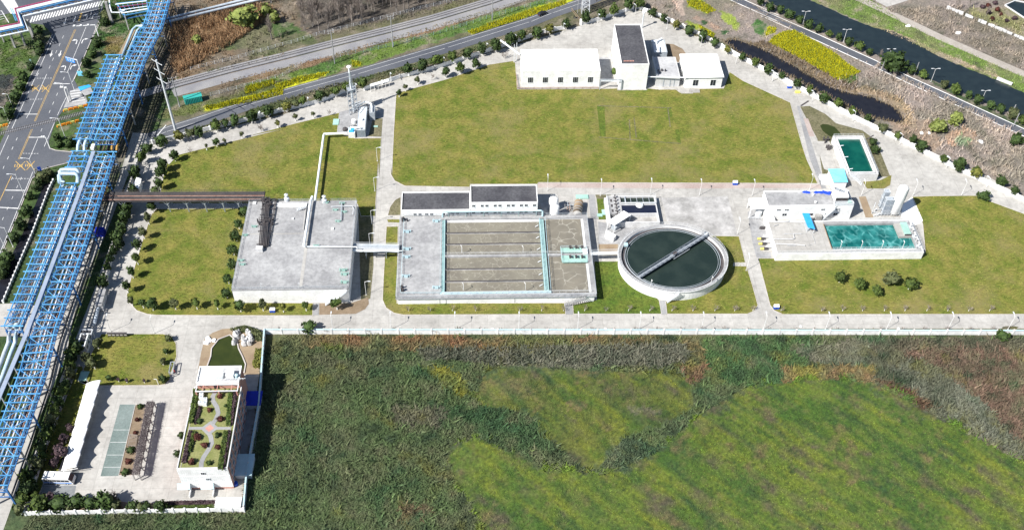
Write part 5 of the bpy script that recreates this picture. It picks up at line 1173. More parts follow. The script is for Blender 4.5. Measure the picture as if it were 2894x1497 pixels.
# things round the office
MB().box(OX1+.3,-61.6,OY0+4,OY1-1,.055,.058).obj('rear_passage','concrete_old',kind='structure')
q = P('J',1598,500,2.4); b = thing('blue_shed','deep blue roofed shed in the shade behind the office','shed',(q.x,q.y,0)); MB().box(q.x-2.,q.x+2.,q.y-2.3,q.y+2.3,0,2.2).obj('wall','light_steel',b); MB().box(q.x-2.3,q.x+2.4,q.y-2.6,q.y+2.6,2.2,2.4).obj('roof','deep_blue',b)
q = P('J',1542,918,2.4); b = thing('pale_shed','pale blue roofed lean-to in the shade beside the wall behind the office','shed',(q.x,q.y,0)); MB().box(q.x-2.1,q.x+2.2,q.y-3.2,q.y+3.2,0,2.2).obj('wall','light_steel',b); MB().box(q.x-2.3,q.x+2.4,q.y-3.5,q.y+3.5,2.2,2.35).obj('roof','cyan_pale',b)
x0,x1,y0,y1 = RC('O',1050,850,1700,610,2.8)
b = building('guard_store','low white flat-roofed store in the bottom right corner of the compound',x0,x1,y0,y1,2.8,'white','white_roof',.02,plinth=False)
for k,x in enumerate((330,880)):
    q = P('O',x,370,2.6); s_ = thing('entrance_canopy',('left' if k == 0 else 'right')+' glass entrance canopy with white steps at the office front','canopy',(q.x,OY0-1.2,0))
    MB().add([(q.x-1.8,OY0-.1,3.3),(q.x+1.6,OY0-.1,3.3),(q.x+1.9,OY0-1.7,2.7),(q.x-1.6,OY0-1.7,2.7),(q.x-1.8,OY0-.1,3.25),(q.x+1.6,OY0-.1,3.25),(q.x+1.9,OY0-1.7,2.65),(q.x-1.6,OY0-1.7,2.65)],[(0,3,2,1),(4,5,6,7),(3,7,6,2),(0,4,7,3),(1,2,6,5)]).obj('canopy','cyan_pale',s_)
    for j in range(3): MB().box(q.x-.3-.0,q.x+1.4,OY0-2.-.35*j,OY0-2.-.35*(j-1)-.01,.05,.6-.17*j).obj('step','concrete',s_)
    MB().box(q.x+1.42,q.x+1.6,OY0-2.8,OY0-.1,.05,1.2).obj('side_wall','white',s_)
q = P('J',1485,1040,.5); MB().cyl(q.x,q.y,.05,1.1,.7,14).obj('water_barrel','bin_blue',label='blue barrel in the shade by the office back corner',cat='barrel')
# carport: white membrane
cp0 = [P('J',542,400,3.),P('J',382,952,3.)]; cp1 = [P('J',642,398,2.8),P('J',492,946,2.8)]
cpt = thing('carport','long white scalloped fabric carport along the west hedge','carport',cp0[1].lerp(cp1[0],.5)); cpt.location.z = 0; BASE[cpt.name] = Vector((cpt.location.x,cpt.location.y,0))
b = MB(); n = 56; w = 8; bays = 7
for i in range(n+1):
    f = i/n; a = cp0[0].lerp(cp0[1],f); c = cp1[0].lerp(cp1[1],f); ph = abs(math.sin(math.pi*f*bays))
    for j in range(w+1):
        g_ = j/w; p = a.lerp(c, g_*(1-.10*ph)+0); z = 2.4+1.0*math.sin(math.pi*.5*min(1,g_*1.3))-.45*ph*(g_)-.1*ph+.35*(1-ph)*g_; b.v.append((p.x,p.y,z))
for i in range(n):
    for j in range(w): o_ = i*(w+1)+j; b.f.append((o_,o_+1,o_+w+2,o_+w+1))
mo = b.obj('membrane','white_roof',cpt,smooth=True); sm = mo.modifiers.new('thick','SOLIDIFY'); sm.thickness = .04
for k in range(bays+1):
    f = k/bays; a = cp0[0].lerp(cp0[1],f); c = cp1[0].lerp(cp1[1],f); s_ = a.lerp(c,.12)
    bar('post','white',(s_.x,s_.y,.05),(s_.x,s_.y,2.5),.16,.16,cpt); bar('arm','white',(s_.x,s_.y,2.4),(c.x,c.y,3.),.12,.16,cpt)
# pergola with bare wisteria
A_ = [P('J',930,525,2.7),P('J',838,985,2.7)]; B_ = [P('J',972,528,2.7),P('J',878,985,2.7)]
pg = thing('pergola','long grey timber pergola overgrown with bare climbing plants in the car park','pergola',A_[0].lerp(B_[1],.5)); pg.location.z = 0; BASE[pg.name] = Vector((pg.location.x,pg.location.y,0))
for a,c in ((A_[0],A_[1]),(B_[0],B_[1])): bar('beam','vine',a,c,.2,.25,pg)
for k in range(40): f = k/39; a = A_[0].lerp(A_[1],f); c = B_[0].lerp(B_[1],f); e = (c-a)*.12; bar('rafter','vine',a-e+Vector((0,0,.2)),c+e+Vector((0,0,.2)),.1,.16,pg)
for k in range(9):
    f = k/8
    for L_ in (A_,B_): a = L_[0].lerp(L_[1],f); bar('post','concrete_stained',(a.x,a.y,.05),a,.25,.25,pg)
b = MB(); r_ = random.Random(5)
for k in range(2200):
    f = r_.random(); g_ = r_.random(); p = A_[0].lerp(A_[1],f).lerp(B_[0].lerp(B_[1],f),g_)+Vector((0,0,r_.uniform(.1,.65))); t = r_.uniform(0,6.28); L_ = r_.uniform(.3,.9)
    b.beam(p,p+Vector((math.cos(t)*L_,math.sin(t)*L_,r_.uniform(-.3,.3))),.05)
b.obj('climber','vine',pg,kind='stuff')
c0 = [P('J',818,728,2.4),P('J',866,733,2.4),P('J',855,800,2.4),P('J',806,795,2.4)]
gz = thing('arbour','small square timber arbour joined to the pergola','arbour',c0[0]); gz.location.z = 0; BASE[gz.name] = Vector((gz.location.x,gz.location.y,0))
for k in range(9): f = k/8; bar('rafter','twig',c0[0].lerp(c0[3],f),c0[1].lerp(c0[2],f),.1,.14,gz)
for a,c in ((0,1),(1,2),(2,3),(3,0)): bar('beam','twig',c0[a]-Vector((0,0,.15)),c0[c]-Vector((0,0,.15)),.16,.18,gz)
for p in c0: bar('post','twig',(p.x,p.y,.05),p,.18,.18,gz)
# gatehouse
x0,x1,y0,y1 = RC('T',385,450,585,240,3.6)
gh = building('gatehouse','small white gatehouse with dark flat roof at the main entrance',x0,x1,y0-.0,y1,3.7,'white','roof_dark',.45,pt=.35,plinth=False)
for k in range(3): window(gh,(x1-.03,y0+1.2+k*1.8,1.9),1.1,1.3,'E',2)
x2,x3,y2,y3 = RC('T',425,235,640,165,3.9)
MB().box(x2,x3,y2,y3,3.2,3.4).obj('canopy_slab','roof_dark',gh); MB().ring(x2-.1,x3+.1,y2-.1,y3+.1,3.15,3.6,.2).obj('canopy_edge','light_steel',gh)
for x in (x2+.2,x3-.2): bar('post','white',(x,y3-.2,0),(x,y3-.2,3.2),.2,.2,gh)
# concrete roofed gate slab and its tube
cg = [P('E',712,1102,3.),P('E',765,1102,3.),P('E',800,977,3.),P('E',748,975,3.)]
gs = thing('gate_shelter','narrow concrete roofed shelter beside the western avenue','shelter',cg[0]); gs.location.z = 0; BASE[gs.name] = Vector((gs.location.x,gs.location.y,0))
MB().prism(cg,2.7,3.).obj('roof','concrete_old',gs)
for p in cg: g_ = p.lerp(sum(cg,Vector((0,0,0)))/4,.08); bar('post','concrete_wall',(g_.x,g_.y,.05),(g_.x,g_.y,2.7),.3,.3,gs)
MB().prism([p.lerp(sum(cg,Vector((0,0,0)))/4,.2) for p in cg],.05,2.2).obj('wall','concrete_wall',gs)
MB().tube([P('E',745,1105,1.3),P('E',712,1235,1.1),P('E',706,1246,.3)],.55,12).obj('barrier_tube','pipe_grey',label='pale grey tube barrier in front of the concrete gate shelter',cat='barrier')
# white kiosk on the avenue
q = [P('E',1000,198,3.),P('E',1045,218,3.),P('E',1062,150,3.),P('E',1030,140,3.)]
kk = thing('kiosk','small white kiosk with pale grey side by the western avenue','kiosk',q[0]); kk.location.z = 0; BASE[kk.name] = Vector((kk.location.x,kk.location.y,0)); MB().prism(q,0,2.8).obj('wall','white',kk); MB().prism([p+(p-sum(q,Vector((0,0,0)))/4)*.12 for p in q],2.8,3.).obj('roof','white_roof',kk)
# notice boards, sculpture, bicycle rack near the compound lawn
nb = thing('display_board','grey steel display frame on the compound lawn edge by the road','display board',P('T',1930,800))
c0 = [P('T',1895,880,2.),P('T',1950,890,2.),P('T',1985,705,2.),P('T',1925,710,2.)]
for a,c in ((0,1),(1,2),(2,3),(3,0)): bar('frame','grey_steel',c0[a],c0[c],.15,.2,nb)
for p in c0: bar('post','grey_steel',(p.x,p.y,.1),p,.15,.15,nb)
bar('panel','glass',c0[3].lerp(c0[0],.1)-Vector((0,0,.6)),c0[3].lerp(c0[0],.9)-Vector((0,0,.6)),.08,1.,nb)
nb = thing('long_notice_board','row of five dark framed notice panels at the top edge of the compound lawn','notice board',P('T',1055,262))
for k in range(5):
    a = P('T',895+k*65,262,1.2); c = P('T',950+k*65,262,1.2); bar('panel','dark_steel',a,c,.1,1.3,nb); bar('panel_face','concrete',a+Vector((.1,-.07,0)),c+Vector((-.1,-.07,0)),.03,.7,nb); bar('post','dark_steel',(a.x,a.y,.1),a,.1,.1,nb)
    bar('panel_roof','dark_steel',a+Vector((-.1,0,.75)),c+Vector((.1,0,.75)),.7,.08,nb)
q = P('J',1000,415,.1); wb = thing('signal_post','slim white post with short arm at the corner of the compound lawn','post',q); bar('post','white',q,q+Vector((0,0,2.6)),.14,.14,wb); bar('arm','white',q+Vector((0,0,2.6)),q+Vector((-.8,0,2.7)),.12,.12,wb)
c0 = [P('T',415,1010,.3),P('T',530,1015,.3),P('T',600,860,.3),P('T',455,860,.3)]; o = MB().prism(c0,.1,.32).obj('mint_cover','mint',label='mint green sunken cover on the lawn above the carport',cat='cover')
q = P('J',1325,120,.3); rk = MB(); b = MB()
for k in range(7): b.lathe(q.x+rnd.uniform(-1.6,1.6),q.y+rnd.uniform(-2.,2.),[(.8,.06),(.6,.5),(.1,rnd.uniform(.5,.9))],6)
b.obj('landscape_stone','white',label='low white landscape stone at the left bank of the pond',cat='stone')
def rockery(name,label,t,x,y,n,sx,sy,h,m='rock'):
    q = P(t,x,y,.1); rt = thing(name,label,'rockery',q)
    for k in range(n):
        px = q.x+rnd.uniform(-sx,sx); py = q.y+rnd.uniform(-sy,sy); r = rnd.uniform(.5,1.1); b = MB(); b.lathe(px,py,[(r,.05),(r*1.1,h*.3*rnd.random()),(r*.7,h*rnd.uniform(.5,.9)),(.1,h*rnd.uniform(.7,1.1))],7,rnd.uniform(.6,1.1)); b.obj('rock',m,rt)
rockery('rockery','pile of pale weathered garden rocks at the top of the pond','J',1535,125,22,2.6,2.6,2.2)
q = P('J',395,0,0)

# ------------------------------------------------------------------ pipe racks
def rack(name,label,cl,width,ztop,over,bay=3.05,depth=2.2,dbl=True,m='rack_blue',legs=True,levels=(7.6,5.2)):
    # cl: centre line points at height ztop (world)
    t = thing(name,label,'pipe rack',(cl[len(cl)//2].x,cl[len(cl)//2].y,0))
    k = 0
    for a,c in zip(cl[:-1],cl[1:]):
        L_ = (c-a).length; n = max(1,round(L_/bay)); d = (c-a)/L_; s = Vector((-d.y,d.x,0))
        for sg in (-1,1):
            off = s*sg*width/2
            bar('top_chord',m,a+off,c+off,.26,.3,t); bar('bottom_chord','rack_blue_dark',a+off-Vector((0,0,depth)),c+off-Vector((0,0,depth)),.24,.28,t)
            if levels: bar('lower_chord','dark_steel',a+off+Vector((0,0,levels[1]-ztop)),c+off+Vector((0,0,levels[1]-ztop)),.25,.3,t)
        if dbl: bar('middle_chord',m,a+Vector((0,0,.02)),c+Vector((0,0,.02)),.12,.12,t)
        for i in range(n+(1 if a is cl[-2] else 0)):
            p = a+d*(L_*i/n); k += 1
            bar('cross_beam',m,p-s*(width/2+over),p+s*(width/2+over),.27,.28,t)
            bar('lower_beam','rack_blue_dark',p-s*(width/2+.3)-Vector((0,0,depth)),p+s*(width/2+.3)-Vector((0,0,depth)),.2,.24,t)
            q = a+d*(L_*(i+1)/n) if i < n else None
            for sg in (-1,1):
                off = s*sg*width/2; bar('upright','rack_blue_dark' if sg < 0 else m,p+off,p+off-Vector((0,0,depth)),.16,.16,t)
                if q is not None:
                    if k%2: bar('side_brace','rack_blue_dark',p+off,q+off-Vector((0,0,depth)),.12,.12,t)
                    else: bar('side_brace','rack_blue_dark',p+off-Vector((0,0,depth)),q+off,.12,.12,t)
            if q is not None:
                if dbl:
                    e0,e1 = ((p+s*width/2,q) if k%2 == 0 else (p,q+s*width/2)); bar('top_brace',m,e0+Vector((0,0,.03)),e1+Vector((0,0,.03)),.16,.16,t)
                    e0,e1 = ((p-s*width/2,q) if k%2 == 0 else (p,q-s*width/2)); bar('top_brace',m,e0+Vector((0,0,.03)),e1+Vector((0,0,.03)),.16,.16,t)
                else: bar('top_brace',m,p+s*width/2+Vector((0,0,.03)),q-s*width/2+Vector((0,0,.03)),.12,.12,t)
            if legs and k%4 == 1:
                for sg in (-1,1):
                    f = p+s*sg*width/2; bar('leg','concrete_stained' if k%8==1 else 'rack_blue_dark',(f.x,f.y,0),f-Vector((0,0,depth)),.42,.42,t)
                for z in levels: bar('tie_beam','rack_blue_dark',Vector((p.x,p.y,z))-s*width/2,Vector((p.x,p.y,z))+s*width/2,.25,.3,t)
            elif levels and k%2 == 1:
                for sg in (-1,1):
                    f = p+s*sg*width/2; bar('hanger','dark_steel',f-Vector((0,0,depth)),Vector((f.x,f.y,levels[1])),.12,.12,t)
    return t
ZT = 11.
RU = [P('A',1225,-70,ZT),P('A',1150,180,ZT),P('A',1022,425,ZT),P('A',785,1055,ZT)]
rack('pipe_rack','main blue steel pipe rack with cross bracing, its part north of the side road',RU,6.9,ZT,1.)
RD = [P('A',782,1145,ZT),P('E',755,20,ZT),P('E',565,600,ZT),P('E',325,1270,ZT),P('J',205,320,ZT),P('J',75,690,ZT),P('J',-60,1050,ZT)]
rack('pipe_rack','main blue steel pipe rack, its long part running south beside the compound',RD,6.9,ZT,1.1)
LU = [P('A',858,415,ZT),P('A',622,1048,ZT)]
rack('pipe_rack','narrower blue pipe rack left of the main one, north of the side road',LU,4.7,ZT,1.1,dbl=False)
LD0 = [P('R',510,445,10.),P('R',400,745,10.)]
rack('pipe_rack','short blue pipe rack piece just above the pair of pale pipe loops',LD0,4.7,10.,.9,dbl=False,levels=(7.,5.))
LD = [P('E',515,180,10.),P('E',365,575,10.),P('E',90,1255,10.)]
rack('pipe_rack','narrower blue pipe rack left of the grey walkway, south of the pale pipe loops',LD,4.7,10.,1.,dbl=False,levels=(7.,5.))
# walkway / cable tray between them
wa = [P('R',762,448,11.6),P('E',590,270,11.6),P('E',190,1333,11.6),P('J',0,480,11.6),P('J',-60,640,11.6)]
wk = MB()
for a,c in zip(wa[:-1],wa[1:]): wk.beam(a,c,1.25,.25)
wo = wk.obj('covered_cable_tray','tray',label='long grey covered cable tray between the two blue racks',cat='cable tray')
for p in densify(wa,6.): bar('support','grey_steel',(p.x,p.y,0),(p.x,p.y,11.5),.28,.28,wo)
q = P('R',745,350,11.8); MB().box(q.x-.5,q.x+.6,q.y-1.3,q.y+1.,11.,11.9).obj('tray_box','white_roof',label='small white box at the upper end of the grey cable tray',cat='box')
# pipes carried by the racks
def rack_pipe(cl,off,dz,r,m,name,label,grp='pipes carried by the blue racks'):
    pts = []
    for i,p in enumerate(cl):
        d = (cl[min(i+1,len(cl)-1)]-cl[max(i-1,0)]).normalized(); pts.append(p+Vector((-d.y,d.x,0))*off+Vector((0,0,dz)))
    return MB().tube(pts,r,8).obj(name,m,label=label,cat='pipe',group=grp,smooth=True)
for cl,nm in ((RU,'north'),(RD,'south')):
    for off,dz,r,m,ds in ((-2.6,-1.7,.28,'pipe_grey','grey pipe at the right edge'),(-1.9,-1.7,.2,'pipe_rust','rusty thin pipe near the right edge'),(-1.1,-1.8,.24,'pipe_grey','pale blue pipe right of the middle'),(.2,-1.7,.18,'pipe_white','thin white pipe in the middle'),(1.1,-1.6,.26,'pipe_grey','grey pipe left of the middle'),(2.,-1.7,.2,'pipe_rust','rusty pipe left of the middle'),(2.7,-1.9,.2,'pipe_pale','white pipe at the left edge'),(-3.0,-5.2,.35,'dark_steel','dark lower pipe at the right edge'),(-1.8,-5.3,.28,'pipe_rust','rusty lower pipe'),(-.4,-5.2,.4,'dark_steel','wide dark lower pipe in the middle'),(1.4,-5.3,.35,'pipe_grey','grey lower pipe left of the middle')):
        rack_pipe(cl,off,dz,r,m,'rack_pipe',ds+' of the main rack, '+nm+' part')
for cl,nm,dz0 in ((LU,'northern',-.9),(LD,'southern',-.9)):
    for off,dz,r,m,ds in ((-1.2,-1.6,.42,'pipe_pale','thick pale pipe at the right'),(.9,-1.6,.42,'pipe_pale','thick pale pipe at the left'),(-.1,-1.8,.2,'pipe_rust','thin rusty pipe in the middle'),(1.9,-1.8,.2,'pipe_white','thin white pipe at the left edge'),(0.5,-4.6,.35,'dark_steel','dark lower pipe')):
        rack_pipe(cl,off,dz,r,m,'rack_pipe',ds+' of the narrow rack, '+nm+' part')
for k,(x0,x1) in enumerate(((478,470),(598,600))):
    MB().tube([P('R',x0+40,215,10.),P('R',x0+8,290,10.3),P('R',x0-8,340,9.6),P('R',x1-8,430,8.4),P('R',x1-15,500,8.6)],.55,10).obj('rack_pipe','pipe_pale',label=('left' if k==0 else 'right')+' thick pale pipe bending between the two narrow rack parts',cat='pipe',smooth=True)
for k,(dx,dy) in enumerate(((0,0),(-18,75))):
    q = [P('R',190+dx,1010+dy,9.),P('R',140+dx,960+dy,11.2),P('R',128+dx,860+dy-28,12.2),P('R',150+dx,812+dy-8,12.5),P('R',200+dx,800+dy-5,12.5),P('R',430+dx,800+dy-5,12.5),P('R',470+dx,815+dy,12.4),P('R',485+dx,860+dy,11.8),P('R',480+dx,960+dy,9.6)]
    MB().tube(q,.62,12).obj('pipe_loop','pipe_pale',label=('farther' if k==0 else 'nearer')+' of two thick pale pipe expansion loops above the narrow rack',cat='pipe',smooth=True)
for k,x in enumerate((78,120)):
    q = [P('E',x+5,1240,9.3),P('E',x-8,1268,9.4),P('J',x-18,60,8.2),P('J',x-20,110,6.),P('J',x-24,150,4.6),P('J',x-50,215,3.6),P('J',x-110,380,3.2),P('J',x-200,600,3.2)]
    MB().tube(q,.62,10).obj('descending_pipe','pipe_pale' if k else 'pipe_grey',label=('left' if k==0 else 'right')+' thick pipe bending down at the south end of the narrow rack',cat='pipe',smooth=True)
# twin pipes to the north-east and others at the top edge
for k,(a,c) in enumerate((((1245,146),(2080,-60)),((1245,170),(2080,-35)))):
    p = P('A',*a,3.); q = P('A',*c,3.); o = MB().tube([p,p.lerp(q,.5),q],.55,10).obj('ground_pipe','pipe_grey',label=('farther' if k==0 else 'nearer')+' of two parallel grey pipes beside the reeds',cat='pipe',smooth=True)
    for j in range(9): e = p.lerp(q,(j+.5)/9); bar('saddle','concrete_stained',(e.x,e.y,0),(e.x,e.y,2.5),.5,.5,o)
for k,(x,dy) in enumerate(((1000,0),(1035,8))):
    q = [P('A',1075,195+dy,2.2),P('A',x+25,200+dy,2.2),P('A',x,225+dy,2.),P('A',x-85,440,2.)]
    MB().tube(q,.5,10).obj('ground_pipe','pipe_pale',label=('left' if k==0 else 'right')+' of two pale pipes diving under the main rack',cat='pipe',smooth=True)
b = MB(); b.ribbon([P('A',1005,230),P('A',912,420)],2.2,.05,.35); b.obj('pipe_channel','sand',label='sandy concrete pipe channel left of the main rack',cat='channel')
# pipe bridge over the highway
BZ = 9.5
BK = [(-60,525),(370,440),(285,170),(1000,0),(1500,-120)]; FR = [(-60,705),(533,577),(430,312),(1750,0),(2300,-135)]
def mixl(w,z): return [P('Q',a[0]*(1-w)+c[0]*w,a[1]*(1-w)+c[1]*w,z) for a,c in zip(BK,FR)]
pbg = thing('pipe_bridge','high pipe bridge carrying white and magenta pipes over the highway','pipe bridge',P('Q',480,480))
for w,z,r,m,nm in ((0.,BZ+.9,.42,'pipe_magenta','magenta_pipe'),(.12,BZ+.9,.2,'pipe_white','white_pipe'),(.22,BZ+.9,.22,'pipe_white','white_pipe'),(.34,BZ+.8,.26,'pipe_white','white_pipe'),(.52,BZ+.6,.2,'rack_blue','blue_beam'),(.6,BZ,.22,'rack_blue_dark','blue_beam'),(.78,BZ,.16,'dark_steel','lower_pipe'),(1.,BZ,.28,'pipe_white','white_pipe'),(.9,BZ-.8,.15,'light_steel','truss_chord')):
    MB().tube(mixl(w,z),r,8).obj(nm,m,pbg)
D0 = densify(mixl(0,BZ),3.); D1 = densify(mixl(1.,BZ),3.)
for k in range(40):
    f = k/39*.999; i = int(f*(len(BK)-1)); g_ = f*(len(BK)-1)-i; a = mixl(0,BZ+.3)[i].lerp(mixl(0,BZ+.3)[i+1],g_); c = mixl(1,BZ-.1)[i].lerp(mixl(1,BZ-.1)[i+1],g_)
    bar('cross_beam','rack_blue_dark' if k%2 else 'dark_steel',a,c,.2,.25,pbg)
    bar('hanger','light_steel',c,c-Vector((0,0,.9)),.1,.1,pbg)
for x,y,w in ((640,735,1.0),(290,905,.7),(480,862,.7),(80,800,.5)): q = P('Q',x,y); bar('pier','concrete_stained',q,Vector((q.x,q.y,BZ-.5)),w,w,pbg)
q = P('A',845,172); bar('pier','concrete_stained',q,Vector((q.x,q.y,BZ+.5)),1.1,1.1,pbg)
for s_ in (0,1): bar('riser','rack_blue',P('Q',200+s_*30,170,BZ+1.),P('Q',300+s_*30,400,BZ+1.),.25,.3,pbg)
# blue frame right of the bridge
bf = thing('pipe_bay','small blue frame with white pipes left of the main rack at the top','pipe rack',P('A',1000,110))
c0 = [P('A',940,118,7.),P('A',1115,85,7.),P('A',1105,5,7.),P('A',880,30,7.)]
for i in range(4): bar('edge_beam','rack_blue',c0[i],c0[(i+1)%4],.3,.35,bf); bar('edge_beam','rack_blue_dark',c0[i]-Vector((0,0,1.6)),c0[(i+1)%4]-Vector((0,0,1.6)),.25,.3,bf); bar('leg','concrete_stained',(c0[i].x,c0[i].y,0),c0[i],.4,.4,bf)
for k in range(1,6): bar('cross_beam','rack_blue',c0[0].lerp(c0[1],k/6),c0[3].lerp(c0[2],k/6),.15,.2,bf)
for w,m,r in ((.1,'pipe_white',.3),(.35,'pipe_white',.18),(.6,'pipe_magenta',.15),(.85,'pipe_white',.22)): MB().tube([c0[0].lerp(c0[3],w)+Vector((-1,0,.5)),c0[1].lerp(c0[2],w)+Vector((0,0,.5))],r,8).obj('pipe',m,bf)
MB().tube([P('A',822,-20,9),P('A',828,50,8.5),P('A',842,95,8),P('A',900,96,7.6),P('A',940,80,7.6)],.28,8).obj('pipe','pipe_white',bf)
# dark pipe bridge to the covered tank
a = [P('E',800,290,6.5),P('F',380,285,6.5)]
dk = thing('dark_pipe_bridge','low dark pipe bridge on grey trestles leading into the covered tank','pipe bridge',P('E',1400,380))
x_end = P('V',560,90,6.8)
for k,(dy,z,r,m) in enumerate(((1.6,7.3,.2,'dark_steel'),(1.1,7.3,.16,'dark_steel'),(.5,7.3,.24,'dark_steel'),(-.1,7.2,.2,'pipe_rust'),(-.7,7.2,.24,'dark_steel'),(-1.3,7.2,.18,'dark_steel'),(-1.9,7.2,.2,'pipe_rust'))):
    p = P('E',790,288,6.5); q = P('F',395,284,6.5); MB().tube([(p.x,p.y+dy,z),(q.x,q.y+dy,z)],r,7).obj('pipe',m,dk)
p = P('E',790,288,6.5); q = P('F',395,284,6.5)
for dy in (-2.2,2.1): bar('girder','dark_steel',(p.x,p.y+dy,6.7),(q.x,q.y+dy,6.7),.2,.5,dk)
MB().beam((p.x,p.y,6.45),(q.x,q.y,6.45),4.2,.08).obj('deck','dark_steel',dk)
r_ = MB(); r_.rail([(p.x,p.y+2.1),(q.x,q.y+2.1)],6.9,1.1,False,2.5,.06); r_.obj('railing','dark_steel',dk)
for x in (940,1270,1410,1545,1680,1795):
    f = P('E',x+20,388,0); 
    for dy in (-1.9,1.9): bar('trestle_leg','grey_steel',(f.x,f.y+dy*.9+1.2,0),(f.x,p.y+dy,6.5),.28,.28,dk)
    bar('trestle_beam','grey_steel',(f.x,p.y-2.1,6.3),(f.x,p.y+2.1,6.3),.3,.3,dk); bar('trestle_beam','grey_steel',(f.x,p.y-1.,3.),(f.x,p.y+2.6,3.),.2,.2,dk)
    for s_ in (-1,1): bar('knee_brace','grey_steel',(f.x,p.y-1.9,4.6),(f.x+s_*1.6,p.y-1.9,6.4),.14,.14,dk)
for k,(t,x,y) in enumerate((('R',1108,370),('R',1200,380),('E',795,238),('R',985,1205))):
    q = P(t,x,y,8.); MB().tube([q+Vector((0,-.9,-.6)),q,q+Vector((.1,.9,.5)),q+Vector((.4,1.4,.2))],.36,10).obj('yellow_elbow','ochre',label=['ochre pipe elbow between the rack parts, left one','ochre pipe elbow between the rack parts, right one','yellow pipe elbow where the dark pipe bridge meets the rack','yellow pipe elbow on the right side of the main rack'][k],cat='pipe')
q = P('E',752,535,2.); MB().box(q.x-1.5,q.x+1.4,q.y-1.2,q.y+1.2,0,2.4).obj('blue_booth','deep_blue',label='bright blue booth in the shade of the main rack',cat='booth')
# ------------------------------------------------------------------ walls and fences
def wall(name,label,path,h=1.9,gap=4.2,m='white',capm=None,th=.2,pier=.5):
    t = thing(name,label,'wall',path[0].lerp(path[-1],.5)); BASE[t.name] = t.location.copy()
    for a,c in zip(path[:-1],path[1:]):
        L_ = (c-a).length; n = max(1,round(L_/gap))
        for i in range(n):
            p = a.lerp(c,i/n); q = a.lerp(c,(i+1)/n); z = Vector((0,0,h/2))
            bar('wall_panel',m,p+z,q+z,th,h,t); bar('pier',m,p,p+Vector((0,0,h+.25)),pier,pier,t)
            if capm: bar('coping',capm,p+Vector((0,0,h+.04)),q+Vector((0,0,h+.04)),th+.25,.08,t)
        bar('pier',m,c,c+Vector((0,0,h+.25)),pier,pier,t)
    return t
wall('boundary_wall','white boundary wall between the north-west avenue and the country road',MP(('S',[(432,408),(560,376),(700,342),(790,318),(900,292),(975,262)])),1.8)
wall('boundary_wall','white boundary wall from the lattice tower to the yard gate',MP(('S',[(1030,256),(1130,222),(1230,196),(1360,154),(1450,124),(1540,93),(1595,83)])),1.8)
wall('boundary_wall','short white boundary wall right of the yard gate under the steel pylon',MP(('S',[(1642,72),(1700,57),(1790,27)])),1.8)
wall('boundary_wall','long white boundary wall along the dark ditch, north-east side',MP(('S',[(1800,25),(1870,52),(1990,108),(2090,165),(2250,248),(2420,340),(2545,400),(2700,478),(2830,540),(3000,620)])),1.9,5.,'white',None,.25,.35)
SW = wall('boundary_wall','white and pale blue boundary wall between the works and the wild south field',MP(('S',[(750,943),(1500,943.5),(2200,944.5),(3140,946)])),2.2,5.2,'white','cyan_pale',.2,.45)
wall('boundary_wall','white compound wall at its bottom edge, facing the wild field',MP(('J',[(165,1238),(800,1226),(1542,1216)])),1.9,3.2,'white',None,.22,.5)
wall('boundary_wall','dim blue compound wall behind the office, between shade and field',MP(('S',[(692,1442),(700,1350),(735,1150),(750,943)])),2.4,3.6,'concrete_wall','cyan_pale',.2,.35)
wall('boundary_wall','white compound wall between the west hedge and the service road',MP(('J',[(165,1238),(220,1060),(300,800),(440,380),(470,230)])),1.7,3.,'white',None,.2,.4)
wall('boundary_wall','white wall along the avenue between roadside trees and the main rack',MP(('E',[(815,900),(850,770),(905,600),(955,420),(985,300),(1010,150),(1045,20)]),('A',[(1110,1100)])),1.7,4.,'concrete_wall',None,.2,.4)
bal = thing('balustrade','white concrete balustrade above the dark ditch beside the narrow rack','balustrade',P('E',220,620))
pth = MP(('E',[(405,168),(370,240),(250,560),(120,860),(28,1080)])); D = densify(pth,1.9)
for i,p in enumerate(D):
    bar('baluster_post','white',p,p+Vector((0,0,1.2)),.5,.5,bal)
    if i: bar('rail_panel','concrete_wall',D[i-1]+Vector((0,0,.6)),p+Vector((0,0,.6)),.2,.9,bal)
struct('roadside_ditch','water_ditch',MP(('E',[(330,190),(400,165),(395,180),(250,550),(120,850),(20,1085),(-80,1085),(60,780),(200,500)])),.03)
def fence(name,label,path,h=1.6,gap=3.2,m='light_steel',mesh=True):
    t = thing(name,label,'fence',path[0].lerp(path[-1],.5)); D = []
    for a,c in zip(path[:-1],path[1:]):
        n = max(1,round((c-a).length/gap)); D += [a.lerp(c,i/n) for i in range(n)]
    D.append(path[-1])
    for p in D: bar('post',m,p,p+Vector((0,0,h)),.13,.13,t)
    for p,q in zip(D[:-1],D[1:]):
        for hh in (.3,.9,1.5): bar('wire',m,p+Vector((0,0,hh*h/1.6)),q+Vector((0,0,hh*h/1.6)),.035,.035,t)
    return t
fence('rail_fence','thin grey wire fence with posts on the far side of the railway',MP(('A',[(1440,530),(1800,440),(2133,345)]),('B',[(330,330),(520,270),(700,225),(900,175),(1250,85),(1600,0),(1800,-50)])))
fence('field_fence','pale green wire fence between the reed strip and the rapeseed strip',MP(('A',[(1590,725),(1850,655),(2133,575)]),('B',[(460,455),(700,430)])),1.6,3.2)
fence('field_fence','pale green wire fence along the rapeseed verge by the country road',MP(('B',[(700,430),(1100,350),(1500,240),(1800,145),(2133,50),(2500,-60)])),1.8,3.2,'cyan_paint')
pf = thing('broken_fence','weathered white slab fence across the brush beyond the canal','fence',P('D',1800,200)); 
for k in range(34):
    f = k/33; x = 1505+f*640; y = 55+f*265; q = P('D',x,y,0); w = rnd.uniform(.8,1.8)
    if rnd.random() < .82: bar('slab','concrete_wall',q+Vector((-w*.4,w*.25,.8)),q+Vector((w*.4,-w*.25,.8)),.15,rnd.uniform(1.,1.8),pf)
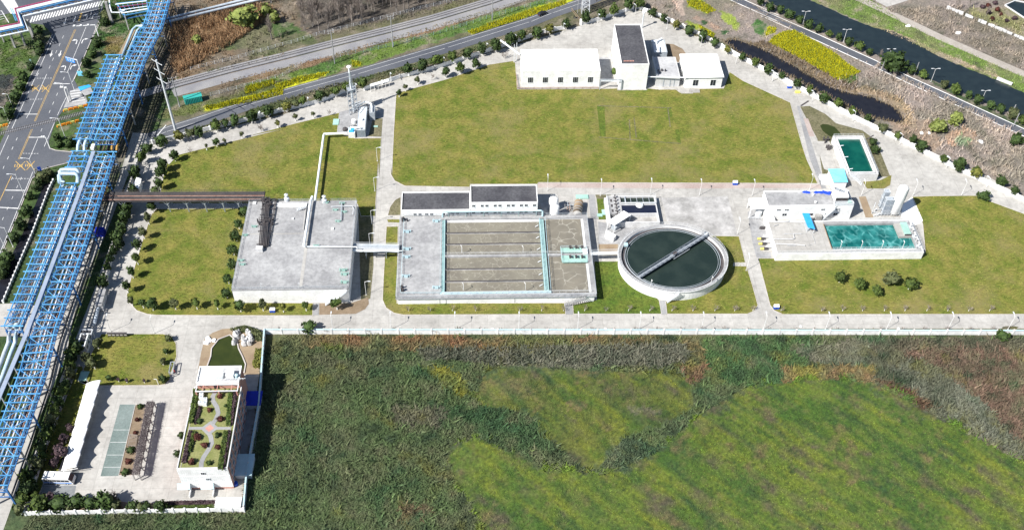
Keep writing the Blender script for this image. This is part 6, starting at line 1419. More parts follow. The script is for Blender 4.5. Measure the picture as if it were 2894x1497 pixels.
far = thing('far_basin','corner of a dark water basin with pale kerb at the top right edge','basin',P('D',2090,70))
fp = MP(('D',[(1972,45),(2050,10),(2300,60),(2300,230),(2117,140)]))
MB().sheet(fp,.12).obj('water','water_teal' if False else 'water_canal',far); MB().ribbon(fp+[fp[0]],.5,.06,.5).obj('kerb','concrete_wall',far)
# orange barriers at the level crossing
for k,(a,c) in enumerate((((478,832),(665,790)),((430,950),(600,905)),((0,950),(62,935)))):
    p = P('A',*a,.6); q = P('A',*c,.6); t = thing('crossing_barrier',['upper','lower','leftmost'][k]+' orange and yellow barrier fence at the level crossing','barrier',p.lerp(q,.5)-Vector((0,0,.6)))
    n = max(3,int((q-p).length/1.6))
    for i in range(n):
        u = p.lerp(q,i/n); v = p.lerp(q,(i+.85)/n); bar('barrier_panel','orange' if i%3 else 'safety_yellow',u,v,.3,.8,t); bar('foot','orange',(u.x,u.y,.06),u,.4,.4,t)
# ------------------------------------------------------------------ trees
def crown_mesh(name,m,seed,r,h,n=520,ls=.42,clumps=26,flat=1.):
    rs = np.random.RandomState(seed); vs = []; fs = []
    cd = rs.normal(size=(clumps,3)); cd /= np.linalg.norm(cd,axis=1)[:,None]; cr = rs.uniform(.35,.95,clumps); cc = cd*cr[:,None]
    for i in range(n):
        k = rs.randint(clumps); p = cc[k]+rs.normal(size=3)*.17; nn = np.linalg.norm(p)
        if nn > 1.15: p = p/nn*1.1
        p = p*np.array([r,r,h]); a = rs.normal(size=3); a /= np.linalg.norm(a); o_ = p/np.array([r,r,h]); nrm = o_/max(.01,np.linalg.norm(o_))*.8+a*.7; nrm /= np.linalg.norm(nrm)
        u = np.cross(nrm,[.3,.5,.8]); u /= np.linalg.norm(u); v = np.cross(nrm,u); s = ls*rs.uniform(.6,1.3); e = len(vs)
        vs += [tuple(p-u*s*.5-v*s*.3),tuple(p+u*s*.5-v*s*.35),tuple(p+u*s*.35+v*s*.5),tuple(p-u*s*.4+v*s*.45)]; fs.append((e,e+1,e+2,e+3))
    b = MB(); b.v = vs; b.f = fs
    core = MB().lathe(0,0,[(0,-h*.72),(r*.55,-h*.45),(r*.72,0),(r*.55,h*.5),(0,h*.75)],9); o = len(b.v); b.add(core.v,core.f)
    return b.mesh(name,m)
CROWN = {}
for i,(nm,m) in enumerate((('dark','leaf_dark'),('mid','leaf_mid'),('yellow','leaf_yellow'),('olive','leaf_olive'),('red','leaf_red'),('lime','leaf_lime'),('purple','leaf_purple'))):
    CROWN[nm] = [crown_mesh('crown_'+nm,m,i*10+j,1.,1.,430,.30) for j in range(3)]
TRUNK = MB().tube([(0,0,0),(.03,.02,.5),(0,.03,1.)],.16,7,.09); TRUNK.tube([(0,.02,.7),(.35,.1,1.3)],.07,5,.03); TRUNK.tube([(0,.02,.75),(-.3,-.15,1.35)],.07,5,.03)
TRUNK = TRUNK.mesh('trunk','bark'); WASH = MB().cyl(0,0,0,1.1,.19,8,.15).mesh('whitewash_band','whitewash')
def tree(p,r,label,kind='dark',th=1.7,group=None,hk=1.,cat='tree',name='tree',wash=True):
    p = Vector(p); r *= 1.25 if cat == 'tree' else 1.05; t = thing(name,label,cat,(p.x,p.y,p.z),group); rz = rnd.uniform(0,6.28)
    if th > 0:
        o = inst('trunk',TRUNK,t,(0,0,0),rz,(1,1,th+r*.4))
        if wash: inst('whitewash_band',WASH,t,(0,0,0))
    inst('crown',CROWN[kind][rnd.randrange(3)],t,(0,0,th+r*hk*.85),rz,(r*rnd.uniform(.85,1.15),r*rnd.uniform(.85,1.15),r*hk*rnd.uniform(.88,1.15)))
    return t
def trow(spec,tpl,grp,kind='dark',th=1.7,hk=1.05,zc=None,**kw):
    n = len(spec)
    for i,e in enumerate(spec):
        t,x,y,r = e[:4]; kd = e[4] if len(e) > 4 else kind; z = th+r*hk*.85
        q = P(t,x,y,z); tree((q.x,q.y,.05),r,tpl.format(ordw(i)),kd,th,grp,hk,**kw)
K5 = ['dark','mid','dark','mid','olive']
def ks(i): return K5[i%5]
sp = [('A',1215,1060,1.75),('A',1345,1025,1.6,'yellow'),('A',1430,1005,1.4,'olive'),('A',1500,992,1.5),('A',1625,950,1.55,'mid'),('A',1700,930,1.3),('A',1765,908,1.7),('A',1895,872,1.6,'mid'),('A',2020,838,1.6)]
sp += [('B',25,880,1.6),('B',150,832,1.6),('B',290,803,1.4,'yellow'),('B',355,780,1.2,'olive'),('B',412,762,1.4,'mid'),('B',540,720,1.6),('B',600,708,1.1,'olive'),('B',660,690,1.6,'mid'),('B',738,662,1.4,'mid'),('B',868,632,1.7,'mid')]
trow(sp,'round evergreen tree, {} from the left in the row along the north-west wall','trees along the north-west wall','dark',1.5,1.)
sp = [('B',1200,520,1.8,'dark'),('B',1312,497,1.9),('B',1425,457,2.0,'mid'),('B',1546,430,1.7,'mid'),('B',1658,400,1.6),('B',1768,367,1.7),('B',1872,337,1.8),('B',1985,297,1.9),('B',2068,265,1.5),('C',5,345,1.8),('C',115,297,1.8),('C',205,267,1.4,'mid'),('C',315,245,1.8),('C',410,222,1.6,'yellow'),('C',536,180,1.6)]
trow(sp,'round evergreen tree, {} from the left in the row between tower and yard gate','trees between tower and gate','dark',1.6,1.05)
sp = [('C',686,130,1.8),('C',800,107,1.5),('C',898,75,1.9,'mid'),('C',1003,30,2.),('C',1092,25,1.9,'mid')]
trow(sp,'round evergreen tree, {} from the left right of the yard gate','trees right of the yard gate','dark',1.7,1.05)
sp = [('C',1183,97,1.5),('C',1270,142,1.4),('C',1365,187,1.5,'yellow'),('C',1460,232,1.7),('C',1560,275,1.8),('C',1655,325,1.5),('C',1748,375,1.2,'yellow'),('C',1858,430,1.4),('C',1955,470,1.2,'mid'),('C',2058,520,1.6),('D',92,470,1.4,'mid'),('D',192,520,1.7),('D',291,572,1.1),('D',405,630,1.5),('D',500,682,1.3,'mid'),('D',610,737,1.6),('D',714,780,1.5,'mid'),('D',826,842,1.3,'mid'),('D',938,893,1.3),('D',1055,967,1.5,'olive'),('D',1165,1026,1.2,'mid'),('D',1286,1053,1.3),('D',1346,1100,1.7),('D',1516,1200,1.2,'mid'),('D',1632,1240,1.8),('D',1757,1300,1.5,'mid'),('I',1785,0,1.),('I',1900,42,1.8),('I',2024,102,1.5,'yellow'),('S',2830,512,1.5),('S',2868,538,1.3)]
trow(sp,'small evergreen, {} from the far end of the row along the ditch wall','trees along the ditch wall','dark',1.1,1.1)
trow([('B',1490,542,1.5),('B',1602,513,1.7,'mid'),('B',1720,480,1.5)],'evergreen tree, {} from the left on the lawn edge near the warehouse','trees on the lawn edge',th=1.6)
trow([('B',1140,697,.85),('B',1187,655,.8,'olive'),('B',1280,602,.95,'olive'),('B',492,858,.7,'olive'),('B',357,878,.8,'olive'),('B',224,928,.8,'olive'),('A',2092,930,.8,'yellow'),('A',1820,1010,.8,'olive'),('A',1690,1058,.6,'olive'),('A',1628,1068,1.,'dark'),('A',1552,1100,.55,'olive'),('A',1312,1170,1.4,'dark')],'sapling with sparse crown, {} from the right beside the north-west avenue','saplings beside the avenue',th=1.6)
sp = [('A',1222,1235,1.4),('A',1212,1290,1.3),('E',1222,40,1.3),('E',1212,98,1.4),('E',1196,178,1.3),('E',1168,255,1.4,'mid'),('E',1140,348,1.3),('E',1110,440,1.1,'olive'),('E',1075,548,1.1,'olive'),('E',1032,640,1.3),('E',1025,740,1.2,'mid'),('E',988,842,1.2),('E',948,952,1.2)]
trow(sp,'evergreen tree, {} from the top on the lawn side of the western avenue','trees on the lawn side of the avenue','dark',2.2,1.2)
sp = [('A',1105,1120,1.5),('A',1065,1185,1.6,'mid'),('E',1015,100,1.8),('E',1005,230,1.4),('E',950,370,1.9),('E',935,430,1.8),('E',918,520,1.6),('E',880,595,1.7),('E',895,640,1.4),('E',850,695,1.3),('E',825,755,1.2),('E',812,812,1.1),('E',772,922,1.7),('E',965,330,1.2),('E',855,580,1.3)]
trow(sp,'dark evergreen, {} in the row between the main rack and the avenue','trees between rack and avenue','dark',1.5,1.1)
sp = [('E',985,1060,.95,'olive'),('E',1070,1080,.8),('E',1140,1090,1.4),('E',1312,1085,1.2,'olive'),('E',1475,1085,1.1,'mid'),('E',1636,1092,.95,'mid'),('F',32,1090,.9,'mid'),('F',205,1100,1.4),('F',375,1095,1.3,'olive'),('F',530,1110,.9,'yellow'),('F',702,1100,.9,'mid'),('F',935,1085,1.35,'mid')]
sp = [s_ for i,s_ in enumerate(sp) if i != 5]
trow(sp,'small roadside tree, {} from the left along the lawn below the covered tank','trees along the lawn below the tank',th=1.9)
sp = [('E',1835,395,1.3),('E',1796,487,1.3),('E',1775,577,1.6),('E',1757,685,1.4),('E',1752,790,1.3),('E',1717,900,1.35),('E',1705,1010,1.3)]
trow(sp,'dark round tree, {} from the top beside the left wall of the covered tank','trees beside the covered tank',th=1.2)
for (t,x,y,r,l) in (('I',1003,892,1.8,'evergreen on the east lawn, leftmost of the group of five'),('I',1148,942,1.8,'evergreen on the east lawn, second from the left in the group'),('I',1280,985,1.4,'smallest evergreen of the five on the east lawn'),('I',1385,905,2.1,'largest evergreen of the five on the east lawn'),('I',1527,945,1.7,'evergreen on the east lawn, rightmost of the group of five')):
    q = P(t,x,y,2.2); tree((q.x,q.y,.1),r,l,'mid' if r < 2 else 'olive',.7,'five evergreens on the east lawn')
for (t,x,y,r,l) in (('D',980,1062,1.3,'round tree right of the green pool, the farther of two'),('D',998,1118,1.4,'round tree right of the green pool, the nearer of two'),('D',2065,1050,2.6,'big dark bush in the brush at the right edge of the photo'),('I',2083,270,1.6,'round tree at the top corner of the east lawn'),('D',1125,475,4.,'big dense tree standing on the canal bank beside the canal road'),('A',1825,135,5.2,'large pale green willow-like bush beside the brown reeds'),('A',2000,80,3.,'pale green bush right of the large willow-like bush'),('A',1480,290,2.,'pale green shrub in the middle of the brown reeds'),('A',2060,130,2.6,'dark shrub beside the pale bushes'),('D',1480,950,3.,'pale green thicket left of the small garden plot'),('D',1610,890,3.,'pale green thicket above the small garden plot'),('M',1655,100,2.,'dark green bush against the south wall'),('K',385,45,2.,'dark bush at the corner of the pond garden')):
    q = P(t,x,y,1.5+r*.5); tree((q.x,q.y,.05),r,l,'lime' if 'pale' in l else 'dark',.8 if r < 4 else 1.2,None,.8,wash=False,cat='bush' if ('bush' in l or 'shrub' in l or 'thicket' in l) else 'tree',name='bush' if ('bush' in l or 'shrub' in l or 'thicket' in l) else 'tree')
sp = [('D',130,12,1.4),('D',205,55,1.6),('D',280,75,1.5),('D',350,108,1.6),('D',425,150,1.3),('D',497,187,1.5),('D',572,218,1.5),('D',650,257,1.2,'mid'),('D',722,280,1.3),('D',797,317,1.4),('D',875,353,1.6,'mid'),('D',953,392,1.1),('D',1275,525,1.7),('D',1360,567,1.4,'mid'),('D',1520,637,1.4,'olive'),('D',1605,675,1.8,'mid'),('D',1700,715,1.3),('D',1770,752,1.6),('D',1865,792,1.4),('D',1945,824,1.4),('D',2040,862,1.8,'olive'),('D',2110,905,1.6,'mid')]
trow(sp,'small round tree, {} from the left between the canal road and the canal','trees along the canal','dark',.8,1.,wash=False)
sp = [('A',285,235,1.8),('A',292,285,1.9,'olive'),('A',290,335,1.9),('A',295,385,1.9),('A',225,500,1.7),('A',178,578,1.9),('A',150,650,2.1),('A',105,725,2.2),('A',70,790,1.5),('A',50,850,2.5)]
trow(sp,'dark round shrub, {} from the top along the left kerb of the highway','shrubs along the left highway kerb','dark',.3,.95,wash=False,cat='shrub',name='shrub')
sp = [('A',790,120,2.1,'olive'),('A',725,320,2.2),('A',690,400,2.),('A',648,465,1.9),('A',790,165,1.8),('A',430,1035,1.4),('A',440,1085,1.5),('A',520,1080,1.8,'dark'),('A',560,1060,1.5),('E',310,130,2.2,'olive'),('E',290,170,1.6),('E',222,278,1.5),('E',265,215,1.3),('E',192,385,2.2),('E',147,492,2.3),('E',97,585,2.),('E',45,735,2.4),('E',30,800,2.),('E',15,850,2.),('A',650,560,1.5),('E',370,100,1.8,'olive')]
trow(sp,'dark round shrub, {} along the right side of the highway','shrubs along the right side of the highway','dark',.2,.95,wash=False,cat='shrub',name='shrub')
sp = [(490,180,2.2),(455,215,2.),(440,255,1.9),(450,300,1.6),(445,345,2.),(410,420,1.6),(385,465,1.8),(370,520,1.7),(345,590,1.9),(320,640,2.1),(300,690,1.6),(292,740,2.),(262,815,1.8),(270,860,1.4),(235,915,2.1),(195,985,1.4),(150,1005,1.8,),(170,1080,2.4),(150,1130,1.7),(120,1200,1.5),(205,1040,1.2)]
trow([('J',x,y,r*.84,ks(i)) for i,(x,y,r) in enumerate(sp)],'dark hedge tree, {} from the top along the west wall of the compound','hedge trees along the compound wall','dark',1.3,1.15)
sp = [('J',610,158,1.3,'olive'),('J',540,240,1.2),('J',575,275,1.3,'olive'),('J',590,290,.9),('J',510,470,1.1),('J',490,560,1.),('J',455,620,1.1),('J',430,690,1.2),('J',400,755,1.2),('J',385,830,1.6),('J',365,880,1.3)]
sp = sp[:4]+[('J',345,905,1.2,'purple'),('J',400,752,1.3,'purple'),('J',380,840,1.7,'purple'),('J',445,690,1.,'purple')]
trow(sp,'small tree, {} from the top on the strip between hedge and carport','trees between hedge and carport','olive',1.3,1.)
trow([('J',1062,122,.9,'olive'),('J',1045,205,.7,'dark'),('J',1025,272,.9,'olive'),('J',685,372,.7,'dark'),('J',745,382,.45,'purple'),('J',797,388,.5,'purple'),('J',908,390,.45,'purple'),('J',1027,378,1.,'dark')],'small ornamental shrub, {} of those dotted round the edge of the compound lawn','ornamental shrubs on the compound lawn',th=.7)
sp = [('J',245,1165,2.3,'mid'),('J',303,1150,1.5,'purple'),('J',375,1168,2.,'dark'),('J',448,1172,1.4,'olive'),('J',480,1155,1.6,'dark'),('J',573,1168,1.8),('J',675,1150,2.3),('J',722,1170,1.5,'olive'),('J',838,1180,1.4),('J',880,1188,1.1,'olive'),('J',920,1187,1.2),('J',1010,1182,1.5)]
trow(sp,'garden tree, {} from the left along the bottom wall of the compound','garden trees along the bottom wall','dark',.6,.95,wash=False)
for i,(x,y,r,k_) in enumerate(((885,551,.95,'dark'),(863,634,.75,'red'),(850,717,.6,'red'),(822,828,1.05,'dark'),(808,896,.85,'red'),(790,968,1.1,'dark'))):
    q = P('J',x,y,.7); tree((q.x,q.y,.1),r,'clipped round bush, '+ordw(i)+' from the top in the bed beside the pergola',k_,0,'clipped bushes in the car park bed',.8,cat='bush',name='clipped_bush')
for i,(x,y,r,k_) in enumerate(((1388,487,1.2,'red'),(1322,573,1.1,'red'),(1422,545,.8,'dark'),(1257,646,1.2,'dark'),(1390,634,1.35,'red'),(1247,747,1.5,'red'),(1372,734,1.15,'dark'),(1290,795,1.3,'red'),(1372,809,1.2,'red'),(1210,902,1.5,'red'),(1320,907,1.15,'dark'))):
    q = P('J',x,y,OH+.5); tree((q.x,q.y,OH+.03),r*.72,'clipped round bush, '+ordw(i)+' from the top in the roof garden',k_,0,'clipped bushes in the roof garden',.7,cat='bush',name='clipped_bush')
for k,(x,y) in enumerate(((1142,735),(1120,850))):
    q = P('J',x,y,1.); tree((q.x,q.y,.05),1.,('upper' if k==0 else 'lower')+' round shrub at the left foot of the office','dark',.2,None,1.,cat='bush',name='bush',wash=False)
# low hedges (roof garden beds, road edges)
def hedge(label,t,pts,w,h,m,z=0.,n=None,name='hedge'):
    path = densify(PL(t,pts,z+h*.5),.5); rs = np.random.RandomState(len(label)); vs = []; fs = []
    for p in path:
        for k in range(n or 26):
            c = np.array([p.x+rs.uniform(-w/2,w/2),p.y+rs.uniform(-.4,.4),z+h*(1-rs.uniform(0,1)**2)]); a = rs.normal(size=3)*.5+np.array([0,0,.8]); a /= np.linalg.norm(a); u = np.cross(a,[.3,.9,.1]); u /= np.linalg.norm(u); v = np.cross(a,u); s = rs.uniform(.14,.3); e = len(vs)
            vs += [tuple(c-u*s-v*s*.7),tuple(c+u*s-v*s),tuple(c+u*s*.8+v*s),tuple(c-u*s+v*s*.8)]; fs.append((e,e+1,e+2,e+3))
    b = MB(); b.v = vs; b.f = fs; b.ribbon([(p.x,p.y) for p in path],w*.85,z,z+h*.7)
    return b.obj(name,m,label=label,cat='hedge')
hedge('green hedge along the upper left edge of the roof garden','J',[(1235,455),(1205,650)],1.2,.8,'leaf_mid',OH+.05)
hedge('dark purple hedge inside the upper left edge of the roof garden','J',[(1262,560),(1235,655)],.6,.5,'leaf_purple',OH+.05)
hedge('green hedge along the upper right edge of the roof garden','J',[(1455,455),(1440,665)],1.1,.8,'leaf_mid',OH+.05)
hedge('dark purple hedge outside the upper right edge of the roof garden','J',[(1488,455),(1455,665)],.8,.6,'leaf_purple',OH+.05)
hedge('dark purple hedge along the lower left part of the roof garden','J',[(1205,715),(1185,800),(1160,900)],1.2,.6,'leaf_purple',OH+.05)
hedge('green hedge beside the lower left purple hedge','J',[(1225,720),(1195,830)],.8,.7,'leaf_mid',OH+.05)
hedge('green hedge along the lower right part of the roof garden','J',[(1425,715),(1390,940)],1.2,.8,'leaf_mid',OH+.05)
hedge('dark purple hedge at the lower right edge of the roof garden','J',[(1445,715),(1405,940)],.8,.6,'leaf_purple',OH+.05)
hedge('long clipped reddish hedge on the bottom edge of the car park','J',[(1040,1163),(1345,1155)],1.3,.7,'leaf_purple')
hedge('long clipped green hedge beside the white store','J',[(1080,1190),(1345,1185)],1.5,.6,'leaf_mid')
hedge('yellowish shrubbery on the right bank of the pond','J',[(1640,200),(1620,300)],2.6,1.6,'leaf_yellow')
hedge('tangled green shrubbery above the garden rocks','J',[(1480,75),(1540,60),(1630,90),(1640,130)],2.4,1.8,'leaf_olive')

# bare trees
def bare_mesh(seed,h,spread,n1,lean=.5,rt=.11):
    r_ = random.Random(seed); tr = MB(); br = MB(); top = Vector((r_.uniform(-.4,.4),r_.uniform(-.4,.4),h)); tr.tube([(0,0,0),top*.5+Vector((.1,0,0)),top],rt,5,rt*.35)
    for k in range(n1):
        f = r_.uniform(.25,.95); p = top*f; t = r_.uniform(0,6.28); L_ = spread*(1.15-f)*r_.uniform(.6,1.2)+.4; e = p+Vector((math.cos(t)*L_*.6,math.sin(t)*L_*.6,L_*(.6+lean))); br.tube([p,p.lerp(e,.5)+Vector((0,0,-.1)),e],rt*.4,3,.02)
        for j in range(4):
            g_ = r_.uniform(.3,1.); s_ = p.lerp(e,g_); t2 = t+r_.uniform(-1.2,1.2); l2 = L_*r_.uniform(.25,.5); br.tube([s_,s_+Vector((math.cos(t2)*l2*.6,math.sin(t2)*l2*.6,l2*.8))],max(.03,rt*.2),3,.012)
    return tr.mesh('trunk_mesh','bark_pale'),br.mesh('branch_mesh','twig')
WOOD = [bare_mesh(i,r_h,3.2,60,rt=.19) for i,r_h in enumerate((11,12.5,9.5,13.5,10.5))]
SAP = [bare_mesh(20+i,1.9,1.5,16,.1,.05) for i in range(4)]
SWH = MB().cyl(0,0,0,.85,.10,7,.08).mesh('whitewash_band','whitewash')
def bare(p,label,grp,lib,sc=1.,name='bare_tree',cat='tree',wash=False):
    t = thing(name,label,cat,(p.x,p.y,0),grp); a,b_ = lib[rnd.randrange(len(lib))]; rz = rnd.uniform(0,6.28)
    inst('trunk',a,t,(0,0,0),rz,(sc,sc,sc)); inst('branches',b_,t,(0,0,0),rz,(sc,sc,sc))
    if wash: inst('whitewash_band',SWH,t)
    return t
r_ = random.Random(11); WP = MP(('B',[(420,240),(510,270),(700,225),(1100,125),(1500,20),(2100,-140),(1300,-300),(500,-150),(390,60)])); cnt = 0
xs = [p.x for p in WP]; ys = [p.y for p in WP]
while cnt < 230:
    p = Vector((r_.uniform(min(xs),max(xs)),r_.uniform(min(ys),max(ys)),0))
    if p.y > 420 or not inpoly(np.array([p.x]),np.array([p.y]),WP)[0]: continue
    bare(p,'bare slender tree packed in the wood beyond the railway','bare trees of the wood beyond the railway',WOOD,r_.uniform(.75,1.1)); cnt += 1
for k,(t,x,y,s_,l) in enumerate((('A',2048,300,.9,'lone bare tree left of the small green plot by the railway'),('B',182,295,.9,'lone bare tree at the left of the small green plot'),('D',1700,60,.6,'bare grey tree behind the weathered slab fence'),('D',1830,120,.5,'bare grey tree among the weathered slabs'),('D',1600,80,.55,'bare shrubby tree left of the slab fence'),('C',690,60,.5,'bare tree beside the steel pylon'),('C',760,40,.5,'bare shrub beside the ditch under the pylon'),('D',1020,470,.5,'bare pale shrub at the left of the big canal tree'))):
    bare(P(t,x,y),l,None,WOOD,s_)
q = P('J',740,1150); bare(q,'bare spreading tree with yellowish twigs in the bottom garden','',[bare_mesh(77,3.2,3.6,40,.1,.1)],1.,)
for k,x in enumerate((1480,1645,1810,1985)): bare(P('F',x,1143),'bare sapling with whitewashed foot, '+ordw(k)+' from the left on the verge below the aeration tank','bare saplings on the inner verge',SAP,1.,'sapling','sapling',True)
xs_ = [('H',x) for x in (450,615,780,940,1100,1270,1430,1597,1755,1920,2070)]+[('I',x) for x in (203,340,552,858,1015,1165,1330,1485,1650,1808,1965,2122)]
for k,(t,x) in enumerate(xs_): bare(P(t,x,1143),'bare sapling with whitewashed foot, '+ordw(k+4)+' from the left on the verge above the main road','bare saplings on the inner verge',SAP,1.,'sapling','sapling',True)
for k in range(33):
    s_ = 795+k*62.6; bare(P('S',s_+rnd.uniform(-4,4),939.5),'bare sapling, '+ordw(k)+' from the left between the main road and the south wall','bare saplings along the south wall',SAP,1.,'sapling','sapling',True)
for k,(t,x,y) in enumerate((('B',610,870),('B',1385,605),('B',1940,440),('B',105,995),('A',1430,1160),('A',1970,985),('C',70,445))): bare(P(t,x,y),'thin bare sapling, '+['left of the lattice tower','right of the bicycle shelter','near the warehouse corner','on the north-west lawn edge','at the avenue bend','among the saplings of the avenue','at the warehouse corner'][k],None,SAP,1.2,'sapling','sapling')

# ------------------------------------------------------------------ lamp posts
def lampmesh(h,arm,r=.075):
    return (MB().tube([(0,0,0),(0,0,h)],r,7,r*.7).mesh('pole_mesh','white'), MB().tube([(0,0,h-.15),(arm*.6,0,h+.15),(arm,0,h+.2)],.06,6).mesh('arm_mesh','white'), MB().box(arm-.1,arm+.75,-.17,.17,h+.1,h+.24).mesh('lamp_head_mesh','light_steel'), MB().cyl(0,0,0,.12,.28,8).mesh('base_plate_mesh','concrete'))
LP_ = lampmesh(6.3,1.1); LS_ = lampmesh(4.6,.7); LH_ = lampmesh(9.,2.2,.12)
def lamp(p,label,grp,rz=math.pi/2,lib=LP_):
    t = thing('lamp_post',label,'lamp post',(p.x,p.y,.05),grp,rz)
    for nm,me in zip(('pole','arm','lamp_head','base_plate'),lib): inst(nm,me,t)
    return t
base_row = [('S',941),('S',1106.),('S',1286.5),('S',1466),('S',1632),('S',1806),('S',1981.5),('S',2157),('S',2332.5),('S',2504.5),('S',2678),('S',2848)]
for k,(t,x) in enumerate(base_row): lamp(P('S',x,930.5),'white lamp post, '+ordw(k)+' from the left along the south side of the main road','lamp posts along the main road')
for k,(x,y) in enumerate(((885-48,1298),(1165,1312))): lamp(P('E',x,y),'white lamp post, '+('left' if k==0 else 'right')+' one at the edge of the compound lawn','lamp posts at the compound lawn')
for k,(x,y) in enumerate(((1160,1022),(1203,487),(1225,240),(1190,660))): lamp(P('F',x,y),'white lamp post, '+['nearest','third','farthest','second'][k]+' on the left side of the path between the tanks','lamp posts along the tank path',0)
lamp(P('B',978,1215),'white lamp post on the north-west lawn beside the path','lamp posts along the tank path',0)
for k,(x,y) in enumerate(((658,240),(1058,275),(1432,270),(1803,275))): lamp(P('H',x,y),'white lamp post, '+ordw(k)+' from the left along the brick pavement below the big lawn','lamp posts on the brick pavement')
for t,x,y,l in (('I',333,277,'white lamp post behind the loading canopy'),('I',222,567,'white lamp post at the yard corner right of the clarifier'),('I',290,838,'white lamp post on the path right of the clarifier'),('I',1155,277,'white lamp post between cooling tower and grey vaporisers'),('I',1545,276,'white lamp post behind the tall white tank'),('I',1910,274,'white lamp post at the top edge of the east lawn'),('I',765,235,'white lamp post beside the blue tarpaulins')): lamp(P(t,x,y),l,None)
sp = [('C',1053,113),('C',1290,225),('C',1547,353),('C',1810,483),('C',2085,617),('D',218,615),('D',517,768),('D',827,917),('D',1180,1090),('D',1530,1268),('I',1800,65),('I',2098,215)]
for k,(t,x,y) in enumerate(sp): lamp(P(t,x,y),'short white lamp post, '+ordw(k)+' from the far end along the ditch wall','lamp posts along the ditch wall',2.2,LS_)
sp = [('B',100,908),('B',460,803),('B',820,700),('B',1078,618),('B',1475,500),('B',1800,395),('C',145,330),('C',510,245),('C',770,175),('A',1590,1020),('A',1960,915)]
for k,(t,x,y) in enumerate(sp): lamp(P(t,x,y),'short white lamp post, '+ordw(k)+' along the north-west avenue wall','lamp posts along the north-west avenue',-1.2,LS_)
sp = [(145,48),(450,185),(755,322),(1085,470),(1415,618),(1787,783)]
for k,(x,y) in enumerate(sp): 
    q = P('D',x,y); t = lamp(q,'double-headed lamp post, '+ordw(k)+' from the left on the canal bank','lamp posts on the canal bank',0,LP_); inst('arm',LP_[1],t,rz=math.pi); inst('lamp_head',LP_[2],t,rz=math.pi)
for k,(x,y,x2) in enumerate(((145,135,0),(2290-1255,555,0),(1290,570,0),(2010,890,0),(2035,955,0))): q = P('D',x,y); bar('pole','concrete_old',q,q+Vector((0,0,6.5)),.22,.22,thing('plain_pole','plain grey pole, '+ordw(k)+' from the left beside the canal road','pole',q,'plain poles beside the canal road'))
for t,x,y,l in (('A',65,912,'thin white lamp post at the left edge beside the shrubs'),('A',98,812,'white lamp post between two dark shrubs left of the highway'),('J',20,0,'')):
    if l: lamp(P(t,x,y),l,None,math.pi)
# tall highway lamp poles (thin grey)
for k,(t,x,y) in enumerate((('A',522,772),('A',493,1038),('A',565,690),('E',100,660),('E',55,700),('E',180,260),('E',280,140))):
    lamp(P(t,x,y),'tall thin grey highway lamp, '+ordw(k)+' of those right of the highway','highway lamps',math.pi,LH_)
# power poles
def ppole(p,h,label,arms,r=.25,steel=False,aw=2.2,ang=.35):
    t = thing('power_pole',label,'power pole',(p.x,p.y,0)); m = 'concrete_old' if not steel else 'light_steel'
    MB().tube([p,p+Vector((0,0,h))],r,9,r*.6).obj('pole',m,t)
    d = Vector((math.cos(ang),math.sin(ang),0))
    for z in arms:
        bar('cross_arm',m,p+d*-aw/2+Vector((0,0,z)),p+d*aw/2+Vector((0,0,z)),.14,.14,t)
        for s_ in (-.5,0,.5): e = p+d*aw*s_+Vector((0,0,z)); MB().cyl(e.x,e.y,e.z,e.z+.45,.12,6,.06).obj('insulator','white',t)
    return t
ppole(P('A',1325,987),32.,'very tall steel power pole standing beside the country road near the rack',(31,27,23),.5,True,5.5,-.7)
ppole(P('A',1355,806),14.,'concrete power pole between the railway and the green container',(13.5,12.3),.25,False,3.)
for k,(x,y,h) in enumerate(((657,482,16.),(1094,357,15.),(1843,152,16.5))): ppole(P('B',x,y),h,'concrete power pole, '+ordw(k)+' from the left along the railway',(h-.4,h-1.4))
# lattice pylon near the gate
py = thing('lattice_pylon','pale steel lattice pylon behind the yard gate at the top edge','pylon',P('G',800,290)); c = P('G',805,285); Hp = 30.
cs_ = [Vector((c.x+sx*1.7,c.y+sy*1.7,0)) for sx,sy in ((-1,-1),(1,-1),(1,1),(-1,1))]; tp = [Vector((c.x+(p.x-c.x)*.25,c.y+(p.y-c.y)*.25,Hp)) for p in cs_]
for a_,b_ in zip(cs_,tp): bar('leg','light_steel',a_,b_,.24,.24,py)
for lv in range(14):
    f0 = lv/14; f1 = (lv+1)/14
    for i in range(4):
        a_ = cs_[i].lerp(tp[i],f0); b_ = cs_[(i+1)%4].lerp(tp[(i+1)%4],f1); c_ = cs_[i].lerp(tp[i],f1); e_ = cs_[(i+1)%4].lerp(tp[(i+1)%4],f0)
        bar('brace','light_steel',a_,b_,.1,.1,py); bar('brace','light_steel',e_,c_,.1,.1,py); bar('ring_beam','light_steel',c_,b_,.1,.1,py)
for k,(x,y) in enumerate(((620,330),(705,310),(900,320))): p = P('G',x,y); ppole(p,11.,['left','middle','right'][k]+' slim dark pole beside the lattice pylon',(10.6,),.14,False,1.4)
gt = thing('yard_gate','brown barred gate at the yard entrance below the pylon','gate',P('G',600,420)); a_ = P('G',470,262,.1); b_ = P('G',700,540,.1)
bar('gate_rail','sand',a_+Vector((0,0,1.3)),b_+Vector((0,0,1.3)),.12,.15,gt); bar('gate_rail','sand',a_+Vector((0,0,.3)),b_+Vector((0,0,.3)),.12,.15,gt)
for i in range(13): e = a_.lerp(b_,i/12); bar('gate_bar','sand',e,e+Vector((0,0,1.4)),.09,.09,gt)
gp_ = P('G',690,600); bar('pillar','white',gp_,gp_+Vector((0,0,2.6)),.8,.8,gt)
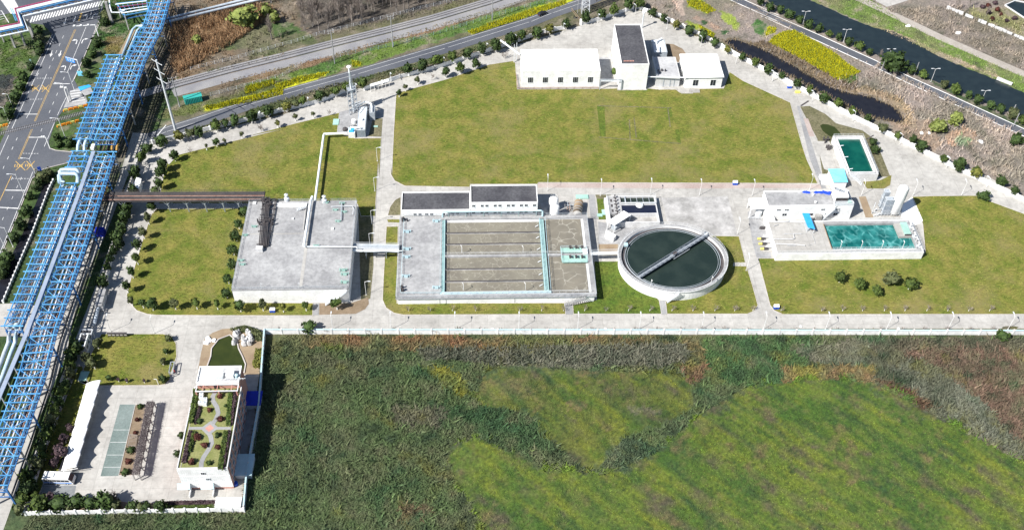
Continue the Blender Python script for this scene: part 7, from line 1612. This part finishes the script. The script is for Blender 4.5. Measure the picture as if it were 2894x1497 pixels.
# overhead signs and camera masts by the highway
def mast(label,t,bx,by,h,ax,ay,sign=None,m='white',cat='mast',name='traffic_mast'):
    p = P(t,bx,by); o = thing(name,label,cat,p); top = p+Vector((0,0,h)); e = P(t,ax,ay,h)
    bar('pole',m,p,top,.3,.3,o); bar('arm',m,top,e,.22,.22,o); return o,top,e
o,tp,e = mast('white mast with a large blue direction sign hanging over the highway','Q',1540,1400,6.8,1230,1075,cat='road sign',name='direction_sign')
d = (e-tp).normalized(); a_ = tp+d*1.2; 
sb_ = bar('sign_board','sign_blue',tp.lerp(e,.25)+Vector((0,0,-.9)),e+Vector((0,0,-.9)),.12,2.1,o)
for k in range(3):
    f0 = .32+k*.22; u = tp.lerp(e,f0)+Vector((0,-.09,-.7)); v = tp.lerp(e,f0+.13)+Vector((0,-.09,-.7)); bar('sign_text','road_paint',u,v,.04,.22,o); bar('sign_text','road_paint',u-Vector((0,0,.55)),v-Vector((0,0,.55)),.04,.22,o)
p = P('A',605,555,1.4); bar('small_sign','cyan_roof',p+Vector((-1.1,0,0)),p+Vector((1.,0,0)),.1,2.2,thing('road_side_sign','light blue panel on posts at the foot of the direction sign mast','sign',P('A',605,572)))
o,tp,e = mast('white camera mast reaching over the highway below the pipe bridge','Q',1870,725,6.5,1370,500)
for f in (.3,.62,.92): c = tp.lerp(e,f); MB().box(c.x-.4,c.x+.4,c.y-.2,c.y+.2,c.z+.1,c.z+.5).obj('camera','white',o)
o,tp,e = mast('white camera mast near the level crossing with short arm','A',538,760,6.5,463,660); MB().box(e.x-.4,e.x+.6,e.y-.3,e.y+.3,e.z,e.z+.4).obj('camera','white',o)
o,tp,e = mast('second white camera mast beside the concrete steps','A',520,770,6.,490,665); MB().box(e.x-.3,e.x+.5,e.y-.3,e.y+.3,e.z,e.z+.4).obj('camera','white',o)
o,tp,e = mast('white mast with arm at the corner of the side road','A',378,1120,5.5,290,1035)
for f in (.2,.5): c = tp.lerp(e,f); MB().box(c.x-.3,c.x+.3,c.y-.2,c.y+.2,c.z,c.z+.4).obj('camera','white',o)
p = P('E',300,95); o = thing('road_side_sign','small blue sign with white back beside the dark shrubs','sign',p); bar('panel','bin_blue',p+Vector((-.4,0,1.2)),p+Vector((.7,.4,1.2)),.1,2.,o); bar('post','light_steel',p,p+Vector((0,0,1)),.1,.1,o)
p = P('A',245,490); o = thing('road_side_sign','small blue sign on a slim post left of the highway','sign',p); bar('post','cyan_paint',p,p+Vector((0,0,2.6)),.12,.12,o); bar('panel','cyan_paint',p+Vector((-.5,0,2.4)),p+Vector((.1,0,2.4)),.08,.7,o)
# booth with blue roof and platform by the rack
bt = thing('ticket_booth','grey canopy with bright blue edge beside the narrow rack','booth',P('A',640,700)); q = [P('A',640,722,3.),P('A',705,700,3.),P('A',672,640,3.),P('A',603,682,3.)]
MB().prism(q,2.8,3.).obj('roof','concrete_old',bt); MB().prism([P('A',588,655,3.3),P('A',605,682,3.3),P('A',688,650,3.3),P('A',670,636,3.3)],3.,3.15).obj('blue_edge','blue_roof',bt)
for p in q: g_ = p.lerp(sum(q,Vector((0,0,0)))/4,.15); bar('post','concrete_old',(g_.x,g_.y,0),(g_.x,g_.y,2.8),.2,.2,bt)
struct('booth_platform','concrete_old',MP(('A',[(530,690),(600,660),(660,760),(650,785),(480,815),(500,760)])),.1)
st_ = thing('concrete_steps','flight of pale concrete steps beside the grey canopy','steps',P('A',580,760))
for k in range(5): a_ = P('A',530+k*4,700+k*17,.1); b_ = P('A',610+k*9,690+k*16,.1); MB().ribbon([a_,b_],.5,.1,.25+.12*(4-k)).obj('step','concrete_wall',st_)
bc = thing('green_container','teal green container with ribbed doors beside the rapeseed strip','container',P('A',1460,770)); q = [P('A',1400,795,0),P('A',1530,767,0),P('A',1525,748,0),P('A',1392,775,0)]; q[2] = q[1]+(q[2]-q[1]).normalized()*2.6; q[3] = q[0]+(q[3]-q[0]).normalized()*2.6
MB().prism(q,.1,2.6).obj('body','teal_box',bc)
for k in range(11): f = (k+.5)/11; e = q[0].lerp(q[1],f); bar('rib','teal_box',e+Vector((0,-.05,.2)),e+Vector((0,-.05,2.5)),.12,.08,bc)
MB().prism([p+(p-sum(q,Vector((0,0,0)))/4)*.04 for p in q],2.6,2.72).obj('roof','teal_box',bc)
# far details
b = MB(); q = P('D',1970,612,.6); a_ = P('D',1915,590,.6); e = P('D',2028,635,.6); b.beam(a_,e,1.2,.8); b.obj('outfall_block','concrete_wall',label='pale concrete outfall block on the far canal bank',cat='concrete block')
for k,(t,x,y,w) in enumerate((('D',1375,1000,1.6),('D',1805,1065,1.3),('D',1243,192,.6),('D',1620,245,.9))):
    q = P(t,x,y,.3); b = MB()
    for j in range(5): b.lathe(q.x+rnd.uniform(-w,w),q.y+rnd.uniform(-w*.6,w*.6),[(.7,.02),(.5,.35),(.05,.5)],6)
    b.obj('white_rubble','white',label=['heap of white rubble beside the pale thicket','small white heap right of the garden plot','single white lump on the dirt road edge','white debris in the brush beyond the dirt road'][k],cat='rubble')
for k,(x,y) in enumerate(((1805,55),(1850,45),(1897,25),(1915,75),(1855,98),(1940,108),(2047,137),(1880,145),(1985,157))):
    q = P('D',x,y,.6); tree((q.x,q.y,0),1.1,'dark clipped bush, '+ordw(k)+' of those on the dry lawn by the far basin','red' if k%2 else 'purple',0,'clipped bushes by the far basin',.8,cat='bush',name='clipped_bush')

# ------------------------------------------------------------------ vehicles, people, bins
def wheel(parent,c,r,w,axis):
    b = MB(); a = Vector(axis).normalized()*w/2; c = Vector(c); o = MB().tube([c-a,c+a],r,14).obj('wheel','rubber',parent); MB().tube([c-a*1.05,c+a*1.05],r*.55,10).obj('rim','light_steel',o); return o
def orient(o,p,rz): o.location = (p.x,p.y,p.z); o.rotation_euler = (0,0,rz)
# coach, built along +x
bus = thing('coach','white coach with blue striped side parked below the carport','bus',(0,0,0))
L_,W_,H_ = 8.2,2.4,2.9
b = MB(); prof = [(0,.45),(0,2.3),(.25,H_),(L_-.9,H_),(L_-.15,1.7),(L_,.9),(L_,.45)]
b.add([(x,-W_/2,z) for x,z in prof]+[(x,W_/2,z) for x,z in prof],[tuple(range(7))[::-1],tuple(range(7,14))]+[(i,(i+1)%7,(i+1)%7+7,i+7) for i in range(7)]); b.obj('body','white',bus)
for s_ in (-1,1):
    for k in range(6): MB().box(.5+k*1.15,1.55+k*1.15,s_*(W_/2)-.02*(1 if s_>0 else 1)+(.02 if s_>0 else 0)-.0,s_*(W_/2)+.02,1.55,2.35).obj('side_window','glass',bus)
    MB().box(.2,L_-.4,s_*W_/2-.02,s_*W_/2+.025,.75,1.15).obj('stripe','sign_blue',bus)
    for x in (1.6,6.5): wheel(bus,(x,s_*(W_/2-.15),.45),.45,.3,(0,1,0))
    MB().box(L_-.02,L_+.04,s_*.9-.2,s_*.9+.2,.65,.85).obj('headlight','light_steel',bus); bar('mirror','black_paint',(L_-.2,s_*W_/2,2.),(L_+.2,s_*(W_/2+.3),1.9),.12,.3,bus)
b = MB(); b.add([(L_-.84,-1.1,H_-.08),(L_-.84,1.1,H_-.08),(L_-.12,1.1,1.72),(L_-.12,-1.1,1.72)],[(0,1,2,3)]); 
ws = b; ws.v = [(x+.05,y,z+.05) for x,y,z in ws.v]; ws.obj('windscreen','glass',bus)
MB().box(2.,3.2,-.6,.6,H_+.002,H_+.22).obj('roof_unit','light_steel',bus); MB().box(5,5.7,-.4,.4,H_+.002,H_+.1).obj('roof_hatch','light_steel',bus)
q0 = P('J',288,1020); q1 = P('J',450,1022); orient(bus,Vector((q0.x,q0.y,.06)),math.atan2(q1.y-q0.y,q1.x-q0.x)-.02)
# car
car = thing('car','dark grey hatchback driving on the country road near the yard gate','car',(0,0,0))
prof = [(-2.1,.35),(-2.15,.9),(-1.9,1.05),(2.0,.35)]
b = MB(); lo = [(-2.15,.3),(-2.2,.85),(-1.0,.98),(1.1,.95),(2.05,.8),(2.15,.3)]; n_ = len(lo)
b.add([(x,-.88,z) for x,z in lo]+[(x,.88,z) for x,z in lo],[tuple(range(n_))[::-1],tuple(range(n_,2*n_))]+[(i,(i+1)%n_,(i+1)%n_+n_,i+n_) for i in range(n_)]); b.obj('body','black_paint',car)
b = MB(); b.add([(-1.95,-.8,.95),(1.0,-.8,.95),(1.0,.8,.95),(-1.95,.8,.95),(-1.5,-.65,1.46),(.3,-.65,1.46),(.3,.65,1.46),(-1.5,.65,1.46)],[(0,1,5,4),(1,2,6,5),(2,3,7,6),(3,0,4,7)]); b.obj('windows','glass',car)
MB().box(-1.5,.3,-.65,.65,1.45,1.5).obj('roof','black_paint',car)
for x in (-1.35,1.35):
    for s_ in (-1,1): wheel(car,(x,s_*.82,.33),.33,.2,(0,1,0))
for s_ in (-1,1): MB().box(2.08,2.17,s_*.62-.18,s_*.62+.18,.55,.7).obj('headlight','light_steel',car); MB().box(-2.22,-2.15,s_*.65-.15,s_*.65+.15,.65,.8).obj('tail_light','red_paint',car)
q0 = P('C',318,112); q1 = P('C',392,98); orient(car,P('C',355,112)+Vector((0,0,.06)),math.atan2((CR[8]-CR[7]).y,(CR[8]-CR[7]).x))
# people
def person(p,label,rz,top='cloth_dark',legs='cloth_dark',stride=.25):
    t = thing('person',label,'person',(p.x,p.y,p.z),rotz=rz)
    me = bpy.data.meshes.new('body'); V_ = [(0,0,.95),(0,0,1.15),(0,0,1.40),(0,0,1.52),(0,0,1.66),(.1,0,.92),(.11,stride*.5,.5),(.11,stride*.3,.06),(.11,stride*.3+.16,.03),(-.1,0,.92),(-.11,-stride*.3,.5),(-.11,-stride*.7,.08),(-.11,-stride*.7+.16,.03),(.2,0,1.40),(.25,-.06,1.12),(.24,.06,.88),(-.2,0,1.40),(-.25,.06,1.12),(-.24,.16,.9)]
    E_ = [(0,1),(1,2),(2,3),(3,4),(0,5),(5,6),(6,7),(7,8),(0,9),(9,10),(10,11),(11,12),(2,13),(13,14),(14,15),(2,16),(16,17),(17,18)]
    me.from_pydata(V_,E_,[]); me.materials.append(M(top)); o = bpy.data.objects.new('body',me); link(o,t)
    sk = o.modifiers.new('skin','SKIN'); me.skin_vertices.new() if not me.skin_vertices else None
    R_ = [.15,.15,.16,.065,.10,.10,.075,.05,.045,.10,.075,.05,.045,.075,.05,.04,.075,.05,.04]
    for i,v in enumerate(me.skin_vertices[0].data): v.radius = (R_[i],R_[i]*.85); v.use_root = (i == 0)
    sb2 = o.modifiers.new('smooth','SUBSURF'); sb2.levels = 1; sb2.render_levels = 1
    h = MB().lathe(0,.02,[(0,1.56),(.07,1.58),(.095,1.68),(.085,1.77),(0,1.8)],10).obj('head','skin',None,smooth=True); h.parent = t; h.location = (0,0,0)
    h.data.transform(Matrix.Translation((0,.0,1.56))); 
    g_ = MB().lathe(0,0,[(.1,1.70),(.1,1.76),(.06,1.82),(0,1.83)],10).obj('hair','black_paint',None,smooth=True); g_.parent = t; g_.location = (0,0,0); g_.data.transform(Matrix.Translation((0,0,1.70)))
    return t
person(P('J',1104,343)+Vector((0,0,.06)),'person in dark trousers and pinkish top walking beside the display frame',-.5,'cloth_red')
pr_ = P('C',592,142)+Vector((0,0,.06)); pe = person(pr_,'dark clothed person with a two-wheeler at the yard gate',.4)
mo_ = thing('motorbike','dark motorbike standing at the yard gate beside the person','motorbike',pr_+Vector((1.0,-.1,0)))
B0 = pr_+Vector((1.0,-.1,0))
for dx in (-.6,.65): wheel(mo_,B0+Vector((dx,0,.3)),.3,.12,(0,1,0))
bar('frame','black_paint',B0+Vector((-.5,0,.55)),B0+Vector((.5,0,.6)),.25,.3,mo_); bar('seat','rubber',B0+Vector((-.6,0,.8)),B0+Vector((.1,0,.8)),.28,.12,mo_); bar('fork','light_steel',B0+Vector((.65,0,.3)),B0+Vector((.4,0,1.)),.08,.08,mo_); bar('handlebar','black_paint',B0+Vector((.4,-.35,1.02)),B0+Vector((.4,.35,1.02)),.05,.05,mo_)
# blue waste bins
for t,x,y,l in (('F',455,1150,'blue and white waste bin on the lawn below the covered tank'),('I',515,1125,'blue and white waste bin beside the path end on the east lawn'),('I',205,192,'blue waste bin on the brick pavement below the big lawn'),('D',348,665,'blue and white waste bin beside the north-east road')):
    q = P(t,x,y); o = thing('waste_bin',l,'waste bin',(q.x,q.y,.08))
    for s_ in (-.45,.45): MB().box(q.x+s_-.4,q.x+s_+.4,q.y-.4,q.y+.4,.1,1.15).obj('bin','bin_blue',o); MB().box(q.x+s_-.42,q.x+s_+.42,q.y-.42,q.y+.42,1.16,1.3).obj('lid','white',o)
    MB().box(q.x-.9,q.x+.9,q.y+.42,q.y+.47,.1,1.7).obj('back_panel','white',o)
q = P('D',412,692,.5); MB().box(q.x-1,q.x+1,q.y-.5,q.y+.5,.06,.7).obj('yellow_crate','safety_yellow',label='yellow crate on the verge beside the north-east road',cat='crate')
# thin culvert across the north-east road
o = MB().ribbon(MP(('D',[(435,800),(495,762)])),.7,.075).obj('drain_slot','dark_steel',kind='structure'); MB().ribbon(MP(('D',[(935,1050),(985,1020)])),.5,.075).obj('drain_slot','dark_steel',kind='structure')

for k,(t,x,y) in enumerate((('F',1137,1297),('F',1237,1300),('H',245,1281),('H',1095,1281),('H',1920,1281),('I',700,1262),('I',1437,1278),('F',540,1300),('I',55,1281))):
    q = P(t,x,y); MB().cyl(q.x,q.y,.1,.3,.45,14).obj('well_cover','white',label='pale round well cover, '+ordw(k)+' of those on the verge along the main road',cat='well cover',group='round well covers on the verge')
# ------------------------------------------------------------------ grass, weeds, reeds and rapeseed as real blades
def scatter(name,poly,dens,h,w,cfn,seed,cull=None,lean=.35,clump=0.,z=0.):
    rs = np.random.RandomState(seed); xs = np.array([p[0] for p in poly]); ys = np.array([p[1] for p in poly])
    A = (xs.max()-xs.min())*(ys.max()-ys.min()); n = int(A*dens); x = rs.uniform(xs.min(),xs.max(),n); y = rs.uniform(ys.min(),ys.max(),n)
    m = inpoly(x,y,poly)
    if name in ('brush','scrub','undergrowth'): m &= ~inpoly(x,y,DITCH) & ~inpoly(x,y,CANAL)
    if clump: m &= rs.uniform(0,1,n) < np.clip((fbm(x*.35,y*.35,seed+7)-.5+clump)*3,0.05,1)
    if cull is not None: m &= cull(x,y)
    x = x[m]; y = y[m]; n = len(x)
    if n == 0: return None
    col = cfn(x,y,rs); hh = rs.uniform(h[0],h[1],n)*(.6+.8*fbm(x*.25,y*.25,seed+3)); a = rs.uniform(0,math.pi,n); ww = rs.uniform(w[0],w[1],n)
    lx = rs.normal(0,lean,n)*hh; ly = rs.normal(0,lean,n)*hh; dx = np.cos(a)*ww; dy = np.sin(a)*ww
    V_ = np.zeros((n,6,3)); zz = np.full(n,z)
    for j,(ux,uy) in enumerate(((dx,dy),(-dy,dx))):
        V_[:,j*3,0] = x-ux; V_[:,j*3,1] = y-uy; V_[:,j*3+1,0] = x+ux; V_[:,j*3+1,1] = y+uy
        V_[:,j*3+2,0] = x+lx+ux*(.3 if j else -.3); V_[:,j*3+2,1] = y+ly+uy*(.3 if j else -.3); V_[:,j*3+2,2] = hh
    V_[:,:,2] += zz[:,None]
    F_ = np.arange(n*6).reshape(-1,3); me = bpy.data.meshes.new(name); npmesh(me,V_.reshape(-1,3),F_)
    col_attr(me,np.repeat(col*rs.uniform(.8,1.25,(n,1)),6,axis=0)); me.materials.append(M('foliage_attr'))
    o = link(bpy.data.objects.new(name,me)); tag(o,kind='stuff'); return o
def gcol(k): return lambda x,y,rs: groundcol(x,y)*k
def mixc(a,b,s): return lambda x,y,rs: (lambda t: np.array(a)*(1-t)+np.array(b)*t)(np.clip((fbm(x*s,y*s,9)-.35)*3.3,0,1)[:,None])
SF = [(-232,126),(246,126),(246,199.5),(-58,206.4),(-63.2,200),(-63.,146.3),(-118,146.5),(-124,126)]
notm = lambda x,y: ~in_mown(x,y)
scatter('wild_weeds',SF,9.,(.3,.95),(.08,.20),gcol(1.75),1,notm,.8)
scatter('tall_weeds',SF,1.5,(.9,2.0),(.14,.34),gcol(2.1),61,notm,.6,.02)
scatter('mown_grass',MOWN1,4.5,(.08,.25),(.07,.16),gcol(1.6),2,None,1.1)
scatter('mown_grass',MOWN2,4.5,(.08,.25),(.07,.16),gcol(1.6),3,None,1.1)
REEDS = MP(('L',[(-500,190),(300,180),(1190,165),(1230,250),(1050,305),(500,295),(0,285),(-450,245)]))
scatter('reeds',REEDS,5,(1.,2.1),(.10,.22),mixc((.10,.115,.08),(.21,.205,.155),.5),4,None,.6)
scatter('reeds',MP(('M',[(880,150),(2200,120),(2200,1230),(1786,920),(1150,565),(850,390)])),4,(.9,2.),(.10,.24),gcol(1.75),5,None,.6)
TL_ = MP(('A',[(1240,-60),(2300,-60),(2133,440),(1300,620),(1180,900),(1060,900),(1150,500)]))
scatter('brown_reeds',MP(('A',[(1290,180),(1700,60),(2000,40),(2080,100),(1760,330),(1500,480),(1340,560),(1290,500)])),7,(1.6,3.2),(.10,.22),mixc((.30,.19,.105),(.46,.31,.18),.4),6,None,.35,.25)
scatter('scrub',TL_,2.2,(.6,1.8),(.10,.28),gcol(1.9),7,None,.4,.05)
scatter('scrub',MP(('B',[(-100,500),(330,330),(2000,-120),(2100,-60),(1300,120),(400,320),(0,470)])),2.5,(.3,.9),(.10,.25),gcol(1.9),8,None,.4)
scatter('verge_grass',MP(('B',[(-200,620),(600,420),(1700,110),(2400,-90),(2400,20),(1500,280),(800,510),(0,745),(-200,770)])),4,(.2,.7),(.08,.2),gcol(1.9),9,None,.4)
scatter('verge_grass',MP(('A',[(1230,830),(1560,760),(2133,600),(2133,690),(1540,835),(1230,900)])),4,(.2,.6),(.08,.2),gcol(1.9),10,None,.4)
def rapef(x,y,rs):
    t = rs.uniform(0,1,(len(x),1)) < .68; return np.where(t,np.array((.46,.43,.01)),np.array((.16,.21,.03)))
RAPE = MP(('D',[(195,325),(240,275),(300,245),(385,237),(480,285),(600,350),(700,420),(800,500),(882,545),(800,590),(712,608),(600,540),(480,470),(330,390)]))
struct('rapeseed_field','verge',RAPE,.02)
scatter('rapeseed',RAPE,34,(.5,1.3),(.10,.24),rapef,11,None,.3)
for pl in ([('A',[(1540,805),(1900,725),(2133,655),(2133,715),(1900,770),(1560,832)])],[('B',[(-20,655),(200,600),(200,640),(-20,715)])],[('B',[(205,645),(400,580),(620,545),(550,582),(400,622),(230,675)])],[('B',[(1650,240),(2133,75),(2400,0),(2400,35),(2133,125),(1700,262)])],[('B',[(785,455),(855,472),(855,498),(790,508)])],[('C',[(1440,12),(1520,-10),(1665,82),(1600,105),(1460,48)])],[('C',[(1530,190),(1655,260),(1640,288),(1560,260)])],[('D',[(165,275),(190,200),(250,212),(240,245)])]):
    scatter('rapeseed',MP(*pl),14,(.4,1.1),(.10,.22),rapef,12+len(pl[0][1]),None,.3)
BR = MP(('D',[(700,600),(880,560),(1020,480),(1240,600),(1560,760),(2117,1030),(2300,1100),(2300,1500),(1900,1333),(1700,1240),(1200,1010),(1150,930),(1230,880),(1180,830),(960,710),(780,690)]))
scatter('brush',BR,4.5,(.7,2.2),(.10,.26),gcol(2.0),31,None,.4,.12)
scatter('brush',MP(('C',[(780,-60),(1350,-60),(1400,140),(1700,300),(1600,320),(1100,80)])),3.5,(.4,1.4),(.10,.26),gcol(1.9),32,None,.4,.1)
scatter('brush',MP(('D',[(-400,-200),(60,30),(560,310),(960,480),(880,545),(600,345),(390,232),(240,265),(180,300),(0,320),(-300,200)])),2.4,(.3,1.1),(.10,.24),gcol(1.9),33,None,.4,.05)
scatter('brush',MP(('D',[(160,310),(330,400),(480,475),(720,615),(860,600),(850,700),(640,650),(440,550),(200,415),(0,330)])),4,(.8,1.8),(.10,.24),mixc((.17,.13,.09),(.30,.23,.15),.3),34,None,.3)
scatter('brush',MP(('D',[(1060,70),(1700,40),(2300,230),(2300,500),(2117,530),(1500,250)])),4,(.6,1.8),(.10,.26),gcol(1.9),35,None,.4,.12)
scatter('bank_grass',MP(('D',[(520,-10),(900,-50),(1200,165),(1500,310),(2117,580),(2300,700),(2117,690),(1500,430),(900,165),(560,20)])),3.5,(.2,.7),(.08,.2),gcol(1.9),36,None,.4)
for q,m in LAWNS:
    big = m
    scatter('lawn_grass',q,2.6,(.06,.22),(.08,.20),(lambda x,y,rs,m=m: (lambda t: (np.array((.12,.155,.02))*(1-t)+np.array((.26,.235,.07))*t) if m == 'lawn' else (np.array((.055,.12,.015))*(1-t)+np.array((.11,.15,.03))*t) if m == 'lawn_lush' else (np.array((.13,.125,.06))*(1-t)+np.array((.2,.18,.1))*t))(np.clip((fbm(x*.3,y*.3,9)-.3)*2.5,0,1)[:,None])),50,None,.9,0.,.11)
# ground hugging shrubs under the wall trees and the north verge
scatter('undergrowth',MP(('A',[(1180,1060),(1500,960),(2133,810),(2133,850),(1500,990),(1200,1090)]),),4,(.4,1.1),(.1,.25),gcol(1.9),41,None,.4)
scatter('undergrowth',MP(('B',[(0,830),(700,620),(1200,500),(1900,300),(2133,210),(2133,265),(1900,345),(1200,555),(700,680),(0,890)])),4,(.4,1.1),(.1,.25),gcol(1.9),42,None,.4)
scatter('undergrowth',MP(('A',[(760,-60),(1130,-60),(1000,200),(900,420),(700,420),(640,560),(720,300)])),3,(.2,.7),(.1,.25),gcol(1.9),43,None,.4)
scatter('undergrowth',MP(('A',[(-60,290),(230,290),(250,420),(100,650),(-60,860)])),3,(.2,.6),(.1,.25),gcol(1.9),44,None,.4)
for k_,rg in enumerate((DITCH,)):
    n = len(rg); band = []
    c = sum(rg, Vector((0,0,0)))/n
    vs = MB()
    rs_ = random.Random(8)
    for i in range(n):
        p = rg[i]
        for j in range(6):
            q = p+Vector((rs_.uniform(-1,1),rs_.uniform(-.9,.9),0)); h = rs_.uniform(.5,1.5); e = Vector((rs_.uniform(-.3,.3),rs_.uniform(-.3,.3),h)); w = Vector((rs_.uniform(.08,.2),rs_.uniform(-.1,.1),0)); vs.add([q-w,q+w,q+e],[(0,1,2)])
    vs.obj('ditch_reeds','straw',kind='stuff')
print('objects',len(bpy.data.objects),'tris',sum(len(m.polygons) for m in bpy.data.meshes))
